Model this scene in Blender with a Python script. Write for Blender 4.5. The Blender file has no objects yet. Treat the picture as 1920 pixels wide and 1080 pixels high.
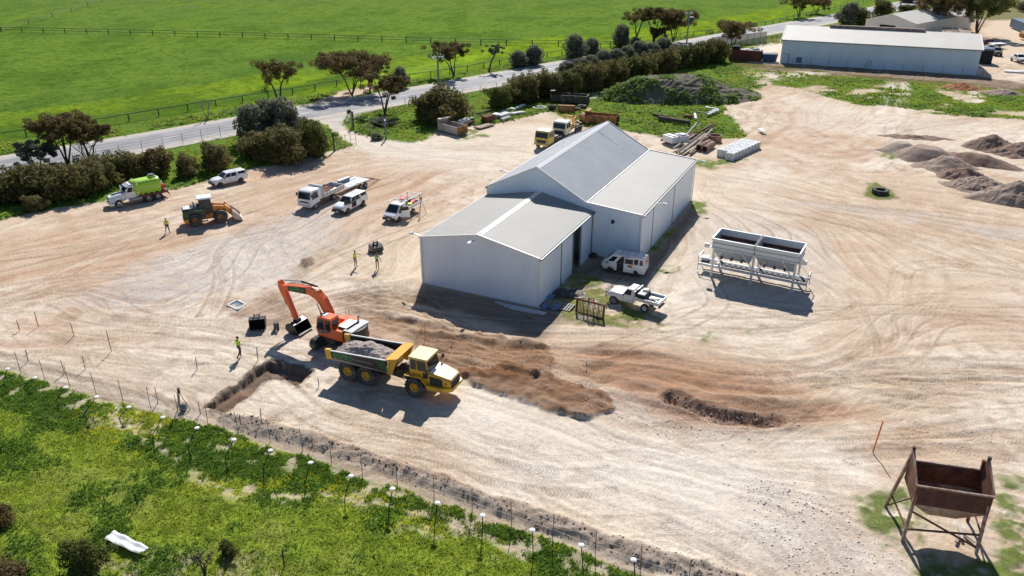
import bpy, bmesh, math, random
import numpy as np
from mathutils import Vector, Matrix
PI = math.pi
R_ = math.radians
S = bpy.context.scene
C = S.collection
random.seed(7)

# ---------------- camera ----------------
HC = 33.0
PITCH = 25.232
FPX = 1493.9
cam = bpy.data.cameras.new('camera')
cam.sensor_width = 36.0
cam.lens = FPX / 1920 * 36
cam.clip_start = 0.5
cam.clip_end = 6000
camo = bpy.data.objects.new('camera', cam)
C.objects.link(camo)
camo.location = (0, 0, HC)
camo.rotation_euler = (R_(90 - PITCH), 0, 0)
S.camera = camo

# ---------------- light ----------------
SUN_EL = 41.3
SUN_AZ = 86.2            # direction towards the sun, degrees from +X towards +Y
W = bpy.data.worlds.new('World')
S.world = W
W.use_nodes = True
wn = W.node_tree
sky = wn.nodes.new('ShaderNodeTexSky')
sky.sky_type = 'NISHITA'
sky.sun_disc = False
sky.sun_elevation = R_(SUN_EL)
sky.sun_rotation = R_(90 - SUN_AZ)
sky.air_density = 1.0
sky.dust_density = 0.4
sky.ozone_density = 5.0
bg = wn.nodes['Background']
bg.inputs['Strength'].default_value = 0.066
wn.links.new(sky.outputs[0], bg.inputs[0])
sl = bpy.data.lights.new('sun', 'SUN')
sl.energy = 4.7
sl.angle = R_(0.5)
sl.color = (1.0, 0.955, 0.89)
so = bpy.data.objects.new('sun', sl)
C.objects.link(so)
_sd = Vector((math.cos(R_(SUN_AZ)) * math.cos(R_(SUN_EL)), math.sin(R_(SUN_AZ)) * math.cos(R_(SUN_EL)), math.sin(R_(SUN_EL))))
so.rotation_euler = _sd.to_track_quat('Z', 'Y').to_euler()
so.location = (0, 100, 80)
S.view_settings.view_transform = 'Standard'
S.view_settings.look = 'None'
S.view_settings.gamma = 1
S.view_settings.use_curve_mapping = False
S.view_settings.exposure = 0.3


def G(px, py, z=0.0):
    """ground (or height z) point seen at a pixel of the 1920x1080 photograph"""
    p = R_(PITCH)
    a = (px - 960) / FPX
    b = (py - 540) / FPX
    dy = math.cos(p) - math.sin(p) * b
    dz = -math.sin(p) - math.cos(p) * b
    t = -(HC - z) / dz
    return (a * t, dy * t)


# ---------------- materials ----------------
MATS = {}


def nodes_of(name):
    m = bpy.data.materials.new(name)
    m.use_nodes = True
    nt = m.node_tree
    return m, nt, nt.nodes['Principled BSDF']


def N(nt, kind, **kw):
    n = nt.nodes.new(kind)
    for k, v in kw.items():
        if hasattr(n, k):
            setattr(n, k, v)
        else:
            n.inputs[k.replace('_', ' ')].default_value = v
    return n


def mat(name, col, rough=0.55, metal=0.0, var=0.12, scale=3.0, dirt=None, dirt_amt=0.4, bump=0.0, coat=0.0, dscale=1.3):
    """painted / metal / rough material with mottled wear from noise"""
    if name in MATS:
        return MATS[name]
    m, nt, b = nodes_of(name)
    b.inputs['Roughness'].default_value = rough
    b.inputs['Metallic'].default_value = metal
    if coat:
        b.inputs['Coat Weight'].default_value = coat
        b.inputs['Coat Roughness'].default_value = 0.08
    tc = N(nt, 'ShaderNodeTexCoord')
    no = N(nt, 'ShaderNodeTexNoise', Scale=scale, Detail=6.0, Roughness=0.65)
    nt.links.new(tc.outputs['Object'], no.inputs['Vector'])
    rp = N(nt, 'ShaderNodeValToRGB')
    rp.color_ramp.elements[0].position = 0.3
    rp.color_ramp.elements[1].position = 0.7
    rp.color_ramp.elements[0].color = (*[max(0, c * (1 - var)) for c in col], 1)
    rp.color_ramp.elements[1].color = (*[min(1, c * (1 + var)) for c in col], 1)
    nt.links.new(no.outputs['Fac'], rp.inputs['Fac'])
    out = rp.outputs['Color']
    if dirt:
        n2 = N(nt, 'ShaderNodeTexNoise', Scale=dscale, Detail=8.0, Roughness=0.7)
        nt.links.new(tc.outputs['Object'], n2.inputs['Vector'])
        r2 = N(nt, 'ShaderNodeValToRGB')
        r2.color_ramp.elements[0].position = 0.62 - dirt_amt * 0.4
        r2.color_ramp.elements[1].position = 0.72 - dirt_amt * 0.25
        nt.links.new(n2.outputs['Fac'], r2.inputs['Fac'])
        mx = N(nt, 'ShaderNodeMixRGB')
        mx.inputs['Color2'].default_value = (*dirt, 1)
        ml = N(nt, 'ShaderNodeMath', operation='MULTIPLY')
        ml.inputs[1].default_value = min(1, dirt_amt * 1.6)
        nt.links.new(r2.outputs['Color'], ml.inputs[0])
        nt.links.new(ml.outputs[0], mx.inputs['Fac'])
        nt.links.new(out, mx.inputs['Color1'])
        out = mx.outputs['Color']
    nt.links.new(out, b.inputs['Base Color'])
    if bump:
        bp = N(nt, 'ShaderNodeBump', Strength=1.0, Distance=bump)
        n3 = N(nt, 'ShaderNodeTexNoise', Scale=scale * 6, Detail=5.0)
        nt.links.new(tc.outputs['Object'], n3.inputs['Vector'])
        nt.links.new(n3.outputs['Fac'], bp.inputs['Height'])
        nt.links.new(bp.outputs['Normal'], b.inputs['Normal'])
    MATS[name] = m
    return m


DUST = (0.42, 0.32, 0.23)
mat('white_paint', (0.86, 0.87, 0.88), 0.35, var=0.04, dirt=(0.66, 0.6, 0.52), dirt_amt=0.12, coat=0.4)
mat('glass_dark', (0.02, 0.026, 0.032), 0.06, var=0.2)
mat('rubber', (0.045, 0.046, 0.05), 0.85, var=0.3, dirt=(0.2, 0.17, 0.14), dirt_amt=0.4, scale=9, bump=0.01)
mat('black_plastic', (0.028, 0.029, 0.03), 0.6, var=0.2)
mat('dark_steel', (0.07, 0.066, 0.062), 0.6, metal=0.3, var=0.3, dirt=DUST, dirt_amt=0.3)
mat('steel', (0.42, 0.44, 0.46), 0.4, metal=0.6, var=0.12)
mat('alloy', (0.55, 0.56, 0.57), 0.35, metal=0.7, var=0.08)
mat('galv', (0.62, 0.66, 0.7), 0.45, metal=0.35, var=0.12, dirt=(0.4, 0.4, 0.4), dirt_amt=0.2, scale=5)
mat('orange_paint', (0.88, 0.135, 0.02), 0.38, var=0.1, dirt=(0.45, 0.18, 0.09), dirt_amt=0.22, coat=0.2)
mat('yellow_paint', (0.78, 0.43, 0.035), 0.42, var=0.1, dirt=(0.42, 0.29, 0.14), dirt_amt=0.35)
mat('yellow_roof', (0.78, 0.6, 0.22), 0.45, var=0.06, dirt=(0.5, 0.4, 0.25), dirt_amt=0.2)
mat('loader_orange', (0.8, 0.33, 0.03), 0.42, var=0.12, dirt=(0.3, 0.2, 0.1), dirt_amt=0.35)
mat('dark_green_paint', (0.02, 0.045, 0.035), 0.4, var=0.2, dirt=(0.2, 0.17, 0.13), dirt_amt=0.25)
mat('black_sign', (0.016, 0.02, 0.02), 0.4, var=0.2, dirt=(0.13, 0.11, 0.09), dirt_amt=0.15)
mat('sign_green', (0.03, 0.42, 0.1), 0.5, var=0.05)
mat('sign_grey', (0.3, 0.3, 0.3), 0.5, var=0.05)
mat('lime', (0.37, 0.66, 0.04), 0.42, var=0.06, dirt=(0.35, 0.45, 0.1), dirt_amt=0.2, scale=2)
mat('maroon', (0.14, 0.03, 0.025), 0.6, var=0.25, dirt=(0.2, 0.13, 0.1), dirt_amt=0.35)
mat('rust', (0.13, 0.055, 0.035), 0.9, var=0.4, dirt=(0.28, 0.12, 0.06), dirt_amt=0.45, scale=2.5, bump=0.01)
mat('rust_deep', (0.075, 0.032, 0.026), 0.85, var=0.35, dirt=(0.15, 0.06, 0.04), dirt_amt=0.4, scale=3)
mat('rust_pale', (0.36, 0.29, 0.25), 0.8, var=0.3, dirt=(0.2, 0.08, 0.05), dirt_amt=0.5, scale=2.2)
mat('old_grey', (0.5, 0.45, 0.39), 0.7, var=0.2, dirt=(0.25, 0.13, 0.08), dirt_amt=0.3, scale=2.2)
mat('rust_orange', (0.5, 0.25, 0.075), 0.8, var=0.35, dirt=(0.13, 0.06, 0.04), dirt_amt=0.5, scale=2.2)
mat('worn_steel', (0.45, 0.42, 0.4), 0.45, metal=0.5, var=0.25)
mat('concrete', (0.5, 0.5, 0.48), 0.85, var=0.12, dirt=(0.36, 0.35, 0.32), dirt_amt=0.35, scale=2)
mat('concrete_pale', (0.66, 0.68, 0.69), 0.85, var=0.1, dirt=(0.48, 0.48, 0.46), dirt_amt=0.35, scale=2)
mat('timber', (0.26, 0.21, 0.17), 0.85, var=0.3, scale=4)
mat('timber_dark', (0.1, 0.07, 0.058), 0.9, var=0.35, scale=4)
mat('timber_grey', (0.42, 0.4, 0.37), 0.85, var=0.25, scale=4)
mat('pipe_rust', (0.24, 0.13, 0.1), 0.8, var=0.25, dirt=(0.33, 0.22, 0.17), dirt_amt=0.45)
mat('white_sheet', (0.82, 0.83, 0.84), 0.6, var=0.04)
mat('white_plastic', (0.75, 0.76, 0.77), 0.4, var=0.05)
mat('red_plastic', (0.6, 0.04, 0.04), 0.5, var=0.15)
mat('blue_paint', (0.05, 0.1, 0.2), 0.5, var=0.2, dirt=(0.15, 0.15, 0.17), dirt_amt=0.3)
mat('blue_strap', (0.12, 0.3, 0.6), 0.5, var=0.2)
mat('red_lamp', (0.45, 0.02, 0.02), 0.3)
mat('amber_lamp', (0.8, 0.3, 0.03), 0.3)
mat('lamp_glass', (0.6, 0.63, 0.66), 0.15)
mat('chrome', (0.7, 0.7, 0.72), 0.18, metal=0.9, var=0.04)
mat('skin', (0.36, 0.2, 0.14), 0.6, var=0.05)
mat('hivis', (0.6, 0.95, 0.04), 0.7, var=0.08, scale=12)
mat('hivis_yellow', (0.9, 0.88, 0.1), 0.7, var=0.08, scale=12)
mat('hivis_pale', (0.45, 0.62, 0.3), 0.7, var=0.08, scale=12)
mat('navy', (0.015, 0.018, 0.035), 0.8, var=0.2)
mat('khaki', (0.3, 0.22, 0.15), 0.85, var=0.15)
mat('hair', (0.02, 0.014, 0.012), 0.7)
mat('reflective', (0.6, 0.62, 0.62), 0.4)
mat('pole_wood', (0.3, 0.31, 0.3), 0.8, var=0.15)
mat('post_steel', (0.2, 0.185, 0.17), 0.7, var=0.2)
mat('rail_black', (0.02, 0.028, 0.025), 0.7, var=0.2)
mat('mesh_wire', (0.3, 0.28, 0.26), 0.6, metal=0.3)
mat('pink_tape', (0.75, 0.25, 0.3), 0.6)
mat('interior', (0.03, 0.03, 0.032), 0.8)
mat('bark', (0.1, 0.075, 0.06), 0.9, var=0.35, scale=5)
mat('bark_grey', (0.28, 0.25, 0.22), 0.9, var=0.3, scale=5)
mat('rod_orange', (0.75, 0.17, 0.03), 0.5)
mat('cream_paint', (0.72, 0.68, 0.5), 0.5, var=0.07, dirt=(0.4, 0.3, 0.2), dirt_amt=0.25)
mat('old_yellow', (0.6, 0.46, 0.1), 0.55, var=0.12, dirt=(0.3, 0.2, 0.1), dirt_amt=0.35)
mat('slate', (0.14, 0.18, 0.24), 0.4, var=0.1)


def leaf_mat(name, c1, c2, trans=0.35):
    m, nt, b = nodes_of(name)
    b.inputs['Roughness'].default_value = 0.7
    b.inputs['Specular IOR Level'].default_value = 0.12
    g = N(nt, 'ShaderNodeNewGeometry')
    tc = N(nt, 'ShaderNodeTexCoord')
    no = N(nt, 'ShaderNodeTexNoise', Scale=0.9, Detail=3.0)
    nt.links.new(tc.outputs['Object'], no.inputs['Vector'])
    ad = N(nt, 'ShaderNodeMath', operation='ADD')
    sc = N(nt, 'ShaderNodeMath', operation='MULTIPLY')
    sc.inputs[1].default_value = 0.6
    nt.links.new(g.outputs['Random Per Island'], sc.inputs[0])
    nt.links.new(sc.outputs[0], ad.inputs[0])
    s2 = N(nt, 'ShaderNodeMapRange')
    s2.inputs['From Min'].default_value = 0.3
    s2.inputs['From Max'].default_value = 0.7
    s2.inputs['To Min'].default_value = -0.15
    s2.inputs['To Max'].default_value = 0.5
    nt.links.new(no.outputs['Fac'], s2.inputs['Value'])
    nt.links.new(s2.outputs[0], ad.inputs[1])
    mx = N(nt, 'ShaderNodeMixRGB')
    mx.inputs['Color1'].default_value = (*c1, 1)
    mx.inputs['Color2'].default_value = (*c2, 1)
    mx.use_clamp = True
    nt.links.new(ad.outputs[0], mx.inputs['Fac'])
    nt.links.new(mx.outputs[0], b.inputs['Base Color'])
    tr = N(nt, 'ShaderNodeBsdfTranslucent')
    nt.links.new(mx.outputs[0], tr.inputs['Color'])
    ms = N(nt, 'ShaderNodeMixShader')
    ms.inputs[0].default_value = trans
    nt.links.new(b.outputs[0], ms.inputs[1])
    nt.links.new(tr.outputs[0], ms.inputs[2])
    nt.links.new(ms.outputs[0], nt.nodes['Material Output'].inputs['Surface'])
    MATS[name] = m


leaf_mat('leaf_olive', (0.09, 0.09, 0.037), (0.29, 0.25, 0.095), .48)
leaf_mat('leaf_red', (0.085, 0.07, 0.032), (0.27, 0.195, 0.085), .48)
leaf_mat('leaf_grey', (0.11, 0.12, 0.08), (0.3, 0.3, 0.22), 0.45)
leaf_mat('leaf_green', (0.06, 0.08, 0.02), (0.22, 0.23, 0.07), .4)
leaf_mat('weed', (0.26, 0.34, 0.03), (0.5, 0.56, 0.07), 0.5)
leaf_mat('weed_dark', (0.1, 0.2, 0.03), (0.28, 0.42, 0.06), 0.5)
leaf_mat('weed_yellow', (0.75, 0.7, 0.02), (0.9, 0.8, 0.03), 0.4)
leaf_mat('twig', (0.09, 0.07, 0.06), (0.25, 0.21, 0.18), 0.0)


# ---------------- naming helpers ----------------
def tag(o, label=None, cat=None, group=None, kind=None):
    if label:
        o['label'] = label
    if cat:
        o['category'] = cat
    if group:
        o['group'] = group
    if kind:
        o['kind'] = kind
    return o


def thing(name, label, cat, loc=(0, 0, 0), rz=0.0, group=None, scale=1.0):
    o = bpy.data.objects.new(name, None)
    C.objects.link(o)
    o.empty_display_size = 0.3
    o.location = loc
    o.rotation_euler = (0, 0, rz)
    o.scale = (scale,) * 3
    return tag(o, label, cat, group)


def copy_tree(o, parent=None):
    c = o.copy()
    C.objects.link(c)
    if parent is not None:
        c.parent = parent
    for ch in list(o.children):
        copy_tree(ch, c)
    return c


class MB:
    """collects shapes and links them as ONE mesh object"""

    def __init__(s):
        s.bm = bmesh.new()
        s.mats = []
        s.mi = 0

    def m(s, name):
        if name not in s.mats:
            s.mats.append(name)
        s.mi = s.mats.index(name)
        return s

    def poly(s, pts):
        vs = [s.bm.verts.new(p) for p in pts]
        try:
            f = s.bm.faces.new(vs)
            f.material_index = s.mi
            return f
        except ValueError:
            return None

    def hexa(s, b, t):
        """solid from a bottom ring and a top ring (same count)"""
        n = len(b)
        vb = [s.bm.verts.new(p) for p in b]
        vt = [s.bm.verts.new(p) for p in t]
        fs = [s.bm.faces.new(vb[::-1]), s.bm.faces.new(vt)]
        for i in range(n):
            j = (i + 1) % n
            fs.append(s.bm.faces.new((vb[i], vb[j], vt[j], vt[i])))
        for f in fs:
            f.material_index = s.mi
        return s

    def box(s, c, d, rz=0.0, ry=0.0, rx=0.0, taper=0.0, bev=0.0):
        hx, hy, hz = d[0] / 2, d[1] / 2, d[2] / 2
        M = Matrix.Translation(c) @ Matrix.Rotation(rz, 4, 'Z') @ Matrix.Rotation(ry, 4, 'Y') @ Matrix.Rotation(rx, 4, 'X')
        q = 1 - taper
        if bev > 0:
            r = bev
            def ring(z, k):
                o = []
                for sx, sy in ((-1, -1), (1, -1), (1, 1), (-1, 1)):
                    a, b_ = (hx * k - r) * sx, (hy * k - r) * sy
                    p1, p2 = (a + r * sx, b_), (a, b_ + r * sy)
                    o += [p2, p1] if sx * sy > 0 and False else ([p1, p2] if sx * sy > 0 else [p2, p1])
                return [M @ Vector((x, y, z)) for x, y in o]
            r0 = [M @ ((M.inverted() @ v) * 1.0) for v in ring(-hz, 1)]
            s.hexa(r0, ring(hz - r, q))
            top = []
            for v in ring(hz - r, q):
                w = M.inverted() @ v
                w = Vector((w.x * (1 - r / max(hx, .01) * .7), w.y * (1 - r / max(hy, .01) * .7), hz))
                top.append(M @ w)
            s.hexa([v for v in ring(hz - r - 0.0005, q)], top)
            return s
        bt = [M @ Vector((x, y, -hz)) for x, y in ((-hx, -hy), (hx, -hy), (hx, hy), (-hx, hy))]
        tp = [M @ Vector((x * q, y * q, hz)) for x, y in ((-hx, -hy), (hx, -hy), (hx, hy), (-hx, hy))]
        return s.hexa(bt, tp)

    def prism(s, prof, y0, y1, axis='y'):
        """profile (x,z) extruded along y (or (y,z) along x, (x,y) along z)"""
        if axis == 'y':
            a = [(x, y0, z) for x, z in prof]
            b = [(x, y1, z) for x, z in prof]
        elif axis == 'x':
            a = [(y0, x, z) for x, z in prof]
            b = [(y1, x, z) for x, z in prof]
        else:
            a = [(x, z, y0) for x, z in prof]
            b = [(x, z, y1) for x, z in prof]
        return s.hexa(a, b)

    def loft(s, rings, cap=True):
        vr = [[s.bm.verts.new(p) for p in r] for r in rings]
        n = len(rings[0])
        fs = []
        for a, b in zip(vr[:-1], vr[1:]):
            for i in range(n):
                j = (i + 1) % n
                fs.append(s.bm.faces.new((a[i], a[j], b[j], b[i])))
        if cap:
            fs.append(s.bm.faces.new(vr[0][::-1]))
            fs.append(s.bm.faces.new(vr[-1]))
        for f in fs:
            f.material_index = s.mi
        return s

    def cyl(s, a, b, r, r2=None, n=10):
        a, b = Vector(a), Vector(b)
        r2 = r if r2 is None else r2
        d = b - a
        q = d.to_track_quat('Z', 'Y')
        R0, R1 = [], []
        for i in range(n):
            t = 2 * PI * i / n
            v = q @ Vector((math.cos(t), math.sin(t), 0))
            R0.append(a + v * r)
            R1.append(b + v * r2)
        return s.hexa(R0, R1)

    def bar(s, a, b, w, h=None):
        """square bar from a to b"""
        a, b = Vector(a), Vector(b)
        h = w if h is None else h
        d = (b - a).normalized()
        up = Vector((0, 0, 1))
        if abs(d.z) > 0.95:
            up = Vector((1, 0, 0))
        x = d.cross(up).normalized()
        y = x.cross(d).normalized()
        ring = [x * w / 2 * i + y * h / 2 * j for i, j in ((-1, -1), (1, -1), (1, 1), (-1, 1))]
        return s.hexa([a + r for r in ring], [b + r for r in ring])

    def tube(s, pts, r, n=8):
        pts = [Vector(p) for p in pts]
        rr = r if isinstance(r, (list, tuple)) else [r] * len(pts)
        rings = []
        for i, p in enumerate(pts):
            d = (pts[min(i + 1, len(pts) - 1)] - pts[max(i - 1, 0)]).normalized()
            q = d.to_track_quat('Z', 'Y')
            rings.append([p + q @ Vector((math.cos(2 * PI * k / n), math.sin(2 * PI * k / n), 0)) * rr[i] for k in range(n)])
        return s.loft(rings)

    def lathe(s, prof, c=(0, 0, 0), axis='y', n=24, closed=True):
        """profile (radius, offset along axis); closed ring profile"""
        rings = []
        for k in range(n):
            t = 2 * PI * k / n
            r = []
            for rad, off in prof:
                a, b = rad * math.cos(t), rad * math.sin(t)
                p = (a, off, b) if axis == 'y' else ((off, a, b) if axis == 'x' else (a, b, off))
                r.append((p[0] + c[0], p[1] + c[1], p[2] + c[2]))
            rings.append(r)
        vr = [[s.bm.verts.new(p) for p in r] for r in rings]
        m = len(prof)
        for k in range(n):
            a, b = vr[k], vr[(k + 1) % n]
            for i in range(m if closed else m - 1):
                j = (i + 1) % m
                try:
                    f = s.bm.faces.new((a[i], a[j], b[j], b[i]))
                    f.material_index = s.mi
                except ValueError:
                    pass
        return s

    def build(s, name, parent=None, smooth=False, mat_=None):
        if mat_:
            s.m(mat_)
        bmesh.ops.recalc_face_normals(s.bm, faces=s.bm.faces)
        me = bpy.data.meshes.new(name)
        s.bm.to_mesh(me)
        s.bm.free()
        for k in s.mats:
            me.materials.append(MATS[k])
        if smooth:
            me.shade_smooth()
            me.set_sharp_from_angle(angle=R_(38))
        o = bpy.data.objects.new(name, me)
        C.objects.link(o)
        if parent is not None:
            o.parent = parent
        return o


def new_mb(mname):
    b = MB()
    b.m(mname)
    return b


def text_mesh(name, s, size, mname, parent, loc, rot, depth=0.006):
    cu = bpy.data.curves.new(name, 'FONT')
    cu.body = s
    cu.size = size
    cu.extrude = depth
    cu.align_x = 'CENTER'
    cu.align_y = 'CENTER'
    tmp = bpy.data.objects.new('t', cu)
    me = bpy.data.meshes.new_from_object(tmp)
    bpy.data.objects.remove(tmp)
    bpy.data.curves.remove(cu)
    me.materials.clear()
    me.materials.append(MATS[mname])
    o = bpy.data.objects.new(name, me)
    C.objects.link(o)
    o.parent = parent
    o.location = loc
    o.rotation_euler = rot
    return o

# ================= GROUND =================
rng = np.random.default_rng(11)
_lat = rng.random((512, 512)).astype(np.float32)


def vn(x, y, scale, seed=0, octv=1):
    """smooth lattice noise 0..1"""
    tot = 0
    amp = 1
    w = 0
    for o in range(octv):
        u = x / scale + seed * 17.3 + o * 31.7
        v = y / scale + seed * 9.1 + o * 13.1
        iu = np.floor(u).astype(np.int64)
        iv = np.floor(v).astype(np.int64)
        fu = (u - iu)
        fv = (v - iv)
        fu = fu * fu * (3 - 2 * fu)
        fv = fv * fv * (3 - 2 * fv)
        a = _lat[iu & 511, iv & 511]
        b = _lat[(iu + 1) & 511, iv & 511]
        c = _lat[iu & 511, (iv + 1) & 511]
        d = _lat[(iu + 1) & 511, (iv + 1) & 511]
        tot = tot + amp * ((a * (1 - fu) + b * fu) * (1 - fv) + (c * (1 - fu) + d * fu) * fv)
        w += amp
        amp *= 0.5
        scale = scale * 0.5
    return tot / w


def wp(pts):
    return [G(*p) for p in pts]


def seg_dist(X, Y, pts, closed):
    best = np.full(X.shape, 1e9)
    n = len(pts)
    for i in range(n if closed else n - 1):
        x0, y0 = pts[i]
        x1, y1 = pts[(i + 1) % n]
        dx, dy = x1 - x0, y1 - y0
        L = dx * dx + dy * dy + 1e-9
        t = np.clip(((X - x0) * dx + (Y - y0) * dy) / L, 0, 1)
        d = (X - x0 - t * dx) ** 2 + (Y - y0 - t * dy) ** 2
        best = np.minimum(best, d)
    return np.sqrt(best)


def inside(X, Y, pts):
    r = np.zeros(X.shape, bool)
    n = len(pts)
    for i in range(n):
        x0, y0 = pts[i]
        x1, y1 = pts[(i + 1) % n]
        if y0 == y1:
            continue
        c = ((y0 > Y) != (y1 > Y)) & (X < (x1 - x0) * (Y - y0) / (y1 - y0) + x0)
        r ^= c
    return r


class Field:
    def __init__(s, X, Y):
        s.X, s.Y = X, Y

    def area(s, pix, soft=1.0, rough=0.0, rs=3.0, seed=1, world=False, grow=0.0):
        """0..1 mask of a polygon given by photo pixels on the ground, edge softened and roughened"""
        P = pix if world else wp(pix)
        xs = [p[0] for p in P]
        ys = [p[1] for p in P]
        m = 2 * soft + 2 * rough + 1
        sel = (s.X > min(xs) - m) & (s.X < max(xs) + m) & (s.Y > min(ys) - m) & (s.Y < max(ys) + m)
        out = np.zeros(s.X.shape, np.float32)
        x, y = s.X[sel], s.Y[sel]
        if x.size == 0:
            return out
        d = seg_dist(x, y, P, True)
        d = np.where(inside(x, y, P), d, -d) + grow
        if rough:
            d = d + (vn(x, y, rs, seed, 3) - 0.5) * 2 * rough
        out[sel] = np.clip(d / soft + 0.5, 0, 1)
        return out

    def line(s, pix, w, soft=0.5, rough=0.0, rs=2.0, seed=1):
        P = wp(pix)
        xs = [p[0] for p in P]
        ys = [p[1] for p in P]
        m = w + soft + rough + 1
        sel = (s.X > min(xs) - m) & (s.X < max(xs) + m) & (s.Y > min(ys) - m) & (s.Y < max(ys) + m)
        out = np.zeros(s.X.shape, np.float32)
        x, y = s.X[sel], s.Y[sel]
        if x.size == 0:
            return out
        d = seg_dist(x, y, P, False)
        if rough:
            d = d + (vn(x, y, rs, seed, 3) - 0.5) * 2 * rough
        out[sel] = np.clip((w - d) / soft + 0.5, 0, 1)
        return out


# grid: a fan that widens with distance, plus far skirts to the horizon
NR, NCc = 880, 860
ys = 25.0 * (1.0032 ** np.arange(NR))
ys = np.concatenate([[-400, -60, 10], ys, [ys[-1] * 1.05, 620, 900, 1500, 4000]])
us = np.linspace(-1, 1, NCc)
ext = np.array([1.15, 1.6, 3.0, 8.0])
us = np.concatenate([-ext[::-1], us, ext])
hw = np.where(ys > 25, 0.63 * ys + 11, 27)
GX = (us[None, :] * hw[:, None]).astype(np.float64)
GY = np.repeat(ys[:, None], len(us), 1)
F = Field(GX, GY)

# ---- flow streaks of graded and driven soil (line integral convolution in the ground plane)
guides = [
    [(-60, 480), (250, 405), (450, 348), (640, 300), (900, 285)], [(0, 560), (250, 480), (450, 430), (600, 385), (780, 320)],
    [(0, 600), (150, 610), (330, 590), (520, 470), (640, 400), (790, 350)], [(0, 640), (200, 690), (400, 745), (600, 815), (900, 900), (1300, 1040)],
    [(60, 560), (300, 640), (480, 700), (620, 770)], [(600, 540), (690, 505), (790, 440)], [(560, 600), (700, 560), (800, 560)],
    [(640, 570), (800, 625), (1000, 690), (1250, 740), (1500, 790), (1800, 830)],
    [(700, 330), (620, 420), (560, 470), (430, 560)], [(860, 600), (1050, 640), (1300, 660), (1560, 690), (1920, 745)],
    [(1240, 600), (1400, 600), (1600, 590), (1920, 560)], [(1310, 380), (1480, 440), (1600, 540), (1640, 620), (1500, 700)],
    [(1300, 320), (1480, 355), (1700, 400), (1960, 445)], [(1330, 300), (1400, 270), (1450, 190), (1520, 150)],
    [(1450, 280), (1600, 300), (1700, 260), (1920, 230)], [(1600, 380), (1760, 430), (1940, 500)],
    [(900, 760), (1150, 840), (1400, 900), (1700, 940)], [(1000, 860), (1200, 940), (1400, 1040)], [(1400, 850), (1560, 830), (1920, 780)],
    [(680, 272), (800, 290), (950, 300)], [(780, 262), (880, 240), (1000, 230), (1100, 250)], [(1520, 960), (1600, 1060), (1700, 1100)],
    [(1120, 480), (1240, 420), (1320, 330)], [(1240, 590), (1330, 470), (1320, 400)],
]
dx_, x0_, x1_, y0_, y1_ = 0.2, -112.0, 128.0, 26.0, 190.0
lx = np.arange(x0_, x1_, dx_)
ly = np.arange(y0_, y1_, dx_)
cx_ = np.arange(x0_, x1_ + 3, 3.0)
cy_ = np.arange(y0_, y1_ + 3, 3.0)
CX, CY = np.meshgrid(cx_, cy_)
A2 = np.zeros_like(CX)
B2 = np.zeros_like(CX)
for gl in guides:
    P = wp(gl)
    for (ax, ay), (bx, by) in zip(P[:-1], P[1:]):
        L = math.hypot(bx - ax, by - ay)
        n = max(2, int(L / 3))
        th = math.atan2(by - ay, bx - ax)
        for k in range(n):
            px, py = ax + (bx - ax) * (k + .5) / n, ay + (by - ay) * (k + .5) / n
            w_ = 1 / (4 + (CX - px) ** 2 + (CY - py) ** 2) ** 1.6 * (L / n)
            A2 += w_ * math.cos(2 * th)
            B2 += w_ * math.sin(2 * th)


def bil(img, fx, fy):
    H_, W_ = img.shape
    fx = np.clip(fx, 0, W_ - 1.001)
    fy = np.clip(fy, 0, H_ - 1.001)
    ix = fx.astype(np.int32)
    iy = fy.astype(np.int32)
    tx = fx - ix
    ty = fy - iy
    return (img[iy, ix] * (1 - tx) + img[iy, ix + 1] * tx) * (1 - ty) + (img[iy + 1, ix] * (1 - tx) + img[iy + 1, ix + 1] * tx) * ty


LXg, LYg = np.meshgrid(lx, ly)
jit = (vn(LXg, LYg, 9.0, 4, 2) - 0.5) * 1.0
ang = 0.5 * np.arctan2(bil(B2, (LXg - x0_) / 3, (LYg - y0_) / 3), bil(A2, (LXg - x0_) / 3, (LYg - y0_) / 3)) + jit
VX, VY = np.cos(ang).astype(np.float32), np.sin(ang).astype(np.float32)


def blur(a, k):
    for _ in range(2):
        c = np.cumsum(np.pad(a, ((k + 1, k), (0, 0)), 'edge'), 0)
        a = (c[2 * k + 1:] - c[:-2 * k - 1]) / (2 * k + 1)
        c = np.cumsum(np.pad(a, ((0, 0), (k + 1, k)), 'edge'), 1)
        a = (c[:, 2 * k + 1:] - c[:, :-2 * k - 1]) / (2 * k + 1)
    return a


def lic(noise, steps, h):
    acc = noise.copy()
    n = 1
    for sg in (-1, 1):
        fx = np.repeat(np.arange(len(lx))[None, :], len(ly), 0).astype(np.float32)
        fy = np.repeat(np.arange(len(ly))[:, None], len(lx), 1).astype(np.float32)
        pvx, pvy = VX * sg, VY * sg
        for k in range(steps):
            fx = fx + pvx * h
            fy = fy + pvy * h
            ii = np.clip(fx, 0, len(lx) - 1).astype(np.int32)
            jj = np.clip(fy, 0, len(ly) - 1).astype(np.int32)
            nvx, nvy = VX[jj, ii], VY[jj, ii]
            dt = np.sign(nvx * pvx + nvy * pvy)
            dt[dt == 0] = 1
            pvx, pvy = nvx * dt, nvy * dt
            acc = acc + bil(noise, fx, fy)
            n += 1
    a = acc / n
    return (a - a.mean()) / a.std()


white = rng.standard_normal(LXg.shape).astype(np.float32)
ST1 = lic(white, 16, 1.5)
ST2 = lic(blur(rng.standard_normal(LXg.shape).astype(np.float32), 2), 26, 2.5)


def lg(img):
    return bil(img, (GX - x0_) / dx_, (GY - y0_) / dx_)


s1 = lg(ST1)
s2 = lg(ST2)

# ---- colour of the land cover
col = np.zeros(GX.shape + (3,), np.float32)
H = np.zeros(GX.shape, np.float32)


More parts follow.
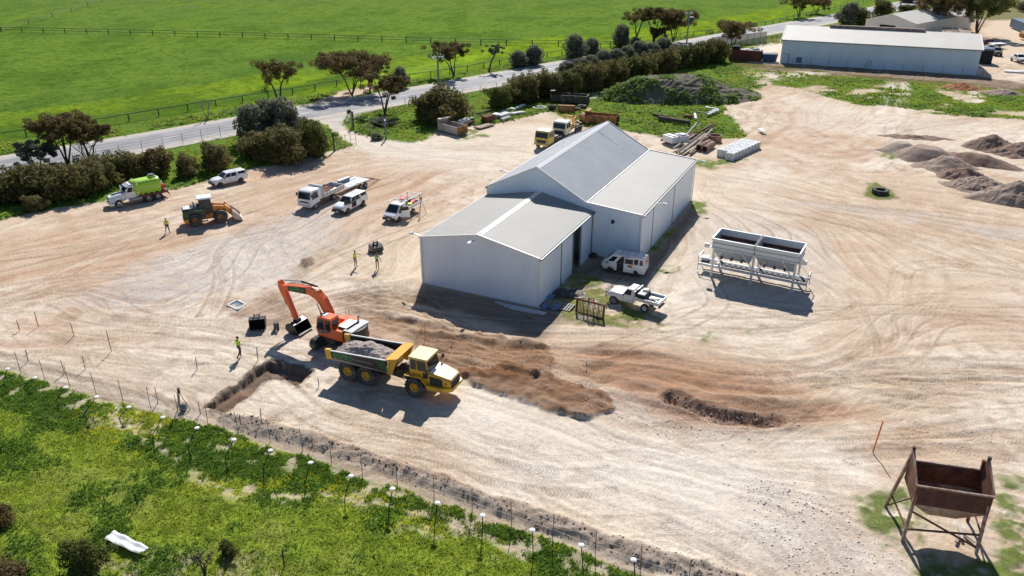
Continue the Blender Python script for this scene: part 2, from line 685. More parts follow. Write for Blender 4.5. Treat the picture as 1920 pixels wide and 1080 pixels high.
def lay(c, m, k=1.0):
    m = (m * k)[..., None]
    col[:] = col * (1 - m) + np.array(c, np.float32) * m


n1 = vn(GX, GY, 14, 1, 4)
n2 = vn(GX, GY, 3.5, 2, 4)
n3 = vn(GX, GY, 0.7, 3, 2)
n4 = vn(GX, GY, 30, 5, 3)
sm = lambda a, lo, hi: np.clip((a - lo) / (hi - lo), 0, 1)
TAN = (0.605, 0.49, 0.37)
PALE = (0.73, 0.645, 0.54)
RED = (0.44, 0.265, 0.165)
col[:] = TAN
lay(PALE, sm(n1, 0.42, 0.68), 0.75)
lay(RED, sm(n4 * 0.5 + n2 * 0.5, 0.48, 0.62), 0.36)
fl = np.clip(GX * 0 + 1, 0, 1)
lay((0.40, 0.275, 0.185), sm(-s2, 0.3, 1.8) * sm(n2, .25, .5), 0.42)
lay((0.72, 0.63, 0.52), sm(s2, 0.5, 2.2) * sm(n1, .3, .6), 0.4)
n5 = vn(GX, GY, 1.1, 6, 4)
lay((0.37, 0.26, 0.18), sm(n5, .54, .7) * sm(n1, .4, .6), .55)
lay((0.76, 0.68, 0.58), sm(-n5, -.46, -.3) * sm(n4, .35, .6), .28)
lay((0.42, 0.3, 0.205), sm(-s1, 0.3, 2.0), 0.5)
lay((0.74, 0.66, 0.55), sm(s1, 0.6, 2.4), 0.45)
H += (s2 * 0.02 + s1 * 0.016 + (n2 - 0.5) * 0.05 + (n5 - .5) * .06)

# reddish reworked soil
for pg, k, sd in [([(-60, 470), (0, 440), (140, 420), (330, 440), (380, 460), (220, 520), (150, 560), (0, 590), (-60, 600)], .5, 1),
                  ([(250, 440), (430, 420), (500, 380), (600, 345), (560, 400), (420, 450), (230, 500), (100, 520)], .55, 2),
                  ([(0, 590), (180, 560), (300, 570), (290, 620), (120, 650), (0, 640)], .5, 3),
                  ([(400, 540), (560, 540), (700, 560), (800, 600), (760, 640), (680, 620), (520, 620), (400, 610), (370, 570)], .5, 4),
                  ([(1240, 640), (1500, 700), (1560, 760), (1500, 790), (1240, 740), (1130, 700), (1120, 640)], .85, 5),
                  ([(1600, 540), (1920, 520), (1920, 640), (1750, 670), (1560, 640)], .35, 6),
                  ([(1420, 200), (1560, 210), (1650, 240), (1640, 300), (1500, 300), (1440, 260)], .5, 7),
                  ([(1600, 880), (1700, 800), (1920, 780), (1920, 900), (1700, 940), (1540, 960), (1520, 900)], .4, 8),
                  ([(460, 440), (640, 330), (700, 300), (830, 300), (760, 360), (620, 400)], .35, 9),
                  ([(440, 330), (640, 285), (880, 300), (880, 340), (700, 440), (560, 470), (640, 380), (480, 400)], .45, 10),
                  ([(850, 600), (1100, 620), (1240, 660), (1300, 740), (1140, 750), (1040, 700), (900, 690)], .6, 17)]:
    lay(RED, F.area(pg, 5, 4, 6, sd) * (0.45 + 0.55 * sm(-s2 + s1 * .5, -1, 1)), k)
# pale crushed rock
for pg, k, sd in [([(800, 715), (900, 700), (1040, 770), (1200, 800), (1420, 830), (1600, 830), (1640, 900), (1520, 960), (1380, 1040), (1180, 980), (960, 900), (860, 820)], .85, 11),
                  ([(380, 560), (330, 640), (180, 690), (0, 640), (0, 690), (300, 760), (520, 690), (480, 620)], .25, 12),
                  ([(1320, 900), (1560, 900), (1660, 1080), (1300, 1080), (1330, 980)], .6, 13),
                  ([(1150, 560), (1300, 420), (1320, 330), (1420, 300), (1480, 330), (1500, 480), (1560, 560), (1500, 640), (1300, 640)], .35, 14),
                  ([(800, 262), (900, 235), (1030, 220), (1070, 240), (1000, 300), (860, 330), (720, 330), (690, 280)], .45, 15),
                  ([(1480, 180), (1620, 210), (1920, 240), (1920, 330), (1760, 280), (1640, 260), (1500, 240)], .4, 16)]:
    lay((0.74, 0.68, 0.59), F.area(pg, 5, 4, 5, sd) * (0.6 + 0.4 * sm(n2 + s1 * .08, .3, .7)), k)
# grey gravel
for pg, k, sd in [([(230, 510), (430, 445), (560, 395), (680, 375), (640, 430), (560, 520), (400, 560), (200, 600), (130, 570)], .75, 21),
                  ([(1315, 430), (1340, 395), (1500, 430), (1570, 500), (1560, 545), (1520, 575), (1310, 560), (1290, 500)], .45, 22),
                  ([(1400, 905), (1480, 895), (1640, 1010), (1740, 1080), (1440, 1080)], .45, 23),
                  ([(1060, 750), (1230, 740), (1500, 800), (1460, 825), (1200, 800)], .5, 24),
                  ([(1440, 370), (1700, 400), (1930, 437), (1930, 450), (1700, 412), (1480, 382)], .6, 25)]:
    lay((0.50, 0.455, 0.43), F.area(pg, 3, 3, 3, sd) * (0.45 + 0.55 * sm(vn(GX, GY, .5, sd, 2), .35, .62)), k)
# brown churned earth and fill
churn = F.area([(780, 610), (860, 640), (900, 625), (960, 640), (1020, 655), (1035, 690), (990, 712), (900, 700), (850, 690), (800, 680)], .5, 1.3, 2, 31, grow=.3)
lay((0.27, 0.15, 0.083), churn * (0.6 + 0.4 * sm(-s2, -1, 1)), .92)
fill = F.area([(880, 700), (926, 702), (984, 700), (1060, 727), (1130, 748), (1136, 764), (1095, 774), (1042, 763), (984, 742), (940, 728)], 0.3, 0.7, 1.2, 32, grow=.8)
lay((0.185, 0.095, 0.05), fill * (0.75 + 0.25 * n3), .97)
H += fill * (0.3 * vn(GX, GY, 2.0, 9, 2) + 0.35 * (vn(GX, GY, .6, 10, 2) - .3))
H += churn * ((vn(GX, GY, 1.6, 8, 3) - .4) * 0.55 + sm(s2, -1, 1.5) * .34 + s1 * .04)
c3 = F.area([(1130, 650), (1400, 700), (1540, 760), (1530, 795), (1400, 815), (1240, 790), (1140, 740), (1060, 700)], 2, 2, 3, 47)
lay((0.33, 0.19, 0.115), c3 * sm(-s2 - s1 * .5, -2, .8), .8)
H += c3 * (s2 * .09 + (vn(GX, GY, 1.4, 48, 3) - .5) * .3)
rav = F.area([(1235, 738), (1290, 742), (1400, 770), (1480, 780), (1525, 768), (1530, 790), (1470, 806), (1380, 806), (1300, 790), (1250, 765)], 1.0, .8, 2, 33)
lay((0.34, 0.2, 0.13), F.area([(1160, 700), (1400, 740), (1530, 765), (1540, 790), (1480, 815), (1350, 812), (1230, 780), (1150, 750)], 2, 1.5, 3, 34), .7)
lay((0.12, 0.07, 0.05), rav * sm(n3, .2, .6), .7)
cut = F.line([(1262, 746), (1300, 763), (1345, 778), (1400, 786), (1450, 790)], 0.6, 1.0, .4, 1.5, 35)
H -= cut * (0.55 + 0.35 * vn(GX, GY, 1.3, 45, 3))
H += F.line([(1262, 738), (1300, 752), (1345, 766), (1400, 774)], 0.5, 1.6, .4, 1.5, 36) * 0.3
ch2 = F.area([(640, 560), (700, 545), (790, 560), (860, 620), (840, 680), (760, 650), (690, 600)], 3, 2, 3, 37)
lay((0.27, 0.17, 0.105), ch2 * sm(-s1 - s2, -2, .9), .85)
H += ch2 * ((vn(GX, GY, .9, 12, 3) - .5) * .5 + s2 * .09 + s1 * .03)
dm = F.area([(405, 560), (520, 545), (570, 575), (560, 610), (500, 620), (400, 590)], 2, 2, 3, 38)
lay((0.3, 0.2, 0.14), dm * sm(n2, .35, .55), .75)
H += dm * (vn(GX, GY, 1.0, 14, 3) - .5) * .3
hp = F.area([(566, 488), (585, 486), (590, 494), (575, 503), (563, 497)], .5, .4, 1, 39)
lay((0.22, 0.13, 0.09), hp, .8)
H += hp * .35 * n3 * 2
hp = F.area([(1560, 845), (1640, 825), (1720, 828), (1700, 850), (1620, 858)], .8, .6, 1, 40)
lay((0.28, 0.2, 0.15), hp * sm(s1, -1, 1), .8)
lay((0.66, 0.585, 0.485), F.area([(562, 204), (598, 224), (626, 246), (652, 266), (690, 284), (760, 296), (860, 304), (960, 304), (968, 290), (860, 285), (800, 274), (770, 269), (720, 264.5), (672, 253), (650, 243), (640, 233), (650, 219), (690, 205), (640, 190), (600, 195)], 1.5, .8, 3, 49), .8)
# shed's cast shadow painted into the soil colour along walls and doors
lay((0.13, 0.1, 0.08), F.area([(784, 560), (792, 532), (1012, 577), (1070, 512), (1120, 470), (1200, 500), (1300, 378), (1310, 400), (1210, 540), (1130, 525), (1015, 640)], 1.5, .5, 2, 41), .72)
# bund beside the wire fence
fenceline = [(-80, 655), (0, 682), (100, 712), (200, 738), (300, 765), (430, 805), (570, 845), (700, 890), (780, 915), (900, 958), (1000, 995), (1100, 1035), (1190, 1070), (1300, 1105)]
bund_px = [(430, 785), (570, 822), (700, 862), (800, 897), (900, 935), (1000, 970), (1100, 1005), (1200, 1040), (1300, 1068), (1420, 1105)]
b0 = F.line([(-80, 640), (0, 662), (100, 692), (200, 722), (300, 748), (430, 785)], .35, .5, .2, 1, 42)
b1 = F.line(bund_px, .65, .7, .35, 1.5, 43)
lay((0.27, 0.2, 0.15), b0, .6)
lay((0.21, 0.165, 0.14), b1 * (0.65 + .35 * n3), .9)
H += b0 * .1 * n3 + b1 * (.16 + .35 * vn(GX, GY, .5, 15, 2))
# red clods just outside the shed line, track line by the far shed
lay((0.3, 0.2, 0.15), F.area([(1375, 118), (1460, 130), (1600, 145), (1760, 158), (1940, 172), (1940, 182), (1740, 168), (1560, 158), (1440, 142)], 1.5, 1.5, 4, 44), .8)
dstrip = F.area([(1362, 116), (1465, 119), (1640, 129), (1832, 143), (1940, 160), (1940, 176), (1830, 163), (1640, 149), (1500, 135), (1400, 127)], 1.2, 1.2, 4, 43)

# excavated pit
PIT = [(389, 762), (447, 722), (478, 694), (504, 679), (547, 686), (582, 697), (556, 722), (534, 712), (512, 708), (487, 718), (470, 738), (420, 771)]
pit = F.area(PIT, .16, .18, .7, 45)
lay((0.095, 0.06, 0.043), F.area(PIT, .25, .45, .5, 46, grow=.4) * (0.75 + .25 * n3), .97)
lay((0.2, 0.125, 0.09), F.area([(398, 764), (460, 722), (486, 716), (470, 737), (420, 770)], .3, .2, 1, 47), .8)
H = H * (1 - pit) - pit * (0.62 + 0.2 * (vn(GX, GY, .5, 16, 3) - .5) - .5 * F.area([(395, 764), (450, 727), (465, 735), (420, 771)], 1.2))
lay((0.72, 0.62, 0.5), F.area([(425, 772), (474, 738), (490, 719), (515, 710), (534, 714), (552, 724), (520, 760), (480, 790)], .5, .4, 1, 48), .6)

# ---- greens
green = np.zeros(GX.shape, np.float32)


def grass(m, c, k=1.0):
    global green
    lay(c, m, k)
    green = np.maximum(green * (1 - m * k), m * k) if k > .5 else green


FIELD = (0.155, 0.255, 0.04)
FIELD_Y = (0.25, 0.36, 0.02)
verge = (0.15, 0.24, 0.04)
far = [(-900, 480), (-80, 428), (0, 412), (60, 400), (130, 388), (195, 379), (310, 357), (395, 338), (470, 316), (560, 300), (640, 279), (668, 273), (662, 268),
       (640, 262), (628, 248), (600, 226), (560, 205), (700, 140), (1000, 80), (1700, -60), (1700, -110), (-900, -110)]
m_far = F.area(far, .8, .7, 2.5, 51)
grass(m_far, verge)
east = [(640, 232), (650, 243), (672, 252), (720, 262), (775, 267), (803, 262), (812, 247), (850, 228), (905, 238), (957, 224), (1028, 209), (1074, 224), (1086, 237), (1170, 246), (1223, 253), (1251, 259),
        (1330, 262), (1396, 256), (1385, 238), (1376, 226), (1352, 207), (1368, 193), (1403, 172), (1440, 157), (1500, 166), (1560, 185), (1617, 198), (1680, 200), (1760, 214), (1850, 220), (1960, 226), (1960, 165), (1760, 152), (1600, 140), (1500, 128), (1440, 122), (1385, 112), (1420, 90), (1800, 20), (2200, -60), (2200, -110), (1500, -110), (1000, 80), (750, 150), (640, 190), (650, 210)]
em = F.area(east, 1.0, 1.0, 2.5, 52)
lp = F.area([(1420, 118), (2300, 150), (2300, 260), (1400, 240)], 6)
em = em * (1 - lp * sm(vn(GX, GY, 5, 21, 3) * .7 + vn(GX * .35, GY, 2, 22, 2) * .3, .53, .63) * .9)
grass(em, verge)
# driveway mouth
drv = F.area([(566, 200), (598, 224), (626, 246), (652, 266), (690, 284), (760, 296), (860, 304), (800, 274), (770, 269), (720, 264.5), (672, 253), (650, 243), (640, 233), (650, 219), (690, 205), (640, 190), (600, 195)], 1.0, .8, 3, 50)
lay((0.66, 0.585, 0.485), drv, .95)
green *= (1 - drv)
# dirt strips through it
lay(PALE, F.area([(1110, 172), (1180, 158), (1180, 166), (1090, 190), (1050, 200)], 1, .8, 2, 53), .8)
lay(TAN, F.area([(1410, 100), (1440, 90), (1465, 78), (1465, 122), (1400, 118)], 1, .5, 2, 54), .95)
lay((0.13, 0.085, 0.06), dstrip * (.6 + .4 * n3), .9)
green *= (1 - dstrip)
lay(PALE, F.area([(1400, 130), (1450, 136), (1560, 136), (1530, 146), (1450, 152), (1400, 140)], 2, 2.5, 3, 55), .7)
lay(PALE, F.area([(1380, 96), (1465, 70), (1475, 90), (1400, 112)], 2, 1, 3, 56), .8)
for a, b in (((1672, 155), (1650, 212)), ((1698, 155), (1690, 214)), ((1822, 168), (1835, 190))):
    lay(PALE, F.line([a, b], .9, 1, .5, 2, 57), .85)
# yard beyond the far shed, dry paddock behind
farm = F.area([(1838, 62), (1862, 38), (1930, 36), (2100, 30), (2200, 120), (1960, 122), (1850, 118), (1838, 110)], 2, 2, 4, 58)
lay((0.62, 0.5, 0.38), farm * (1 - sm(vn(GX, GY, 6, 23, 3), .55, .65) * F.area([(1838, 65), (1900, 62), (1890, 82), (1840, 84)], 2)), .95)
lay((0.13, 0.15, 0.05), F.area([(1700, 28), (1760, 0), (1900, -10), (2300, -20), (2300, 30), (1900, 34), (1860, 36)], 4, 3, 6, 59), .75)
# mound surroundings, patches
for pg, sd in [([(1060, 505), (1110, 520), (1180, 575), (1240, 598), (1250, 612), (1180, 612), (1060, 598), (1045, 590), (1040, 570)], 61), ([(1300, 625), (1330, 622), (1335, 632), (1308, 640)], 62),
               ([(1300, 378), (1322, 378), (1325, 398), (1312, 402), (1302, 392)], 63), ([(1652, 284), (1700, 285), (1700, 297), (1660, 298)], 64), ([(1640, 340), (1665, 352), (1680, 372), (1640, 376), (1620, 366)], 65),
               ([(1208, 478), (1228, 450), (1262, 428), (1240, 470)], 66), ([(1240, 500), (1275, 498), (1270, 508), (1240, 512)], 67), ([(1598, 925), (1690, 918), (1720, 1000), (1660, 1040), (1640, 1000), (1620, 960)], 68),
               ([(1862, 905), (1960, 870), (1960, 1120), (1820, 1110), (1850, 1040), (1880, 980)], 69), ([(1700, 1040), (1850, 1050), (1880, 1110), (1700, 1110)], 70), ([(850, 244), (900, 243), (910, 256), (860, 262)], 71),
               ([(1400, 612), (1425, 610), (1425, 620), (1402, 622)], 72), ([(1240, 283), (1300, 300), (1400, 298), (1330, 318), (1240, 300)], 73)]:
    m = F.area(pg, .8, 1.2, 1.6, sd) * sm(vn(GX, GY, .9, sd, 3), .3, .52)
    grass(m, (0.17, 0.23, 0.05), .9)
    if sd == 61:
        lay((0.34, 0.3, 0.13), m * sm(vn(GX, GY, 2, 74, 3), .45, .6), .6)
# crop bands in the paddock
fld = F.area([(-900, 250), (0, 268), (300, 225), (560, 182), (800, 147), (960, 120), (1150, 88), (1400, 50), (1560, 12), (1750, -60), (1750, -110), (-900, -110)], 1.5, .4, 3, 75)
lay(FIELD, fld)
band = F.area([(-900, 230), (0, 213), (160, 196), (300, 170), (420, 150), (560, 130), (700, 118), (870, 92), (1000, 72), (1150, 62), (1300, 40), (1500, 8), (1750, -60), (1560, 12), (1400, 50), (1150, 88), (960, 120), (560, 182), (300, 225), (0, 268), (-900, 250)], 4, 2.5, 10, 76)
lay(FIELD_Y, band * fld, .9)
lay((0.05, 0.12, 0.015), fld * sm(vn(GX, GY, 2.2, 49, 3), .5, .7), .4)
lay((0.17, 0.27, 0.03), fld * sm(vn(GX, GY, 3.1, 50, 3), .52, .7), .45)
lay((0.06, 0.135, 0.025), fld * F.area([(-900, 260), (0, 240), (300, 200), (560, 158), (640, 140), (640, 160), (300, 225), (0, 268), (-900, 280)], 3, 2, 8, 77), .7)
lay((0.125, 0.21, 0.045), fld * sm(vn(GX * .6, GY, 26, 24, 4), .5, .72), .5)
lay((0.055, 0.125, 0.02), fld * sm(vn(GX, GY * .6, 8, 25, 4), .5, .7), .4)
lay((0.16, 0.21, 0.08), fld * sm(GY, 260, 420), .35)
spk = vn(GX, GY, .9, 26, 2)
lay((0.05, 0.11, 0.016), fld * sm(spk, .56, .7), .4)
fb_ = sm(GY, 415, 450)
lay(FIELD, fb_)
green = np.maximum(green, fb_)
# foreground paddock
fg = [(-900, 600), (-80, 668), (0, 692), (100, 722), (200, 748), (300, 775), (430, 812), (570, 855), (700, 900), (780, 928), (900, 968), (1000, 1003), (1100, 1042), (1190, 1078), (1350, 1130), (1350, 1400), (-900, 1400)]
m_fg = F.area(fg, .35, .5, 1.2, 81)
lay((0.26, 0.21, 0.15), F.line(fg[1:-3], .8, .8, .6, 1.5, 82), .5)
mot = vn(GX, GY, 2.6, 27, 4)
mot2 = vn(GX, GY, .55, 28, 3)
grass(m_fg, (0.28, 0.36, 0.045))
lowm_ = F.area([(-200, 760), (60, 780), (180, 820), (330, 870), (420, 905), (600, 925), (760, 950), (900, 1000), (1100, 1090), (1100, 1300), (-300, 1300)], 2.0, 1.2, 3, 94)
lay((0.12, 0.22, 0.035), m_fg * sm(mot, .48, .6) * (1 - .7 * lowm_), .65)
db = F.line([(340, 850), (420, 868), (520, 870), (620, 880), (740, 925), (880, 975), (1020, 1030), (1180, 1085)], 1.1, 1.2, .9, 2, 95) + F.line([(-40, 700), (60, 735), (150, 772)], 1.0, 1.0, .8, 2, 96)
lay((0.07, 0.15, 0.028), np.clip(db, 0, 1) * m_fg, .8)
lay((0.33, 0.39, 0.06), m_fg * sm(-mot, -.45, -.3) * (1 - .5 * lowm_), .35)
lay((0.06, 0.12, 0.016), m_fg * sm(mot2, .52, .7), .65)
track = F.line([(180, 745), (240, 800), (330, 850), (380, 905), (480, 930), (640, 930), (780, 960), (960, 1020), (1100, 1060)], .3, .9, .9, 1.2, 83) * sm(vn(GX, GY, .7, 29, 3), .42, .58)
lay((0.52, 0.42, 0.31), track * m_fg, .8)
for pg, sd in [([(60, 760), (200, 770), (300, 800), (300, 830), (180, 800), (40, 780)], 84), ([(180, 1040), (420, 1030), (560, 1080), (560, 1200), (150, 1200)], 85), ([(700, 900), (900, 960), (1060, 1030), (1000, 1040), (800, 990)], 86), ([(1100, 1050), (1250, 1080), (1300, 1120), (1050, 1100)], 87)]:
    lay((0.5, 0.41, 0.3), F.area(pg, .8, 1, 2, sd) * sm(vn(GX, GY, .9, sd, 3), .45, .58), .75)
edge = F.line(fg[1:-3], 2.2, 2.0, 1.2, 2, 89) * sm(vn(GX, GY, .8, 51, 4), .57, .66)
lay((0.5, 0.42, 0.31), edge * m_fg, .75)
bare_fg = np.clip(np.maximum(track, edge) * m_fg, 0, 1)
low2 = F.area([(-80, 900), (100, 850), (330, 880), (520, 980), (700, 1090), (300, 1200), (-100, 1200)], 2, 2, 3, 78)
lay((0.34, 0.36, 0.09), low2 * m_fg * sm(vn(GX, GY, 1.8, 79, 3), .48, .62), .45)
lushb = F.line([(330, 860), (430, 880), (560, 880), (700, 915), (850, 960), (1000, 1020)], 1.5, 1.5, .8, 2, 88)
H += m_fg * ((mot - .5) * .25 + (mot2 - .5) * .14)
H += (green * (1 - m_fg)) * (vn(GX, GY, 1.3, 31, 3) - .35) * .25 * (1 - fld)
# shed footprint and road bed stay level
flat = F.area([(774, 540), (790, 528), (905, 355), (1000, 300), (1140, 225), (1310, 290), (1310, 385), (1200, 500), (1120, 480), (1012, 585)], 1.0)
H *= (1 - flat)
H *= 1 - F.line([(-400, 420), (-60, 323), (0, 312), (308, 259.5), (437, 236), (662, 196.5), (850, 163), (960, 142.5), (1056, 124.5), (1303, 81.5), (1395, 64), (1610, 26), (1697, 8), (1800, -14)], 9, 2)
lay((0.5, 0.475, 0.45), F.area([(556, 198), (600, 224), (632, 248), (650, 232), (700, 208), (660, 190)], 1.5, .5, 3, 88), .7)

# ---- driven tyre tracks: arc length, side offset and mask per vertex
TR_S = np.zeros(GX.shape, np.float32)
TR_D = np.zeros(GX.shape, np.float32)
TR_M = np.zeros(GX.shape, np.float32)


def smooth_path(P, n=8):
    out = []
    for i in range(len(P) - 1):
        p0, p1, p2, p3 = P[max(i - 1, 0)], P[i], P[i + 1], P[min(i + 2, len(P) - 1)]
        for k in range(n):
            t = k / n
            out.append(tuple(0.5 * (2 * p1[a] + (p2[a] - p0[a]) * t + (2 * p0[a] - 5 * p1[a] + 4 * p2[a] - p3[a]) * t * t + (3 * p1[a] - p0[a] - 3 * p2[a] + p3[a]) * t ** 3) for a in (0, 1)))
    return out + [P[-1]]


def rut(pix, w=.3, strength=1.0, offs=(0,)):
    P0 = smooth_path(wp(pix))
    for off in offs:
        P = []
        for i, p in enumerate(P0):
            a, b = P0[max(i - 1, 0)], P0[min(i + 1, len(P0) - 1)]
            d = math.hypot(b[0] - a[0], b[1] - a[1]) + 1e-9
            P.append((p[0] - (b[1] - a[1]) / d * off, p[1] + (b[0] - a[0]) / d * off))
        s = 0
        for (ax, ay), (bx, by) in zip(P[:-1], P[1:]):
            L = math.hypot(bx - ax, by - ay) + 1e-9
            ux, uy = (bx - ax) / L, (by - ay) / L
            r0 = np.searchsorted(ys, min(ay, by) - w - .3)
            r1 = np.searchsorted(ys, max(ay, by) + w + .3)
            sx, sy = GX[r0:r1] - ax, GY[r0:r1] - ay
            t = sx * ux + sy * uy
            d = sy * ux - sx * uy
            m = (np.abs(d) < w + .15) & (t > -.05) & (t < L + .05)
            if m.any():
                rr, cc = np.nonzero(m)
                g = rr + r0
                TR_S[g, cc] = s + t[rr, cc]
                TR_D[g, cc] = d[rr, cc] / w
                TR_M[g, cc] = strength * np.clip((w + .1 - np.abs(d[rr, cc])) / .12, 0, 1)
            s += L


W2 = (-1.05, 1.05)
rut([(600, 790), (700, 830), (800, 850), (900, 880), (1050, 905), (1150, 900)], .38, .8, W2)
rut([(500, 820), (545, 790), (600, 760), (640, 735)], .4, .9, W2)
rut([(540, 830), (600, 790), (680, 770)], .35, .6)
rut([(640, 560), (720, 590), (800, 615), (900, 640), (1000, 655)], .4, .9, W2)
rut([(620, 585), (700, 570), (790, 530), (800, 500)], .4, .8, W2)
rut([(660, 600), (760, 640), (880, 665), (960, 668), (1030, 668)], .4, 1, W2)
rut([(700, 520), (740, 550), (790, 575), (860, 610), (980, 640)], .4, .8, W2)
rut([(1120, 640), (1250, 650), (1400, 690), (1600, 760), (1800, 790), (1960, 800)], .4, .7, W2)
rut([(1200, 690), (1350, 690), (1500, 700), (1650, 725), (1960, 745)], .4, .9, W2)
rut([(1450, 640), (1600, 690), (1750, 720), (1960, 770)], .4, .8, W2)
rut([(1040, 720), (1150, 690), (1260, 650)], .45, .9, W2)
rut([(940, 780), (1050, 820), (1200, 850), (1400, 870), (1600, 880)], .4, .35, W2)
rut([(1300, 350), (1450, 372), (1600, 400), (1750, 425), (1960, 470)], .4, .8, W2)
rut([(1330, 330), (1500, 360), (1700, 385), (1960, 425)], .35, .5, W2)
rut([(1280, 430), (1300, 520), (1400, 610), (1600, 640), (1750, 560), (1740, 470)], .3, .4, W2)
rut([(1570, 850), (1700, 830), (1900, 800)], .4, .8, W2)
rut([(1540, 880), (1560, 940), (1700, 930)], .4, .6)
rut([(100, 620), (220, 640), (330, 600), (480, 540)], .35, .35, W2)
rut([(40, 520), (200, 470), (400, 420), (560, 340), (700, 300)], .35, .45, W2)
rut([(0, 560), (180, 545), (380, 560), (420, 540)], .35, .35, W2)
rut([(620, 470), (690, 430), (780, 380), (860, 320)], .3, .5, W2)
rut([(420, 600), (540, 640), (620, 700)], .35, .35, W2)
rut([(640, 600), (760, 600), (900, 640), (1010, 690), (1130, 720)], .4, .9, W2)
rut([(840, 600), (1000, 640), (1180, 640), (1320, 610), (1500, 600)], .4, .6, W2)
rut([(1480, 700), (1600, 700), (1700, 690), (1920, 700)], .4, .8, W2)
rut([(1400, 740), (1600, 790), (1800, 830), (1960, 850)], .4, .8, W2)
rut([(1330, 660), (1420, 700), (1480, 760)], .4, .7, W2)
rut([(920, 860), (1040, 880), (1180, 870), (1300, 890)], .4, .5, W2)
rut([(760, 790), (900, 840), (1000, 860)], .4, .7, W2)
rut([(500, 440), (600, 470), (700, 540), (720, 600)], .35, .5, W2)
rut([(60, 440), (200, 430), (330, 400), (470, 350), (600, 300)], .35, .5, W2)
rut([(1500, 240), (1620, 280), (1700, 240), (1880, 250)], .35, .6, W2)
rut([(1290, 1000), (1340, 1020), (1380, 1040)], .5, .8, W2)
rut([(1240, 985), (1300, 1020), (1350, 1050), (1400, 1080)], .3, .7, (0, .7))
TR_M *= (1 - np.clip(green, 0, 1)) * (1 - pit) * (1 - flat) * sm(vn(GX, GY, 5, 33, 2), .3, .6)
H -= TR_M * .04

TR_M *= (1 - np.clip(fill, 0, 1))
rdm = F.line([(-60, 323), (0, 312)] + [(308, 259.5), (437, 236), (662, 196.5), (850, 163), (960, 142.5), (1056, 124.5), (1303, 81.5), (1395, 64), (1610, 26), (1697, 8)], 7.2, .1)
# ---- many narrow wheel marks following the drive lines: thin ruts with a pale shoulder
RUT = np.zeros(GX.shape, np.float32)
BER = np.zeros(GX.shape, np.float32)
rs_ = np.random.default_rng(77)


def splat(arr, px, py, w):
    fr = np.log(np.maximum(py, 25.01) / 25.0) / math.log(1.0032) + 3
    h_ = 0.63 * py + 11
    fc = (px / h_ + 1) / 2 * (NCc - 1) + 4
    ok = (fr > 4) & (fr < NR) & (fc > 5) & (fc < NCc)
    fr, fc, w = fr[ok], fc[ok], w[ok]
    r, c = fr.astype(int), fc.astype(int)
    tr, tc_ = fr - r, fc - c
    for dr_, dc_, k_ in ((0, 0, (1 - tr) * (1 - tc_)), (1, 0, tr * (1 - tc_)), (0, 1, (1 - tr) * tc_), (1, 1, tr * tc_)):
        np.maximum.at(arr, (r + dr_, c + dc_), (w * np.minimum(1, k_ * 1.7)).astype(np.float32))


for q in range(640):
    yy = 34 + 150 * rs_.random() ** 1.7
    xx = rs_.uniform(-1, 1) * (.6 * yy + 9)
    n_ = int(rs_.uniform(50, 300))
    px_, py_ = [xx], [yy]
    dxp, dyp = None, None
    tw = rs_.normal() * .35
    for k in range(n_):
        ii_, jj_ = int((px_[-1] - x0_) / dx_), int((py_[-1] - y0_) / dx_)
        if not (0 <= ii_ < len(lx) and 0 <= jj_ < len(ly)):
            break
        vx, vy = float(VX[jj_, ii_]), float(VY[jj_, ii_])
        if dxp is not None and vx * dxp + vy * dyp < 0:
            vx, vy = -vx, -vy
        ct, st_ = math.cos(tw), math.sin(tw)
        ux_, uy_ = vx * ct - vy * st_, vx * st_ + vy * ct
        if k == 0 and q % 2:
            vx, vy, ux_, uy_ = -vx, -vy, -ux_, -uy_
        dxp, dyp = vx, vy
        px_.append(px_[-1] + ux_ * .12)
        py_.append(py_[-1] + uy_ * .12)
    px_, py_ = np.array(px_), np.array(py_)
    if len(px_) < 20:
        continue
    tx_, ty_ = np.gradient(px_), np.gradient(py_)
    L_ = np.hypot(tx_, ty_) + 1e-9
    nx__, ny__ = -ty_ / L_, tx_ / L_
    s_ = np.arange(len(px_))
    env = np.sin(np.pi * s_ / len(px_)) ** .5 * rs_.uniform(.3, 1) * (1 if yy < 95 else .5) * (.75 + .25 * np.sin(s_ * 1.9))
    for off in ((0, 1.9) if q % 3 else (0, .35)):
        for o2, a_ in ((0, RUT), (.16, RUT), (-.17, BER)):
            splat(a_, px_ + nx__ * (off + o2), py_ + ny__ * (off + o2), env)
keep = (1 - np.clip(green * 1.3, 0, 1)) * (1 - pit) * (1 - flat) * (1 - m_fg) * (1 - np.clip(fill, 0, 1))
keep = keep * (1 - .65 * F.area([(800, 715), (900, 700), (1040, 770), (1200, 800), (1420, 830), (1600, 830), (1640, 900), (1520, 960), (1380, 1040), (1180, 980), (960, 900), (860, 820)], 5, 3, 5, 11))
RUT *= keep
BER *= keep
dk = (1 - .34 * RUT)[..., None] * np.array([1, .96, .92], np.float32) ** RUT[..., None]
col[:] = col * dk
lay((0.78, 0.69, 0.57), BER * (1 - RUT), .4)
H -= RUT * .035
H += BER * .025

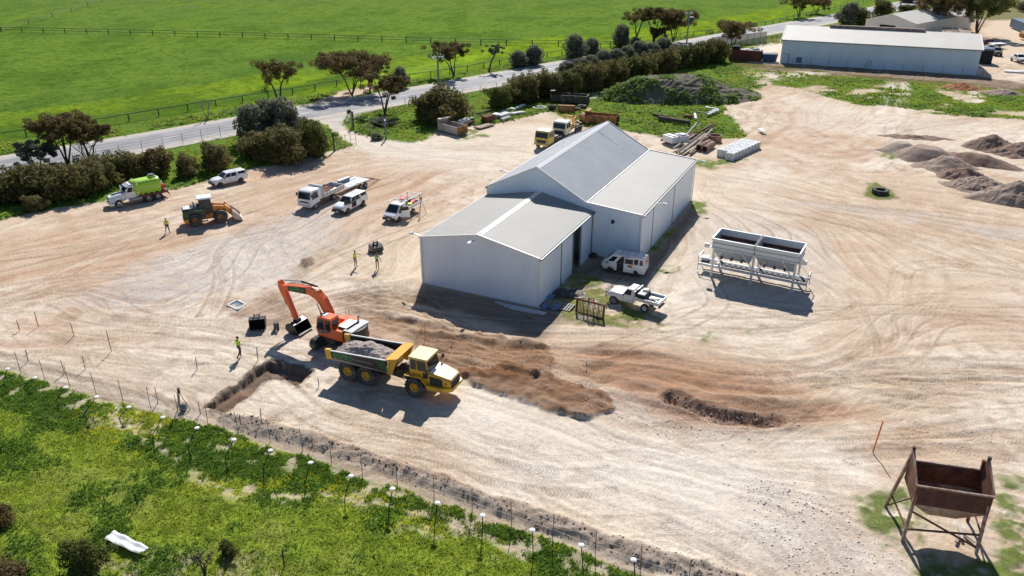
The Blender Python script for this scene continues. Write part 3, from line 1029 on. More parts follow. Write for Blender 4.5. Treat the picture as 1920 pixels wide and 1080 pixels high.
nr, nc = GX.shape
H[:3] = 0
H[-5:] = 0
verts = np.stack([GX, GY, H], -1).reshape(-1, 3).astype(np.float32)
ii = np.arange(nr * nc).reshape(nr, nc)
quads = np.stack([ii[:-1, :-1], ii[:-1, 1:], ii[1:, 1:], ii[1:, :-1]], -1).reshape(-1, 4)
me = bpy.data.meshes.new('ground')
me.vertices.add(len(verts))
me.vertices.foreach_set('co', verts.ravel())
me.loops.add(quads.size)
me.loops.foreach_set('vertex_index', quads.ravel().astype(np.int32))
me.polygons.add(len(quads))
me.polygons.foreach_set('loop_start', np.arange(0, quads.size, 4, dtype=np.int32))
me.update()
me.shade_smooth()
ca = me.attributes.new('soil', 'FLOAT_COLOR', 'POINT')
rgba = np.ones((nr * nc, 4), np.float32)
rgba[:, :3] = np.clip(col.reshape(-1, 3), 0, .85)
ca.data.foreach_set('color', rgba.ravel())
for nm, arr in (('ts', TR_S), ('td', TR_D), ('tm', TR_M), ('green', np.clip(green, 0, 1) * (1 - bare_fg))):
    a = me.attributes.new(nm, 'FLOAT', 'POINT')
    a.data.foreach_set('value', arr.ravel().astype(np.float32))


def ground_z(x, y):
    """height of the ground sheet at a point"""
    r = int(np.clip(np.searchsorted(ys, y) - 1, 0, nr - 2))
    h = hw[r]
    c = int(np.clip(np.searchsorted(us, x / h) - 1, 0, nc - 2))
    return float(H[r, c])


def ground_material():
    m, nt, b = nodes_of('soil')
    L = nt.links.new
    b.inputs['Roughness'].default_value = 0.95
    b.inputs['Specular IOR Level'].default_value = 0.0
    at = N(nt, 'ShaderNodeAttribute', attribute_name='soil')
    gr = N(nt, 'ShaderNodeAttribute', attribute_name='green')
    ts = N(nt, 'ShaderNodeAttribute', attribute_name='ts')
    td = N(nt, 'ShaderNodeAttribute', attribute_name='td')
    tm = N(nt, 'ShaderNodeAttribute', attribute_name='tm')
    tc = N(nt, 'ShaderNodeTexCoord')

    def noise(sc, det=4.0, ro=.6):
        n = N(nt, 'ShaderNodeTexNoise', Scale=sc, Detail=det, Roughness=ro)
        L(tc.outputs['Object'], n.inputs['Vector'])
        return n.outputs['Fac']

    def mr(v, a, b_, c, d):
        n = N(nt, 'ShaderNodeMapRange')
        for i, q in zip(('From Min', 'From Max', 'To Min', 'To Max'), (a, b_, c, d)):
            n.inputs[i].default_value = q
        L(v, n.inputs['Value'])
        return n.outputs[0]

    def ma(op, a, b_):
        n = N(nt, 'ShaderNodeMath', operation=op)
        for i, q in enumerate((a, b_)):
            if isinstance(q, (int, float)):
                n.inputs[i].default_value = q
            else:
                L(q, n.inputs[i])
        return n.outputs[0]

    f1 = noise(2.6, 6, .7)
    f2 = noise(9.0, 4, .7)
    f3 = noise(5.5, 8, .8)
    rdg = mr(ma('ABSOLUTE', ma('SUBTRACT', f3, .5), 0), 0, .04, .8, 1.0)
    rgm = mr(noise(.35, 4), .45, .6, 0, 1)
    rdg = ma('ADD', ma('MULTIPLY', rdg, rgm), ma('SUBTRACT', 1.0, rgm))
    k = ma('MULTIPLY', ma('MULTIPLY', mr(f1, .3, .7, .9, 1.2), mr(f2, .25, .75, .86, 1.24)), rdg)
    # pebbles
    vo = N(nt, 'ShaderNodeTexVoronoi', Scale=5.0)
    L(tc.outputs['Object'], vo.inputs['Vector'])
    pm = ma('MULTIPLY', mr(vo.outputs['Distance'], .1, .2, 1, 0), mr(noise(.5, 3), .5, .6, 0, 1))
    sep = N(nt, 'ShaderNodeSeparateColor')
    L(vo.outputs['Color'], sep.inputs[0])
    pk = mr(sep.outputs[0], 0, 1, .55, 1.35)
    # tread pattern
    ch = ma('ADD', ts.outputs['Fac'], ma('MULTIPLY', ma('ABSOLUTE', td.outputs['Fac'], 0), .22))
    sn = ma('SINE', ma('MULTIPLY', ch, 2 * PI / .26), 0)
    sn = mr(sn, -.3, .5, 0, 1)
    tmask = ma('MULTIPLY', tm.outputs['Fac'], mr(noise(.8, 3), .35, .55, .3, 1))
    tk = ma('SUBTRACT', 1.0, ma('MULTIPLY', tmask, ma('ADD', .12, ma('MULTIPLY', sn, .24))))
    # grass blades mottling
    g1 = noise(1.3, 5, .75)
    g2 = noise(14.0, 3, .8)
    gk = ma('MULTIPLY', mr(g1, .3, .7, .68, 1.3), mr(g2, .3, .7, .6, 1.4))
    mg = N(nt, 'ShaderNodeMix', data_type='FLOAT')
    L(gr.outputs['Fac'], mg.inputs[0])
    L(ma('MULTIPLY', k, tk), mg.inputs[2])
    L(gk, mg.inputs[3])
    mp = N(nt, 'ShaderNodeMix', data_type='FLOAT')
    L(ma('MULTIPLY', pm, ma('SUBTRACT', 1.0, gr.outputs['Fac'])), mp.inputs[0])
    L(mg.outputs[0], mp.inputs[2])
    L(ma('MULTIPLY', mg.outputs[0], pk), mp.inputs[3])
    vm = N(nt, 'ShaderNodeVectorMath', operation='SCALE')
    L(at.outputs['Color'], vm.inputs[0])
    L(mp.outputs[0], vm.inputs['Scale'])
    L(vm.outputs[0], b.inputs['Base Color'])
    hsum = ma('ADD', ma('ADD', ma('MULTIPLY', f1, .07), ma('MULTIPLY', f2, .03)), ma('MULTIPLY', f3, .04))
    hsum = ma('ADD', hsum, ma('MULTIPLY', ma('MULTIPLY', tmask, sn), -.014))
    hsum = ma('ADD', hsum, ma('MULTIPLY', pm, .02))
    hsum = ma('ADD', hsum, ma('MULTIPLY', gr.outputs['Fac'], ma('MULTIPLY', g2, .12)))
    bp = N(nt, 'ShaderNodeBump', Strength=1.0, Distance=1.0)
    L(hsum, bp.inputs['Height'])
    L(bp.outputs[0], b.inputs['Normal'])
    return m


me.materials.append(ground_material())
go = bpy.data.objects.new('ground', me)
C.objects.link(go)
tag(go, kind='structure')

# ================= ROAD =================
m, nt, b = nodes_of('asphalt')
b.inputs['Roughness'].default_value = .8
tc = N(nt, 'ShaderNodeTexCoord')
at = N(nt, 'ShaderNodeAttribute', attribute_name='lane')
n1_ = N(nt, 'ShaderNodeTexNoise', Scale=.35, Detail=6.0)
n2_ = N(nt, 'ShaderNodeTexNoise', Scale=8.0, Detail=4.0)
nt.links.new(tc.outputs['Object'], n1_.inputs[0])
nt.links.new(tc.outputs['Object'], n2_.inputs[0])
rp = N(nt, 'ShaderNodeValToRGB')
rp.color_ramp.elements[0].color = (.22, .22, .235, 1)
rp.color_ramp.elements[1].color = (.31, .305, .31, 1)
rp.color_ramp.elements[0].position = .35
rp.color_ramp.elements[1].position = .65
ad_ = N(nt, 'ShaderNodeMath', operation='ADD')
mu_ = N(nt, 'ShaderNodeMath', operation='MULTIPLY')
mu_.inputs[1].default_value = .25
nt.links.new(n2_.outputs[0], mu_.inputs[0])
nt.links.new(n1_.outputs[0], ad_.inputs[0])
nt.links.new(mu_.outputs[0], ad_.inputs[1])
a2_ = N(nt, 'ShaderNodeMath', operation='SUBTRACT')
nt.links.new(ad_.outputs[0], a2_.inputs[0])
m3_ = N(nt, 'ShaderNodeMath', operation='MULTIPLY_ADD')
nt.links.new(at.outputs['Fac'], m3_.inputs[0])
m3_.inputs[1].default_value = .14
m3_.inputs[2].default_value = .1
nt.links.new(m3_.outputs[0], a2_.inputs[1])
nt.links.new(a2_.outputs[0], rp.inputs[0])
nt.links.new(rp.outputs[0], b.inputs['Base Color'])
MATS['asphalt'] = m
mat('road_paint', (.72, .72, .7), .6, var=.08, dirt=(.3, .3, .3), dirt_amt=.2, dscale=4)
mat('gravel', (.47, .42, .37), .95, var=.18, dirt=(.55, .5, .43), dirt_amt=.4, scale=1.2, bump=.02)
mat('track_dirt', (.64, .57, .47), .95, var=.12, dirt=(.5, .42, .34), dirt_amt=.35, scale=.8, bump=.02)

ctr_px = [(308, 259.5), (437, 236), (662, 196.5), (850, 163), (960, 142.5), (1056, 124.5), (1303, 81.5), (1395, 64), (1610, 26), (1697, 8)]
CT = [(-250.0, -42.0), (-140.0, 52.0), (-73.6, 111.0)] + wp(ctr_px) + [(260, 440), (420, 610)]
CT = smooth_path(CT, 14)


def ribbon_pts(path, off):
    o = []
    for i, p in enumerate(path):
        a, b_ = path[max(i - 1, 0)], path[min(i + 1, len(path) - 1)]
        d = math.hypot(b_[0] - a[0], b_[1] - a[1]) + 1e-9
        o.append((p[0] - (b_[1] - a[1]) / d * off, p[1] + (b_[0] - a[0]) / d * off))
    return o


def ribbon(name, path, offs, z, mname, jitter=0.0, parent=None, lane=None):
    bm = bmesh.new()
    rows = [ribbon_pts(path, o) for o in offs]
    vs = []
    for j, r in enumerate(rows):
        rv = []
        for i, p in enumerate(r):
            jx = jitter * (random.random() - .5) if j in (0, len(rows) - 1) else 0
            rv.append(bm.verts.new((p[0] + jx, p[1] + jx, z)))
        vs.append(rv)
    for a, b_ in zip(vs[:-1], vs[1:]):
        for i in range(len(path) - 1):
            bm.faces.new((a[i], a[i + 1], b_[i + 1], b_[i]))
    bmesh.ops.recalc_face_normals(bm, faces=bm.faces)
    me = bpy.data.meshes.new(name)
    bm.to_mesh(me)
    bm.free()
    me.materials.append(MATS[mname])
    if lane:
        a = me.attributes.new('lane', 'FLOAT', 'POINT')
        vals = []
        for v_ in lane:
            vals += [v_] * len(path)
        a.data.foreach_set('value', vals)
    o = bpy.data.objects.new(name, me)
    C.objects.link(o)
    o.parent = parent
    return o


def dense(path, step):
    o = []
    for a, b_ in zip(path[:-1], path[1:]):
        n = max(1, int(math.hypot(b_[0] - a[0], b_[1] - a[1]) / step))
        for k in range(n):
            o.append((a[0] + (b_[0] - a[0]) * k / n, a[1] + (b_[1] - a[1]) * k / n))
    return o + [path[-1]]


CTD = dense(CT, 1.0)
sh = ribbon('road_shoulder', CTD, [-6.6, -5, 5, 6.0], .03, 'gravel', 1.3)
tag(sh, kind='structure')
rd = ribbon('road', CTD, [-4.0, -2.7, -1.9, -1, 0, 1, 1.9, 2.7, 4.0], .045, 'asphalt', .15, lane=[0, 1, .2, .9, .1, .9, .2, 1, 0])
tag(rd, kind='structure')
# painted lines: edge lines, broken centre line, solid where the road bends
bm_ = MB().m('road_paint')


def strip(path, off, w, i0, i1, z=.052):
    A = ribbon_pts(path, off - w / 2)
    B = ribbon_pts(path, off + w / 2)
    for i in range(i0, i1):
        bm_.poly([(*A[i], z), (*A[i + 1], z), (*B[i + 1], z), (*B[i], z)])


n_ = len(CTD)
gx_, gy_ = G(600, 214)
for i in range(n_ - 1):
    near_gate = math.hypot(CTD[i][0] - gx_, CTD[i][1] - gy_) < 13
    strip(CTD, 3.45, .13, i, i + 1)
    if not near_gate:
        strip(CTD, -3.45, .13, i, i + 1)
    if CTD[i][0] > -4:
        strip(CTD, 0, .16, i, i + 1)
dist = 0
i = 0
dash0 = min(range(n_), key=lambda q: math.hypot(CTD[q][0] - G(291, 262)[0], CTD[q][1] - G(291, 262)[1]))
i = dash0
acc = 0
for sgn in (1, -1):
    acc = 0
    i = dash0
    while 1 < i < n_ - 2 and (CTD[i][0] < -4):
        d = math.hypot(CTD[i + 1][0] - CTD[i][0], CTD[i + 1][1] - CTD[i][1])
        ph = acc % 12 if sgn > 0 else (12 - acc % 12)
        if ph < 3.1:
            strip(CTD, 0, .15, i, i + 1)
        acc += d
        i += sgn
lines = bm_.build('road_marking')
tag(lines, kind='structure')

# ================= BUILDINGS =================
def sheet_mat(name, col, pitch, amp, rough, metal, axes='xy', var=.05, dirt=None, da=.2, lap=.9):
    m, nt, b = nodes_of(name)
    L = nt.links.new
    b.inputs['Roughness'].default_value = rough
    b.inputs['Metallic'].default_value = metal
    tc = N(nt, 'ShaderNodeTexCoord')
    sp = N(nt, 'ShaderNodeSeparateXYZ')
    L(tc.outputs['Object'], sp.inputs[0])
    tot = None
    for ax in axes:
        a = N(nt, 'ShaderNodeMath', operation='MULTIPLY')
        a.inputs[1].default_value = 2 * PI / pitch
        L(sp.outputs['XYZ'.index(ax.upper())], a.inputs[0])
        s_ = N(nt, 'ShaderNodeMath', operation='SINE')
        L(a.outputs[0], s_.inputs[0])
        if tot is None:
            tot = s_.outputs[0]
        else:
            ad = N(nt, 'ShaderNodeMath', operation='ADD')
            L(tot, ad.inputs[0])
            L(s_.outputs[0], ad.inputs[1])
            tot = ad.outputs[0]
    bp = N(nt, 'ShaderNodeBump', Strength=1.0, Distance=amp)
    L(tot, bp.inputs['Height'])
    L(bp.outputs[0], b.inputs['Normal'])
    n1 = N(nt, 'ShaderNodeTexNoise', Scale=.35, Detail=6.0, Roughness=.6)
    mp = N(nt, 'ShaderNodeMapping')
    mp.inputs['Scale'].default_value = (1, 1, .5)
    L(tc.outputs['Object'], mp.inputs[0])
    L(mp.outputs[0], n1.inputs[0])
    rp = N(nt, 'ShaderNodeValToRGB')
    rp.color_ramp.elements[0].position = .35
    rp.color_ramp.elements[1].position = .65
    rp.color_ramp.elements[0].color = (*[c * (1 - var) for c in col], 1)
    rp.color_ramp.elements[1].color = (*[c * (1 + var) for c in col], 1)
    L(n1.outputs[0], rp.inputs[0])
    # dark lap lines of the sheets
    w = N(nt, 'ShaderNodeMapRange')
    w.inputs['From Min'].default_value = -1.0 * len(axes)
    w.inputs['From Max'].default_value = -.55 * len(axes)
    w.inputs['To Min'].default_value = lap
    w.inputs['To Max'].default_value = 1.0
    L(tot, w.inputs[0])
    vm = N(nt, 'ShaderNodeVectorMath', operation='SCALE')
    L(rp.outputs[0], vm.inputs[0])
    L(w.outputs[0], vm.inputs['Scale'])
    out = vm.outputs[0]
    if dirt:
        n2 = N(nt, 'ShaderNodeTexNoise', Scale=1.4, Detail=8.0, Roughness=.75)
        L(tc.outputs['Object'], n2.inputs[0])
        r2 = N(nt, 'ShaderNodeMapRange')
        r2.inputs['From Min'].default_value = .5
        r2.inputs['From Max'].default_value = .8
        r2.inputs['To Max'].default_value = da
        L(n2.outputs[0], r2.inputs[0])
        mx = N(nt, 'ShaderNodeMixRGB')
        mx.inputs[2].default_value = (*dirt, 1)
        L(r2.outputs[0], mx.inputs[0])
        L(out, mx.inputs[1])
        out = mx.outputs[0]
    L(out, b.inputs['Base Color'])
    MATS[name] = m


sheet_mat('wall_sheet', (.80, .91, 1.0), .30, .013, .5, .0, 'xy', dirt=(.6, .6, .62), da=.2, lap=.95)
sheet_mat('wall_sheet_flat', (.8, .89, .99), .30, .006, .5, .0, 'xy', dirt=(.6, .6, .6), da=.2, lap=.97)
sheet_mat('roof_sheet', (.36, .35, .33), .38, .014, .62, .0, 'y', dirt=(.3, .28, .25), da=.45, lap=.8)
sheet_mat('roof_sheet_main', (.45, .465, .49), .3, .03, .55, .05, 'y', lap=.88, var=.07, dirt=(.3, .3, .3), da=.4)
sheet_mat('far_wall', (.7, .84, .95), .4, .008, .6, .05, 'x', dirt=(.36, .4, .45), da=.3)
sheet_mat('far_roof', (.56, .54, .49), .4, .006, .65, .0, 'x', dirt=(.7, .66, .58), da=.2)
sheet_mat('cream_wall', (.72, .7, .64), .4, .02, .6, .05, 'xy', dirt=(.4, .36, .3), da=.3)
mat('ridge_white', (.8, .8, .79), .45, metal=.1, var=.04)
mat('gutter_grey', (.2, .22, .24), .5, metal=.3)
mat('container_red', (.16, .035, .028), .6, var=.25, dirt=(.24, .12, .09), dirt_amt=.3)
mat('container_blue', (.06, .12, .2), .55, var=.2, dirt=(.15, .17, .2), dirt_amt=.3)
mat('shade_black', (.02, .022, .025), .8)

YAW = R_(-25.491)
PX0, PY0 = -8.726, 71.157
shed = thing('shed', 'big pale steel shed with a low gabled front, tall hall and side lean-to', 'shed', (PX0, PY0, 0), YAW)


def wall_panel(name, a, b_, z0, z1a, z1b, mname, parent, t=.06, mid=None):
    """vertical wall from a to b (xy) with a sloping top, thickness t"""
    mb = new_mb(mname)
    dx, dy = b_[0] - a[0], b_[1] - a[1]
    L = math.hypot(dx, dy)
    nx, ny = -dy / L * t, dx / L * t
    pts = [(a[0], a[1], z0), (b_[0], b_[1], z0), (b_[0], b_[1], z1b)]
    if mid:
        pts.append((a[0] + dx * mid[0], a[1] + dy * mid[0], mid[1]))
    pts.append((a[0], a[1], z1a))
    mb.hexa(pts, [(x + nx, y + ny, z) for x, y, z in pts])
    return mb.build(name, parent)


def slab(mb, quad, t):
    """roof sheet: quad + thickness upwards"""
    mb.hexa(quad, [(x, y, z + t) for x, y, z in quad])


W1, H1, AX1, A1, D1, D2 = 12.384, 4.88, 6.26, 6.12, 13.936, 36.02
HL, AX, HA, VX_, HV, XR, HR = 5.79, 5.97, 8.79, 11.54, 5.74, 17.604, 5.22


def dist_base(p, corner):
    g, c = G(*p), G(*corner)
    return math.hypot(g[0] - c[0], g[1] - c[1])


c1 = (1009, 576.1)
sA = dist_base((1049, 534.8), c1)
o1 = dist_base((1071.3, 512), c1)
o2 = dist_base((1084.3, 498), c1)
k = D1 / dist_base((1107.9, 475.5), c1)
sA, o1, o2 = sA * k, o1 * k, o2 * k
# front low shed
wall_panel('front_wall', (0, 0), (W1, 0), 0, H1, H1, 'wall_sheet', shed, mid=(AX1 / W1, A1))
wall_panel('side_wall', (0, D1), (0, 0), 0, H1, H1, 'wall_sheet', shed)
wall_panel('door', (W1 + .03, 0.05), (W1 + .03, sA), 0, H1 - .1, H1 - .1, 'wall_sheet_flat', shed)
wall_panel('door', (W1 - .03, sA), (W1 - .03, o1), 0, H1 - .1, H1 - .1, 'wall_sheet_flat', shed)
wall_panel('door', (W1 - .0, o2), (W1 - .0, D1), 0, H1 - .1, H1 - .1, 'wall_sheet_flat', shed)
for y in (sA, o1, o2, D1 - .25):
    mb = new_mb('gutter_grey')
    mb.box((W1 + .06, y, H1 / 2), (.06, .1, H1 - .1))
    mb.build('door_frame', shed)
mb = new_mb('interior')
mb.box((W1 - 2.5, (o1 + o2) / 2, H1 / 2), (.1, o2 - o1 + 4, H1 - .2))
mb.build('inner_wall', shed)
# corner trims
for x, y, h in ((W1 + .02, -.02, H1 - .05), (-.02, -.02, H1 - .05), (XR + .03, D1 - .03, HR - .06)):
    mb = new_mb('ridge_white')
    mb.box((x, y, h / 2), (.16, .16, h))
    mb.build('corner_trim', shed)
ov = .12
mb = new_mb('roof_sheet')
slab(mb, [(-ov, -ov, H1 - .02), (AX1, -ov, A1), (AX1, D1, A1), (-ov, D1, H1 - .02)], .05)
slab(mb, [(AX1, -ov, A1), (W1 + ov, -ov, H1 - .02), (W1 + ov, D1, H1 - .02), (AX1, D1, A1)], .05)
mb.build('roof', shed)
mb = new_mb('ridge_white')
for s in (-1, 1):
    sl_ = (A1 - H1) / AX1
    mb.hexa([(AX1, -ov - .02, A1 + .065), (AX1 + s * .3, -ov - .02, A1 + .065 - .3 * sl_), (AX1 + s * .3, D1, A1 + .065 - .3 * sl_), (AX1, D1, A1 + .065)],
            [(AX1, -ov - .02, A1 + .09), (AX1 + s * .3, -ov - .02, A1 + .08 - .3 * sl_), (AX1 + s * .3, D1, A1 + .08 - .3 * sl_), (AX1, D1, A1 + .09)])
mb.bar((-ov, -ov - .05, H1 + .03), (AX1, -ov - .05, A1 + .06), .1, .16)
mb.bar((AX1, -ov - .05, A1 + .06), (W1 + ov, -ov - .05, H1 + .03), .1, .16)
mb.build('ridge_cap', shed)
for c_, d_ in (((W1 + .2, D1 / 2 - .05, H1 - .1), (.16, D1 + .1, .14)), ((-.2, D1 / 2, H1 - .1), (.16, D1, .14)), ((XR + .2, (D1 + D2) / 2, HR - .12), (.18, D2 - D1 + .1, .16)), ((-.2, (D1 + D2) / 2, HL - .12), (.18, D2 - D1, .16))):
    mb = new_mb('gutter_grey')
    mb.box(c_, d_)
    mb.build('gutter', shed)
# tall hall
wall_panel('gable_wall', (0, D1), (VX_, D1), 0, HL, HV, 'wall_sheet', shed, mid=(AX / VX_, HA))
wall_panel('gable_wall', (VX_, D2), (0, D2), 0, HV, HL, 'wall_sheet', shed, mid=(1 - AX / VX_, HA))
wall_panel('side_wall', (0, D2), (0, D1), 0, HL, HL, 'wall_sheet', shed)
mb = new_mb('roof_sheet_main')
slab(mb, [(-ov, D1 - ov, HL - .02), (AX, D1 - ov, HA), (AX, D2 + ov, HA), (-ov, D2 + ov, HL - .02)], .05)
slab(mb, [(AX, D1 - ov, HA), (VX_, D1 - ov, HV + .04), (VX_, D2 + ov, HV + .04), (AX, D2 + ov, HA)], .05)
mb.build('roof', shed)
mb = new_mb('ridge_white')
for s, X1, Z1 in ((-1, 0, HL), (1, VX_, HV)):
    sl_ = (HA - Z1) / abs(X1 - AX)
    mb.hexa([(AX, D1 - ov - .03, HA + .065), (AX + s * .32, D1 - ov - .03, HA + .065 - .32 * sl_), (AX + s * .32, D2 + ov, HA + .065 - .32 * sl_), (AX, D2 + ov, HA + .065)],
            [(AX, D1 - ov - .03, HA + .09), (AX + s * .32, D1 - ov - .03, HA + .08 - .32 * sl_), (AX + s * .32, D2 + ov, HA + .08 - .32 * sl_), (AX, D2 + ov, HA + .09)])
    for yy in (D1 - ov - .06, D2 + ov + .06):
        mb.bar((AX, yy, HA + .06), (X1 + (-.1 if s < 0 else 0), yy, Z1 + .06), .12, .16)
mb.build('ridge_cap', shed)
# a patched roof strip near the far end
mb = new_mb('gutter_grey')
sl_ = (HA - HV) / (VX_ - AX)
yy = D2 - 4.6
mb.hexa([(AX + .5, yy, HA + .06 - .5 * sl_), (VX_ - .1, yy, HV + .11), (VX_ - .1, yy + .22, HV + .11), (AX + .5, yy + .22, HA + .06 - .5 * sl_)],
        [(AX + .5, yy, HA + .075 - .5 * sl_), (VX_ - .1, yy, HV + .125), (VX_ - .1, yy + .22, HV + .125), (AX + .5, yy + .22, HA + .075 - .5 * sl_)])
mb.build('roof_joint', shed)
# lean-to
wall_panel('side_wall', (VX_, D1 - .0), (XR, D1 - .0), 0, HV - .05, HR - .05, 'wall_sheet', shed)
wall_panel('side_wall', (XR, D2), (VX_, D2), 0, HR - .05, HV - .05, 'wall_sheet', shed)
c2 = (1196.3, 490.4)
kk = (D2 - D1) / dist_base((1295.3, 377.5), c2)
s1_, s2_ = D1 + dist_base((1219.3, 463.8), c2) * kk, D1 + dist_base((1259.5, 419), c2) * kk
g_ = .28
for a, b_, dx in ((D1 + .06, s1_ - g_ / 2, 0), (s1_ + g_ / 2, s2_ - g_ / 2, .0), (s2_ + g_ / 2, D2 - .1, 0)):
    wall_panel('door', (XR + dx, a), (XR + dx, b_), 0, HR - .28, HR - .28, 'wall_sheet_flat', shed)
mb = new_mb('interior')
for y in (s1_, s2_):
    mb.box((XR - .03, y, HR / 2 - .15), (.04, .3, HR - .35))
mb.box((XR - .8, (D1 + D2) / 2, HR / 2 - .1), (.1, D2 - D1 - .5, HR - .5))
mb.build('inner_wall', shed)
mb = new_mb('white_paint')
mb.box((XR + .1, (D1 + D2) / 2, HR - .3), (.1, D2 - D1 - .1, .14))
mb.build('door_rail', shed)
mb = new_mb('roof_sheet')
slab(mb, [(VX_ + .12, D1 - ov, HV - .02), (XR + ov, D1 - ov, HR), (XR + ov, D2 + ov, HR), (VX_ + .12, D2 + ov, HV - .02)], .05)
mb.build('roof', shed)
mb = new_mb('ridge_white')
mb.bar((VX_ + .14, D1 - ov, HV + .05), (VX_ + .14, D2 + ov, HV + .05), .1, .1)
mb.build('valley_cap', shed)
for yy in (D1 - ov - .06, D2 + ov + .06):
    mb = new_mb('ridge_white')
    mb.bar((VX_ + .05, yy, HV + .04), (XR + ov, yy, HR + .05), .12, .18)
    mb.build('barge_board', shed)


def floodlight(x, y, z, dx, dy):
    mb = new_mb('steel')
    mb.bar((x, y, z), (x + dx * .7, y + dy * .7, z + .1), .06)
    mb.m('white_plastic')
    mb.box((x + dx * .95, y + dy * .95, z + .1), (.42 if abs(dx) > 0 else .28, .28 if abs(dx) > 0 else .42, .16), ry=.2 * dx, rx=-.2 * dy)
    mb.build('floodlight', shed)


floodlight(AX1 - .4, -.1, A1 - .55, 0, -1)
floodlight(-.25, .3, H1, -1, 0)
floodlight(XR + .2, s1_ - .1, HR - .05, 1, 0)
floodlight(XR + .2, D2 - .2, HR - .05, 1, 0)
floodlight(-.25, D1 + 6, HL, -1, 0)
mb = new_mb('black_plastic')
mb.cyl((14.6, D1 - .02, 4.1), (14.6, D1 - .3, 4.05), .2, .14)
mb.build('wall_lamp', shed)

for x, y, h in ((W1 + .12, D1 - .12, H1 - .15), (-.14, .25, H1 - .15), (-.14, D1 + .3, HL - .15), (XR + .12, D2 - .15, HR - .2)):
    mb = new_mb('white_paint')
    mb.cyl((x, y, 0), (x, y, h), .06, n=8)
    mb.build('downpipe', shed)
# ---- long shed far right
gA, gB = G(1462, 118), G(1830, 141)
ya = math.atan2(gB[1] - gA[1], gB[0] - gA[0])
LL = math.hypot(gB[0] - gA[0], gB[1] - gA[1])
fs = thing('long_shed', 'long low shed with a cream roof and a plain pale blue back wall', 'shed', (*gA, 0), ya)
wall_panel('back_wall', (0, 0), (LL, 0), 0, 5.45, 5.45, 'far_wall', fs)
wall_panel('front_wall', (LL, 20), (0, 20), 0, 5.45, 5.45, 'far_wall', fs)
wall_panel('end_wall', (0, 20), (0, 0), 0, 5.45, 5.45, 'far_wall', fs, mid=(.5, 7.6))
wall_panel('end_wall', (LL, 0), (LL, 20), 0, 5.45, 5.45, 'far_wall', fs, mid=(.5, 7.6))
mb = new_mb('far_roof')
slab(mb, [(-.3, -.25, 5.42), (LL + .3, -.25, 5.42), (LL + .3, 10, 7.62), (-.3, 10, 7.62)], .08)
slab(mb, [(-.3, 10, 7.62), (LL + .3, 10, 7.62), (LL + .3, 20.25, 5.42), (-.3, 20.25, 5.42)], .08)
mb.build('roof', fs)
mb = new_mb('rust_pale')
mb.box((LL * .48, 10, 7.95), (LL * .5, .9, .5))
mb.build('ridge_vent', fs)
mb = new_mb('gutter_grey')
mb.box((LL / 2, -.35, 5.36), (LL + .6, .2, .18))
mb.build('gutter', fs)
for x in (-.32, LL + .32):
    mb = new_mb('white_paint')
    mb.bar((x, -.3, 5.5), (x, 10, 7.7), .14, .25)
    mb.build('barge_board', fs)
mb = new_mb('slate')
mb.box((4.3, -.06, 1.0), (1.3, .1, 1.3))
mb.build('hatch', fs)
mb = new_mb('gutter_grey')
mb.bar((19.5, -.1, .5), (19.5, -.1, 1.7), .07)
mb.bar((20.3, -.1, .5), (20.3, -.1, 1.7), .07)
mb.bar((19.5, -.1, 1.7), (20.3, -.1, 1.7), .07)
mb.bar((19.5, -.1, .5), (20.3, -.1, .5), .07)
mb.build('hatch_frame', fs)
mb = new_mb('gutter_grey')
mb.bar((1.9, -.1, 0), (1.9, -.1, 2.2), .14)
mb.bar((.4, -.1, 2.2), (1.9, -.1, 2.2), .08)
mb.build('door_frame', fs)
# dark side annex
gx, gy = G(1849, 121)
an = thing('annex', 'black shade-cloth annex with a blue lip on the end of the long shed', 'shelter', (gx, gy + 1.5, 0), ya)
mb = new_mb('shade_black')
mb.box((0, 1.2, 1.7), (3.4, 3.6, 3.4))
mb.build('cloth_wall', an)
mb = new_mb('blue_paint')
mb.box((0, 1.2, 3.46), (3.6, 3.8, .12))
mb.build('roof', an)
mb = new_mb('slate')
mb.box((0, -.75, 3.3), (3.6, .12, .3))
mb.build('fascia', an)
# fence in front of the long shed wall
t = thing('wire_fence', 'thin post and wire fence along the foot of the long blue wall', 'fence', (*gA, 0), ya)
for i in range(12):
    mb = new_mb('post_steel')
    x = -1 + i * (LL + 2) / 11
    mb.cyl((x, -1.6, 0), (x, -1.6, 1.7), .045, n=6)
    mb.build('post', t)
mb = new_mb('post_steel')
for z in (.5, 1.0, 1.6):
    mb.bar((-1, -1.6, z), (LL + 1, -1.6, z), .012)
mb.build('wire', t)

# ---- gabled workshop behind
zA = 4.8
pA, pB, pC = G(1624, 36, zA), G(1717.5, 45, zA), G(1811, 24.5, zA)
ux, uy = pB[0] - pA[0], pB[1] - pA[1]
wA = math.atan2(uy, ux)
LW = math.hypot(ux, uy)
nx_, ny_ = -uy / LW, ux / LW
LD = (pC[0] - pB[0]) * nx_ + (pC[1] - pB[1]) * ny_
ws = thing('workshop', 'cream gabled workshop with a white roof and one open roller door', 'shed', (*pA, 0), wA)
za = 6.9
dr0, dr1 = LW * .30, LW * .62
wall_panel('gable_wall', (0, 0), (dr0, 0), 0, zA, zA, 'cream_wall', ws)
wall_panel('gable_wall', (dr1, 0), (LW, 0), 0, zA, zA, 'cream_wall', ws)
mb = new_mb('cream_wall')
pts = [(dr0, 0, 3.8), (dr1, 0, 3.8), (dr1, 0, zA), (LW, 0, zA), (LW / 2, 0, za), (0, 0, zA), (dr0, 0, zA)]
mb.hexa(pts, [(x, .06, z) for x, y, z in pts])
mb.build('gable_wall', ws)
mb = new_mb('interior')
mb.box(((dr0 + dr1) / 2, 2.5, 1.9), (dr1 - dr0 + 2, .1, 3.8))
mb.build('inner_wall', ws)
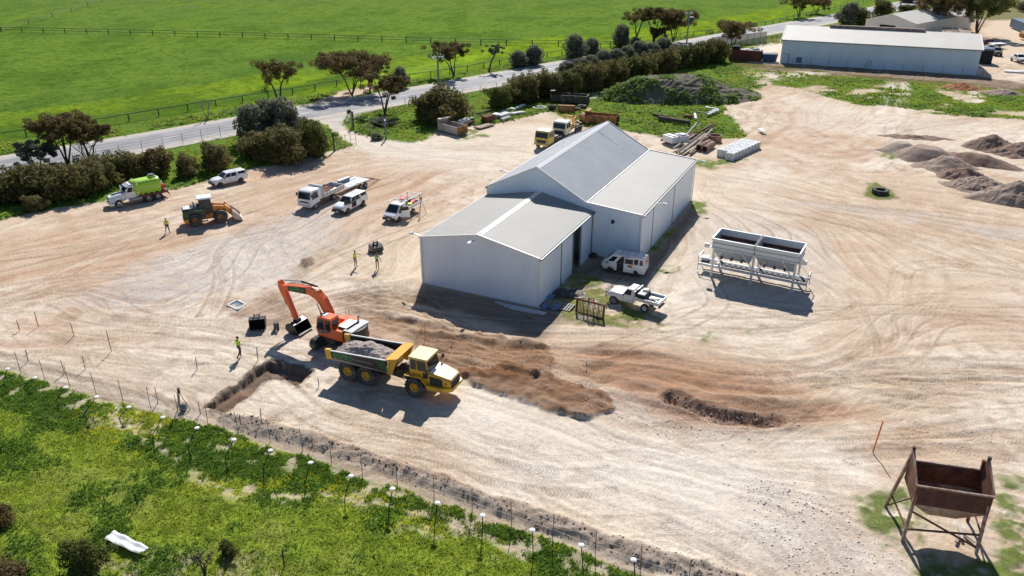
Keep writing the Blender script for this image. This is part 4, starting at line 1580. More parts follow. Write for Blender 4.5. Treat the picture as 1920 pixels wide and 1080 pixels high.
wall_panel('side_wall', (LW, 0), (LW, LD), 0, zA, zA, 'cream_wall', ws)
wall_panel('side_wall', (0, LD), (0, 0), 0, zA, zA, 'cream_wall', ws)
wall_panel('gable_wall', (LW, LD), (0, LD), 0, zA, zA, 'cream_wall', ws, mid=(.5, za))
mb = new_mb('far_roof')
slab(mb, [(-.3, -.3, zA - .05), (LW / 2, -.3, za), (LW / 2, LD + .3, za), (-.3, LD + .3, zA - .05)], .07)
slab(mb, [(LW / 2, -.3, za), (LW + .3, -.3, zA - .05), (LW + .3, LD + .3, zA - .05), (LW / 2, LD + .3, za)], .07)
mb.build('roof', ws)

pa, pb, pc = G(1768, 58.5, 2.6), G(1819, 63.5, 2.3), G(1803, 49, 2.9)
ang_ = math.atan2(pb[1] - pa[1], pb[0] - pa[0])
lw_ = math.hypot(pb[0] - pa[0], pb[1] - pa[1])
hut = thing('tin_hut', 'low skillion hut with a rusty pink roof in front of the workshop', 'hut', (*pa, 0), ang_)
mb = new_mb('rust')
mb.prism([(0, 0), (5, 0), (5, 2.9), (0, 2.2)], 0, lw_, 'x')
mb.build('wall', hut)
mb = new_mb('rust_pale')
slab(mb, [(-.3, -.3, 2.25), (lw_ + .3, -.3, 2.25), (lw_ + .3, 5.3, 3.0), (-.3, 5.3, 3.0)], .07)
mb.build('roof', hut)


def container(px0, px1, d, h, mname, name, label, roofm=None, group=None):
    a, b_ = G(*px0), G(*px1)
    an_ = math.atan2(b_[1] - a[1], b_[0] - a[0])
    L_ = math.hypot(b_[0] - a[0], b_[1] - a[1])
    t = thing(name, label, 'container', (*a, 0), an_, group)
    mb = new_mb(mname)
    n = int(L_ / .28)
    pr = []
    for i in range(n + 1):
        x = i * L_ / n
        pr.append((x, .04 * (i % 2)))
    mb.prism(pr + [(L_, d - .04), (0, d - .04)], .12, h - .1, 'z')
    mb.build('wall', t)
    mb = new_mb(roofm or mname)
    mb.box((L_ / 2, d / 2, h - .04), (L_ + .04, d + .04, .1))
    mb.box((L_ / 2, d / 2, .07), (L_ + .04, d + .04, .12))
    for x in (0, L_):
        for y in (0, d):
            mb.box((x, y, h / 2), (.14, .14, h))
    mb.build('frame', t)
    mb = new_mb('dark_steel')
    for y in (.5, 1.0, 1.45, 1.9):
        mb.bar((L_ + .04, y, .2), (L_ + .04, y, h - .2), .05)
    mb.build('door_bars', t)
    return t, L_


cr, Lr = container((1366, 112.5), (1425, 116.5), 2.4, 2.6, 'container_red', 'shipping_container', 'dark red shipping container between the hedge and the long shed')
ci, Lc = container((1893, 50), (1935, 68), 2.4, 2.6, 'container_blue', 'shipping_container', 'blue grey shipping container standing alone on the sandy yard', 'slate')
a, b_ = G(1427.5, 116), G(1457, 117)
sk = thing('skip_bin', 'dark blue steel skip bin between the red container and the long shed', 'skip', (*a, 0), math.atan2(b_[1] - a[1], b_[0] - a[0]))
L_ = math.hypot(b_[0] - a[0], b_[1] - a[1])
mb = new_mb('blue_paint')
mb.hexa([(.3, .3, 0), (L_ - .3, .3, 0), (L_ - .3, 1.7, 0), (.3, 1.7, 0)], [(0, 0, 1.8), (L_, 0, 1.8), (L_, 2, 1.8), (0, 2, 1.8)])
mb.build('body', sk)
mb = new_mb('slate')
for y in (0, 2):
    mb.bar((-.05, y, 1.84), (L_ + .05, y, 1.84), .12)
for x in (0, L_):
    mb.bar((x, 0, 1.84), (x, 2, 1.84), .12)
mb.build('rim', sk)
# stuff lying on the red container
for nm, lb, ct, px, d, m_ in (('tarpaulin', 'dark tarpaulin bundle on the left of the red container roof', 'tarp', (1.3, 1.2), (2.3, 1.8, .6), 'shade_black'),
                              ('metal_sheet', 'white sheet lying on the middle of the red container roof', 'sheet', (3.9, 1.0), (1.6, 1.2, .1), 'white_sheet'),
                              ('metal_sheet', 'pale grey sheets stacked on the right of the red container roof', 'sheet', (6.1, 1.5), (1.6, 1.6, .3), 'concrete_pale')):
    mb = new_mb(m_)
    mb.box((0, 0, d[2] / 2), d, taper=.25)
    mb.box((.2, .1, d[2] + .06), (d[0] * .6, d[1] * .6, .12), rz=.3)
    o = mb.build(nm)
    q = Matrix.Rotation(cr.rotation_euler.z, 4, 'Z') @ Vector((px[0], px[1], 0))
    o.location = (cr.location.x + q.x, cr.location.y + q.y, 2.62)
    o.rotation_euler.z = cr.rotation_euler.z
    tag(o, lb, ct)
# tall shade-cloth fence beside the road
m, nt, b = nodes_of('shade_mesh')
b.inputs['Base Color'].default_value = (.3, .31, .29, 1)
b.inputs['Roughness'].default_value = .8
b.inputs['Alpha'].default_value = .55
MATS['shade_mesh'] = m
pts_ = [G(1338, 92), G(1362, 88.5), G(1400, 84), G(1436, 80)]
t = thing('mesh_fence', 'tall grey shade-cloth fence between the road and the red container', 'fence', (0, 0, 0))
for a, b_ in zip(pts_[:-1], pts_[1:]):
    mb = new_mb('shade_mesh')
    mb.hexa([(*a, .1), (*b_, .1), (b_[0] + .02, b_[1] + .03, .1), (a[0] + .02, a[1] + .03, .1)], [(*a, 2.9), (*b_, 2.9), (b_[0] + .02, b_[1] + .03, 2.9), (a[0] + .02, a[1] + .03, 2.9)])
    mb.build('mesh_panel', t)
    for k_ in range(3):
        x, y = a[0] + (b_[0] - a[0]) * k_ / 3, a[1] + (b_[1] - a[1]) * k_ / 3
        mb = new_mb('post_steel')
        mb.cyl((x, y, 0), (x, y, 3.1), .07, n=6)
        mb.build('post', t)
mb = new_mb('post_steel')
for z in (.1, 1.5, 2.95):
    for a, b_ in zip(pts_[:-1], pts_[1:]):
        mb.bar((*a, z), (*b_, z), .06)
mb.build('rail', t)
t = thing('gate', 'low brown tube gate between the shade-cloth fence and the long shed', 'gate', (0, 0, 0))
a, b_ = G(1437, 80), G(1465, 76.5)
for k_ in range(4):
    x, y = a[0] + (b_[0] - a[0]) * k_ / 3, a[1] + (b_[1] - a[1]) * k_ / 3
    mb = new_mb('rust')
    mb.cyl((x, y, 0), (x, y, 1.6), .07, n=6)
    mb.build('post', t)
mb = new_mb('rust')
for z in (.3, .7, 1.1, 1.5):
    mb.bar((*a, z), (*b_, z), .07)
mb.build('rail', t)

# ================= VEHICLES =================
def lerp(a, b, t):
    return tuple(a[i] + (b[i] - a[i]) * t for i in range(3))


def on_quad(q, u, v):
    return lerp(lerp(q[0], q[1], u), lerp(q[3], q[2], u), v)


def panel(mb, q, u0, u1, v0, v1, t=.02):
    """thin raised panel on a quad given as bottom-left, bottom-right, top-right, top-left"""
    n = (Vector(q[1]) - Vector(q[0])).cross(Vector(q[3]) - Vector(q[0])).normalized()
    c = [Vector(on_quad(q, u, v)) for u, v in ((u0, v0), (u1, v0), (u1, v1), (u0, v1))]
    mb.hexa([p - n * .01 for p in c], [p + n * t for p in c])


WH = {}


def wheel(parent, x, y, r, w, rim_m='alloy', lugs=0, rimr=.6, side=None, z=None):
    """tyre with a rim as its child; the dish of the rim faces outwards (sign of y)"""
    key = (r, w, rim_m, lugs, rimr)
    if key not in WH:
        mb = new_mb('rubber')
        h = w / 2
        mb.lathe([(r * rimr, -h * .8), (r * .8, -h), (r * .96, -h * .92), (r, -h * .6), (r, h * .6), (r * .96, h * .92), (r * .8, h), (r * rimr, h * .8)], n=28)
        for k in range(lugs):
            a = 2 * PI * k / lugs
            for s in (-1, 1):
                aa = a + (s * PI / lugs * .5)
                c = (math.cos(aa) * r * 1.005, s * h * .5, math.sin(aa) * r * 1.005)
                M = Matrix.Translation(c) @ Matrix.Rotation(-aa, 4, 'Y') @ Matrix.Rotation(s * .5, 4, 'X')
                bx = [M @ Vector((dx, dy, dz)) for dx in (-r * .03, r * .035) for dy, dz in ((-h * .5, -r * .055), (h * .5, -r * .055), (h * .5, r * .055), (-h * .5, r * .055))]
                mb.hexa(bx[:4], bx[4:])
        ty = mb.build('wheel', None, smooth=True)
        mb = new_mb(rim_m)
        rr = r * rimr
        mb.lathe([(rr * 1.02, h * .82), (rr * .9, h * .7), (rr * .8, h * .2), (rr * .35, h * .25), (rr * .3, h * .55), (0.001, h * .55), (0.001, -h * .6), (rr * .9, -h * .6), (rr * 1.02, -h * .8)], n=24)
        mb.m('black_plastic')
        for k in range(6):
            a = 2 * PI * k / 6
            mb.cyl((math.cos(a) * rr * .6, h * .2, math.sin(a) * rr * .6), (math.cos(a) * rr * .6, h * .27, math.sin(a) * rr * .6), rr * .11, n=6)
        rm = mb.build('rim', None, smooth=True)
        WH[key] = (ty.data, rm.data)
        bpy.data.objects.remove(ty)
        bpy.data.objects.remove(rm)
    td, rd_ = WH[key]
    o = bpy.data.objects.new('wheel', td)
    C.objects.link(o)
    o.parent = parent
    o.location = (x, y, r if z is None else z)
    if y < 0:
        o.rotation_euler = (0, 0, PI)
    q = bpy.data.objects.new('rim', rd_)
    C.objects.link(q)
    q.parent = o
    return o


def place(F_, R__, side, half, wb, zoom=1.0):
    """ground frame from the photographed contact points of a front and a rear wheel on one side"""
    f, r = Vector((*G(*F_), 0)), Vector((*G(*R__), 0))
    h = math.atan2(f.y - r.y, f.x - r.x)
    sc = (f - r).length / wb * zoom
    c = (f + r) / 2
    left = Vector((-math.sin(h), math.cos(h), 0))
    c -= left * half * sc * (1 if side == 'L' else -1)
    return (c.x, c.y, 0), h, sc


def gh(parent, x0b, x1b, x0t, x1t, zb, zt, wb, wt, mname, name='cabin'):
    """greenhouse block; returns side, front and rear quads for glazing (front = +x)"""
    mb = new_mb(mname)
    B = [(x0b, -wb, zb), (x1b, -wb, zb), (x1b, wb, zb), (x0b, wb, zb)]
    T = [(x0t, -wt, zt), (x1t, -wt, zt), (x1t, wt, zt), (x0t, wt, zt)]
    mb.hexa(B, T)
    # soft roof crown
    T2 = [(x0t + .12, -wt + .12, zt + .045), (x1t - .12, -wt + .12, zt + .045), (x1t - .12, wt - .12, zt + .045), (x0t + .12, wt - .12, zt + .045)]
    mb.hexa([(x, y, z + .0005) for x, y, z in T], T2)
    o = mb.build(name, parent)
    right = [B[0], B[1], T[1], T[0]]
    left = [B[2], B[3], T[3], T[2]]
    front = [B[1], B[2], T[2], T[1]]
    rear = [B[3], B[0], T[0], T[3]]
    return o, right, left, front, rear


def side_windows(parent, right, left, spans, v0=.12, v1=.86):
    """spans along x 0..1 from rear to front, both sides"""
    for a, b_ in spans:
        for q, fl in ((right, False), (left, True)):
            mb = new_mb('glass_dark')
            panel(mb, q, (1 - b_) if fl else a, (1 - a) if fl else b_, v0, v1)
            mb.build('side_window', parent)


def glass(parent, q, name, u0=.06, u1=.94, v0=.1, v1=.92):
    mb = new_mb('glass_dark')
    panel(mb, q, u0, u1, v0, v1)
    return mb.build(name, parent)


def body_loft(parent, st, mname, name='body'):
    """stations (x, z bottom, z shoulder, half width, half width top) from rear to front"""
    mb = new_mb(mname)
    rings = []
    for x, zb, zs, w, wt in st:
        zm = zb + (zs - zb) * .62
        rings.append([(x, -w * .96, zb), (x, -w, zb + (zs - zb) * .25), (x, -w, zm), (x, -wt, zs), (x, -wt * .6, zs + .02), (x, wt * .6, zs + .02), (x, wt, zs), (x, w, zm), (x, w, zb + (zs - zb) * .25), (x, w * .96, zb)])
    mb.loft(rings)
    return mb.build(name, parent, smooth=True)


def arches(parent, xs, y, r, w=.12):
    """dark wheel housings slightly proud of the body side"""
    for x in xs:
        for s in (-1, 1):
            mb = new_mb('black_plastic')
            mb.lathe([(r * .9, s * y - .25 * s), (r * .9, s * (y + .012)), (r * 1.09, s * (y + .012)), (r * 1.09, s * y - .25 * s)], c=(x, 0, r * .93), n=24)
            mb.cyl((x, s * (y - .24), r * .93), (x, s * (y + .006), r * .93), r * 1.0, n=20)
            mb.build('wheel_arch', parent)


def lights(parent, x, y, z, dx=.1, w=.3, h=.16, mname='lamp_glass', name='headlight'):
    for s in (-1, 1):
        mb = new_mb(mname)
        mb.box((x, s * y, z), (dx, w, h))
        mb.build(name, parent)


def mirrors(parent, x, y, z, s_=.12):
    for s in (-1, 1):
        mb = new_mb('black_plastic')
        mb.box((x, s * (y + .12), z), (.1, .2, s_ * 1.3))
        mb.build('mirror', parent)


def plate(parent, x, z):
    mb = new_mb('white_plastic')
    mb.box((x, 0, z), (.02, .37, .13))
    mb.build('number_plate', parent)


def pickup(name, label, cat, F_, R__, side, wb=3.1, canopy=True, zoom=1.0, bull=True, loc=None):
    half = .88
    if loc:
        l, h, sc = loc
    else:
        l, h, sc = place(F_, R__, side, half, wb, zoom)
    t = thing(name, label, cat, l, h, scale=sc)
    f, r = wb / 2, -wb / 2
    body_loft(t, [(r - 1.12, .55, 1.12, .84, .8), (r - 1.05, .42, 1.16, .88, .85), (-.4, .38, 1.14, .9, .86), (f - .62, .38, 1.16, .9, .84), (f + .25, .42, 1.09, .89, .78), (f + .7, .45, .98, .84, .68), (f + .84, .5, .82, .72, .6)], 'white_paint')
    o, ri, le, fr, re = gh(t, r + .28, f - .52, r + .5, f - 1.25, 1.12, 1.73, .84, .66, 'white_paint')
    side_windows(t, ri, le, ((.08, .47), (.52, .9)))
    glass(t, fr, 'windscreen')
    glass(t, re, 'rear_window')
    if canopy:
        o, ri, le, fr2, re2 = gh(t, r - 1.05, r + .26, r - .92, r + .46, 1.14, 1.72, .86, .7, 'white_paint', 'canopy')
        side_windows(t, ri, le, ((.1, .88),), .3, .86)
        glass(t, re2, 'rear_window', .1, .9, .3, .9)
        mb = new_mb('steel')
        for y in (-.5, .5):
            mb.bar((r - .7, y, 1.82), (f - 1.5, y, 1.82), .04)
        mb.build('roof_rail', t)
    arches(t, (f, r), .885, .39)
    for x in (f, r):
        for y in (-.8, .8):
            wheel(t, x, y, .37, .24, 'alloy')
    lights(t, f + .73, .62, .83)
    lights(t, r - 1.13, .74, .95, .05, .14, .3, 'red_lamp', 'tail_light')
    mirrors(t, f - .7, .86, 1.2)
    mb = new_mb('black_plastic')
    mb.box((f + .84, 0, .5), (.2, 1.7, .3))
    if bull:
        mb.bar((f + .98, -.55, .8), (f + .98, .55, .8), .07)
        mb.bar((f + .95, -.55, .45), (f + .98, -.55, .85), .07)
        mb.bar((f + .95, .55, .45), (f + .98, .55, .85), .07)
    mb.build('bumper', t)
    mb = new_mb('black_plastic')
    mb.box((f + .82, 0, .75), (.06, .85, .16))
    mb.build('grille', t)
    plate(t, f + .96, .45)
    mb = new_mb('black_plastic')
    mb.tube([(f - .3, .88, 1.0), (f - .45, .93, 1.3), (f - .7, .84, 1.75)], .035, 6)
    mb.build('snorkel', t)
    # door seams and handles
    mb = new_mb('black_plastic')
    for s in (-1, 1):
        for x in (f - .75, f - 1.65, r + .5):
            mb.box((x, s * .902, .85), (.015, .01, .5))
        for x in (f - 1.5, r + .7):
            mb.box((x, s * .905, 1.0), (.15, .02, .035))
    mb.build('door_seam', t)
    return t


pickup('utility_vehicle', 'white dual-cab ute with a white canopy parked by the green verge', 'ute', (413.8, 351.3), (452.5, 342.5), 'L')

# ---- white four-wheel drive with its driver door open
t = pickup('utility_vehicle', 'white dual-cab ute with its front door open, parked beside the tray truck', 'ute', (652.9, 401), (681.5, 386), 'L', 3.22)
mb = new_mb('white_paint')
mb.box((0, 0, .78), (1.05, .05, .72))
d = mb.build('open_door', t)
d.location = (.78, 1.0, 0)
d.rotation_euler = (0, 0, R_(-38 + 180))
d.location = (.82, .92, 0)
bm_ = new_mb('glass_dark')
bm_.box((0, 0, 1.36), (.85, .03, .42), taper=.1)
w_ = bm_.build('door_window', d)
for o_ in (d,):
    M = Matrix.Translation((-.5, 0, 0))
    for c_ in (o_, w_):
        c_.data.transform(M)
mb = new_mb('interior')
mb.box((.3, .9, .85), (.95, .04, .62))
mb.build('door_opening', t)

# ---- white tray-back crew van with ladder rack
l, h, sc = place((748, 416), (775.3, 400.3), 'L', .86, 3.3)
t = thing('tray_van', 'white cab tray vehicle with ladder rack, red gear and its door open', 'ute', l, h, scale=sc)
f, r = 1.65, -1.65
body_loft(t, [(-.2, .4, 1.1, .92, .9), (.9, .38, 1.12, .94, .9), (1.7, .4, 1.12, .93, .86), (2.25, .42, 1.02, .88, .76), (2.5, .5, .82, .78, .66)], 'white_paint')
o, ri, le, fr, re = gh(t, -.2, 2.0, -.12, 1.05, 1.1, 1.92, .9, .76, 'white_paint')
side_windows(t, ri, le, ((.5, .88),), .1, .82)
glass(t, fr, 'windscreen')
glass(t, re, 'rear_window')
arches(t, (f,), .925, .36)
for x in (f, r):
    for y in (-.82, .82):
        wheel(t, x, y, .34, .24, 'alloy')
lights(t, 2.36, .66, .86)
mirrors(t, 1.45, .9, 1.15)
mb = new_mb('black_plastic')
mb.box((2.46, 0, .52), (.16, 1.75, .34))
mb.box((2.5, 0, .8), (.04, .9, .14))
mb.build('bumper', t)
plate(t, 2.56, .5)
mb = new_mb('timber_grey')
mb.box((-1.75, 0, .92), (3.0, 1.9, .1))
mb.m('galv')
for y in (-.95, .95):
    mb.box((-1.75, y, 1.1), (3.0, .05, .3))
mb.box((-3.25, 0, 1.1), (.05, 1.9, .3))
mb.m('dark_steel')
mb.box((-1.3, 0, .7), (3.6, .7, .18))
mb.build('tray', t)
mb = new_mb('steel')
for x in (-.3, -1.8, -3.2):
    for y in (-.9, .9):
        mb.bar((x, y, .95), (x, y, 2.1), .06)
    mb.bar((x, -.9, 2.1), (x, .9, 2.1), .06)
for y in (-.9, .9):
    mb.bar((-3.7, y, 2.12), (.9, y, 2.12), .07)
mb.build('rack', t)
mb = new_mb('red_plastic')
mb.box((-.7, .1, 2.22), (1.2, .6, .12), rz=.2)
mb.box((-1.2, -.25, 2.2), (.8, .3, .1), rz=-.3)
mb.build('rack_load', t)
mb = new_mb('red_plastic')
mb.box((-2.3, .5, 1.25), (1.1, .5, .4), rz=.3)
mb.m('hivis_yellow')
mb.box((-1.4, .6, 1.2), (.5, .5, .4), rz=.5)
mb.m('dark_steel')
mb.box((-2.9, -.2, 1.2), (.6, .9, .5), rz=.1)
mb.m('slate')
mb.box((-1.2, -.3, 1.25), (.8, .7, .5))
mb.build('tray_load', t)
mb = new_mb('white_paint')
mb.box((-.5, 0, .82), (1.0, .05, .85))
d = mb.build('open_door', t)
d.location = (1.1, .95, 0)
d.rotation_euler = (0, 0, R_(-52))
mb = new_mb('glass_dark')
mb.box((-.5, 0, 1.5), (.82, .03, .45), taper=.1)
mb.build('door_window', d)
mb = new_mb('interior')
mb.box((.58, .94, .95), (.95, .04, .8))
mb.build('door_opening', t)

# ---- surveyor tripod beside it
def tripod(px, label, h=1.5, yaw=0.2):
    x, y = G(*px)
    t = thing('tripod', label, 'tripod', (x, y, ground_z(x, y)), yaw)
    for k in range(3):
        a = k * 2 * PI / 3
        mb = new_mb('timber')
        mb.bar((0, 0, h), (math.cos(a) * .55, math.sin(a) * .55, 0), .05)
        mb.build('leg', t)
    mb = new_mb('black_plastic')
    mb.cyl((0, 0, h - .05), (0, 0, h + .03), .1)
    mb.box((0, 0, h + .18), (.16, .2, .3))
    mb.build('instrument', t)
    return t


tripod((791, 401), 'survey tripod standing behind the tray vehicle with the red gear', 1.9)
t = tripod((343, 772), 'survey tripod with an instrument near the green verge fence', 1.75, .6)
mb = new_mb('slate')
mb.box((0, 0, .25), (.45, .35, .45), taper=.15)
mb.m('timber')
mb.box((.1, .02, .5), (.3, .3, .06))
o = mb.build('instrument_case')
o.location = (*G(345, 768), .02)
tag(o, 'small grey instrument case under the survey tripod by the verge fence', 'case')

# ---- white tipper tray truck and its trailer
l, h, sc = place((593, 391.5), (627, 375.5), 'L', .92, 3.4)
t = thing('tray_truck', 'white cab-over truck with an aluminium drop-side tray', 'truck', l, h, scale=sc)
f, r = 1.7, -1.7
mb = new_mb('white_paint')
rings = []
for x, zb, zt, w in ((f - .75, .75, 2.3, .98), (f + .25, .7, 2.36, 1.0), (f + .62, .55, 2.2, 1.0), (f + .88, .5, 1.25, .98), (f + .9, .5, .7, .96)):
    rings.append([(x, -w, zb), (x, -w, min(zt, 1.3)), (x, -w * .93, zt - .06 if zt > 1.4 else zt), (x, -w * .85, zt), (x, w * .85, zt), (x, w * .93, zt - .06 if zt > 1.4 else zt), (x, w, min(zt, 1.3)), (x, w, zb)])
mb.loft(rings)
mb.build('cab', t, smooth=True)
fq = [(f + .885, -.9, 1.28), (f + .885, .9, 1.28), (f + .66, .84, 2.12), (f + .66, -.84, 2.12)]
glass(t, fq, 'windscreen', .02, .98, .02, .95)
for s in (-1, 1):
    mb = new_mb('glass_dark')
    q = [(f - .55, -1.0, 1.3), (f + .7, -1.0, 1.2), (f + .42, -.95, 2.08), (f - .5, -.94, 2.12)]
    if s > 0:
        q = [(q[1][0], -q[1][1], q[1][2]), (q[0][0], -q[0][1], q[0][2]), (q[3][0], -q[3][1], q[3][2]), (q[2][0], -q[2][1], q[2][2])]
    panel(mb, q, .05, .95, .05, .95)
    mb.build('side_window', t)
lights(t, f + .9, .78, .85, .06, .3, .16)
mb = new_mb('black_plastic')
mb.box((f + .91, 0, .95), (.04, 1.2, .16))
mb.build('grille', t)
mb = new_mb('white_plastic')
mb.box((f + .92, 0, .55), (.12, 1.9, .26))
mb.build('bumper', t)
plate(t, f + 1.0, .55)
mirrors(t, f + .7, 1.0, 1.75, .3)
mb = new_mb('white_paint')
mb.box((f - 1.15, 0, 1.55), (.6, 1.7, 1.3))
mb.build('side_box', t)
mb = new_mb('dark_steel')
mb.box((-1.2, 0, .65), (5.2, .8, .22))
mb.box((f - .3, 0, .6), (1.6, .9, .3))
mb.build('chassis', t)
mb = new_mb('galv')
mb.box((-1.7, 0, 1.0), (4.0, 2.1, .1))
for y in (-1.05, 1.05):
    mb.box((-1.7, y, 1.25), (4.0, .05, .42))
mb.box((-3.7, 0, 1.25), (.05, 2.1, .42))
mb.box((.32, 0, 1.75), (.08, 2.1, 1.4))
mb.m('dark_steel')
for i in range(8):
    mb.box((-3.4 + i * .5, 1.085, 1.25), (.05, .02, .42))
    mb.box((-3.4 + i * .5, -1.085, 1.25), (.05, .02, .42))
mb.build('tray', t)
mb = new_mb('rust')
mb.box((-1.2, -.2, 1.3), (2.2, 1.5, .12), ry=.08)
mb.bar((-.2, .8, 1.9), (-3.4, .4, 1.35), .1)
mb.bar((-.2, -.6, 1.85), (-3.0, -.9, 1.4), .1)
mb.bar((-.2, -.6, 1.85), (-.2, .8, 1.9), .1)
mb.build('tray_load', t)
for y in (-.82, .82):
    wheel(t, f, y, .42, .26, 'steel')
for y in (-.78, .78):
    wheel(t, r, y, .42, .44, 'steel')
Lt, ht_, sct = l, h, sc
# trailer
e = Vector((math.cos(h), math.sin(h), 0))
tp_ = Vector((*G(680, 353), 0)) - Vector((-e.y, e.x, 0)) * .9
h2 = math.atan2(G(645, 362)[1] - G(692, 343)[1], G(645, 362)[0] - G(692, 343)[0])
t = thing('plant_trailer', 'flat steel plant trailer with lowered rear ramps behind the tray truck', 'trailer', (tp_.x, tp_.y, 0), h2)
mb = new_mb('concrete_pale')
mb.box((.6, 0, .86), (4.2, 1.7, .1))
mb.build('deck', t)
mb = new_mb('galv')
for y in (-.9, .9):
    mb.bar((-1.6, y, .8), (2.8, y, .8), .12, .16)
mb.bar((2.7, -.9, .8), (4.4, 0, .7), .12)
mb.bar((2.7, .9, .8), (4.4, 0, .7), .12)
mb.build('frame', t)
mb = new_mb('slate')
mb.box((1.4, -.95, 1.15), (2.0, .35, .5))
mb.m('galv')
mb.box((1.4, -.95, 1.42), (2.05, .4, .05))
mb.build('toolbox', t)
for y in (-.98, .98):
    mb = new_mb('galv')
    mb.box((-.1, y, .98), (2.0, .3, .05))
    mb.build('mudguard', t)
for x in (-.55, .35):
    for y in (-.98, .98):
        wheel(t, x, y, .36, .24, 'steel')
for y in (-.5, .5):
    mb = new_mb('rust')
    for q in (-.25, .25):
        mb.bar((-1.6, y + q, .85), (-3.9, y + q, .12), .07)
    for k_ in range(9):
        u = k_ / 8
        mb.bar((-1.6 - 2.3 * u, y - .25, .85 - .73 * u), (-1.6 - 2.3 * u, y + .25, .85 - .73 * u), .05)
    mb.build('ramp', t)

# ---- bonneted water truck
l, h, sc = place((226.3, 389.4), (297.6, 374.5), 'L', 1.1, 5.0)
sc *= 1.02
t = thing('water_truck', 'white bonneted truck with a bright lime green water tank', 'truck', l, h, scale=sc)
f, r1, r2 = 2.5, -1.25, -2.5
body_loft(t, [(f - 1.05, .75, 1.65, .8, .72), (f - .2, .7, 1.62, .85, .66), (f + .6, .65, 1.5, .85, .58), (f + .95, .6, 1.4, .8, .5)], 'white_paint', 'bonnet')
mb = new_mb('white_paint')
for s in (-1, 1):
    rings = []
    for k_ in range(9):
        a = PI * (.02 + .96 * k_ / 8)
        x, z = f + math.cos(a) * .68, .5 + math.sin(a) * .66
        rings.append([(x, s * 1.12, z), (x, s * .7, z), (x, s * .7, z + .08), (x, s * 1.08, z + .06)])
    mb.loft(rings)
mb.build('mudguard', t)
mb = new_mb('glass_dark')
mb.hexa([(f - .9, -.42, 1.70), (f + .5, -.3, 1.57), (f + .5, .3, 1.57), (f - .9, .42, 1.70)], [(f - .9, -.42, 1.72), (f + .5, -.3, 1.59), (f + .5, .3, 1.59), (f - .9, .42, 1.72)])
mb.build('bonnet_panel', t)
mb = new_mb('chrome')
mb.box((f + .98, 0, 1.05), (.06, .95, .65))
mb.m('slate')
mb.box((f + 1.01, 0, 1.05), (.04, .8, .55))
mb.build('grille', t)
mb = new_mb('white_paint')
mb.box((f + .98, 0, .55), (.25, 2.25, .32))
mb.box((f - .2 + .95, 0, .55), (.3, 2.3, .3))
mb.build('bumper', t)
lights(t, f + .9, .86, .95, .12, .3, .2)
plate(t, f + 1.12, .5)
mb = new_mb('white_paint')
mb.hexa([(f - 2.4, -1.0, .95), (f - .95, -1.0, .95), (f - .95, 1.0, .95), (f - 2.4, 1.0, .95)], [(f - 2.4, -.98, 1.7), (f - .98, -.98, 1.7), (f - .98, .98, 1.7), (f - 2.4, .98, 1.7)])
mb.build('cab', t)
o, ri, le, fr, re = gh(t, f - 2.4, f - 1.0, f - 2.4, f - 1.5, 1.7, 2.5, .98, .9, 'white_paint', 'cab_top')
side_windows(t, ri, le, ((.38, .9), (.06, .26)), .08, .8)
glass(t, fr, 'windscreen')
mb = new_mb('white_paint')
mb.hexa([(f - 2.42, -.95, 2.5), (f - 1.25, -.92, 2.46), (f - 1.25, .92, 2.46), (f - 2.42, .95, 2.5)], [(f - 2.42, -.8, 2.75), (f - 1.7, -.75, 2.7), (f - 1.7, .75, 2.7), (f - 2.42, .8, 2.75)])
mb.m('amber_lamp')
for y in (-.5, 0, .5):
    mb.cyl((f - 1.6, y, 2.66), (f - 1.6, y, 2.78), .06, n=8)
mb.build('roof', t)
for s in (-1, 1):
    mb = new_mb('white_plastic')
    mb.box((f - 1.1, s * 1.28, 1.95), (.12, .25, .6))
    mb.build('mirror', t)
    mb = new_mb('chrome')
    mb.cyl((f - 2.6, s * .95, .9), (f - 2.6, s * .95, 3.0), .09)
    mb.build('exhaust_stack', t)
    mb = new_mb('steel')
    mb.cyl((f - 2.9, s * .95, .7), (f - 1.3, s * .95, .7), .3, n=16)
    mb.box((f - 2.0, s * 1.0, .38), (1.7, .3, .06))
    mb.build('fuel_tank', t)
mb = new_mb('maroon')
mb.box((-1.2, 0, .85), (5.6, .8, .25))
mb.box((-1.9, 0, 1.08), (3.9, 2.3, .1))
for s in (-1, 1):
    mb.box((-1.9, s * 1.12, .95), (3.9, .05, .3))
    for x in (r1, r2):
        mb.lathe([(.56, s * .7), (.56, s * 1.15), (.6, s * 1.15), (.6, s * .7)], c=(x, 0, .5), n=24)
mb.build('chassis', t)
mb = new_mb('lime')
rings = []
for x in (-3.1, -3.0, -2.5, -1.5, -.5, 0.25, .35):
    k_ = .93 if x in (-3.1, .35) else 1
    ring = []
    for i in range(20):
        a = 2 * PI * i / 20
        ca, sa = math.cos(a), math.sin(a)
        p = 2.9
        rr = (abs(ca) ** p + abs(sa) ** p) ** (-1 / p)
        y, z = rr * ca * 1.08 * k_, rr * sa * .92 * k_
        if z < -.5:
            z = -.92
        ring.append((x, y, 2.12 + z))
    rings.append(ring)
mb.loft(rings)
mb.build('water_tank', t, smooth=True)
mb = new_mb('lime')
for i in range(5):
    for s in (-1, 1):
        mb.box((-2.8 + i * .72, s * 1.0, 1.25), (.25, .2, .28))
mb.box((-2.4, 0, 3.08), (.95, .95, .25), taper=.15)
mb.build('tank_foot', t)
mb = new_mb('reflective')
for s in (-1, 1):
    mb.box((-1.4, s * 1.09, 2.0), (3.2, .02, .05))
mb.build('tank_stripe', t)
mb = new_mb('slate')
mb.cyl((-2.4, 0, 3.2), (-2.4, 0, 3.38), .36, n=16)
mb.build('tank_lid', t)
mb = new_mb('red_plastic')
mb.cyl((-3.5, .3, 1.6), (-3.5, .75, 1.6), .3, n=14)
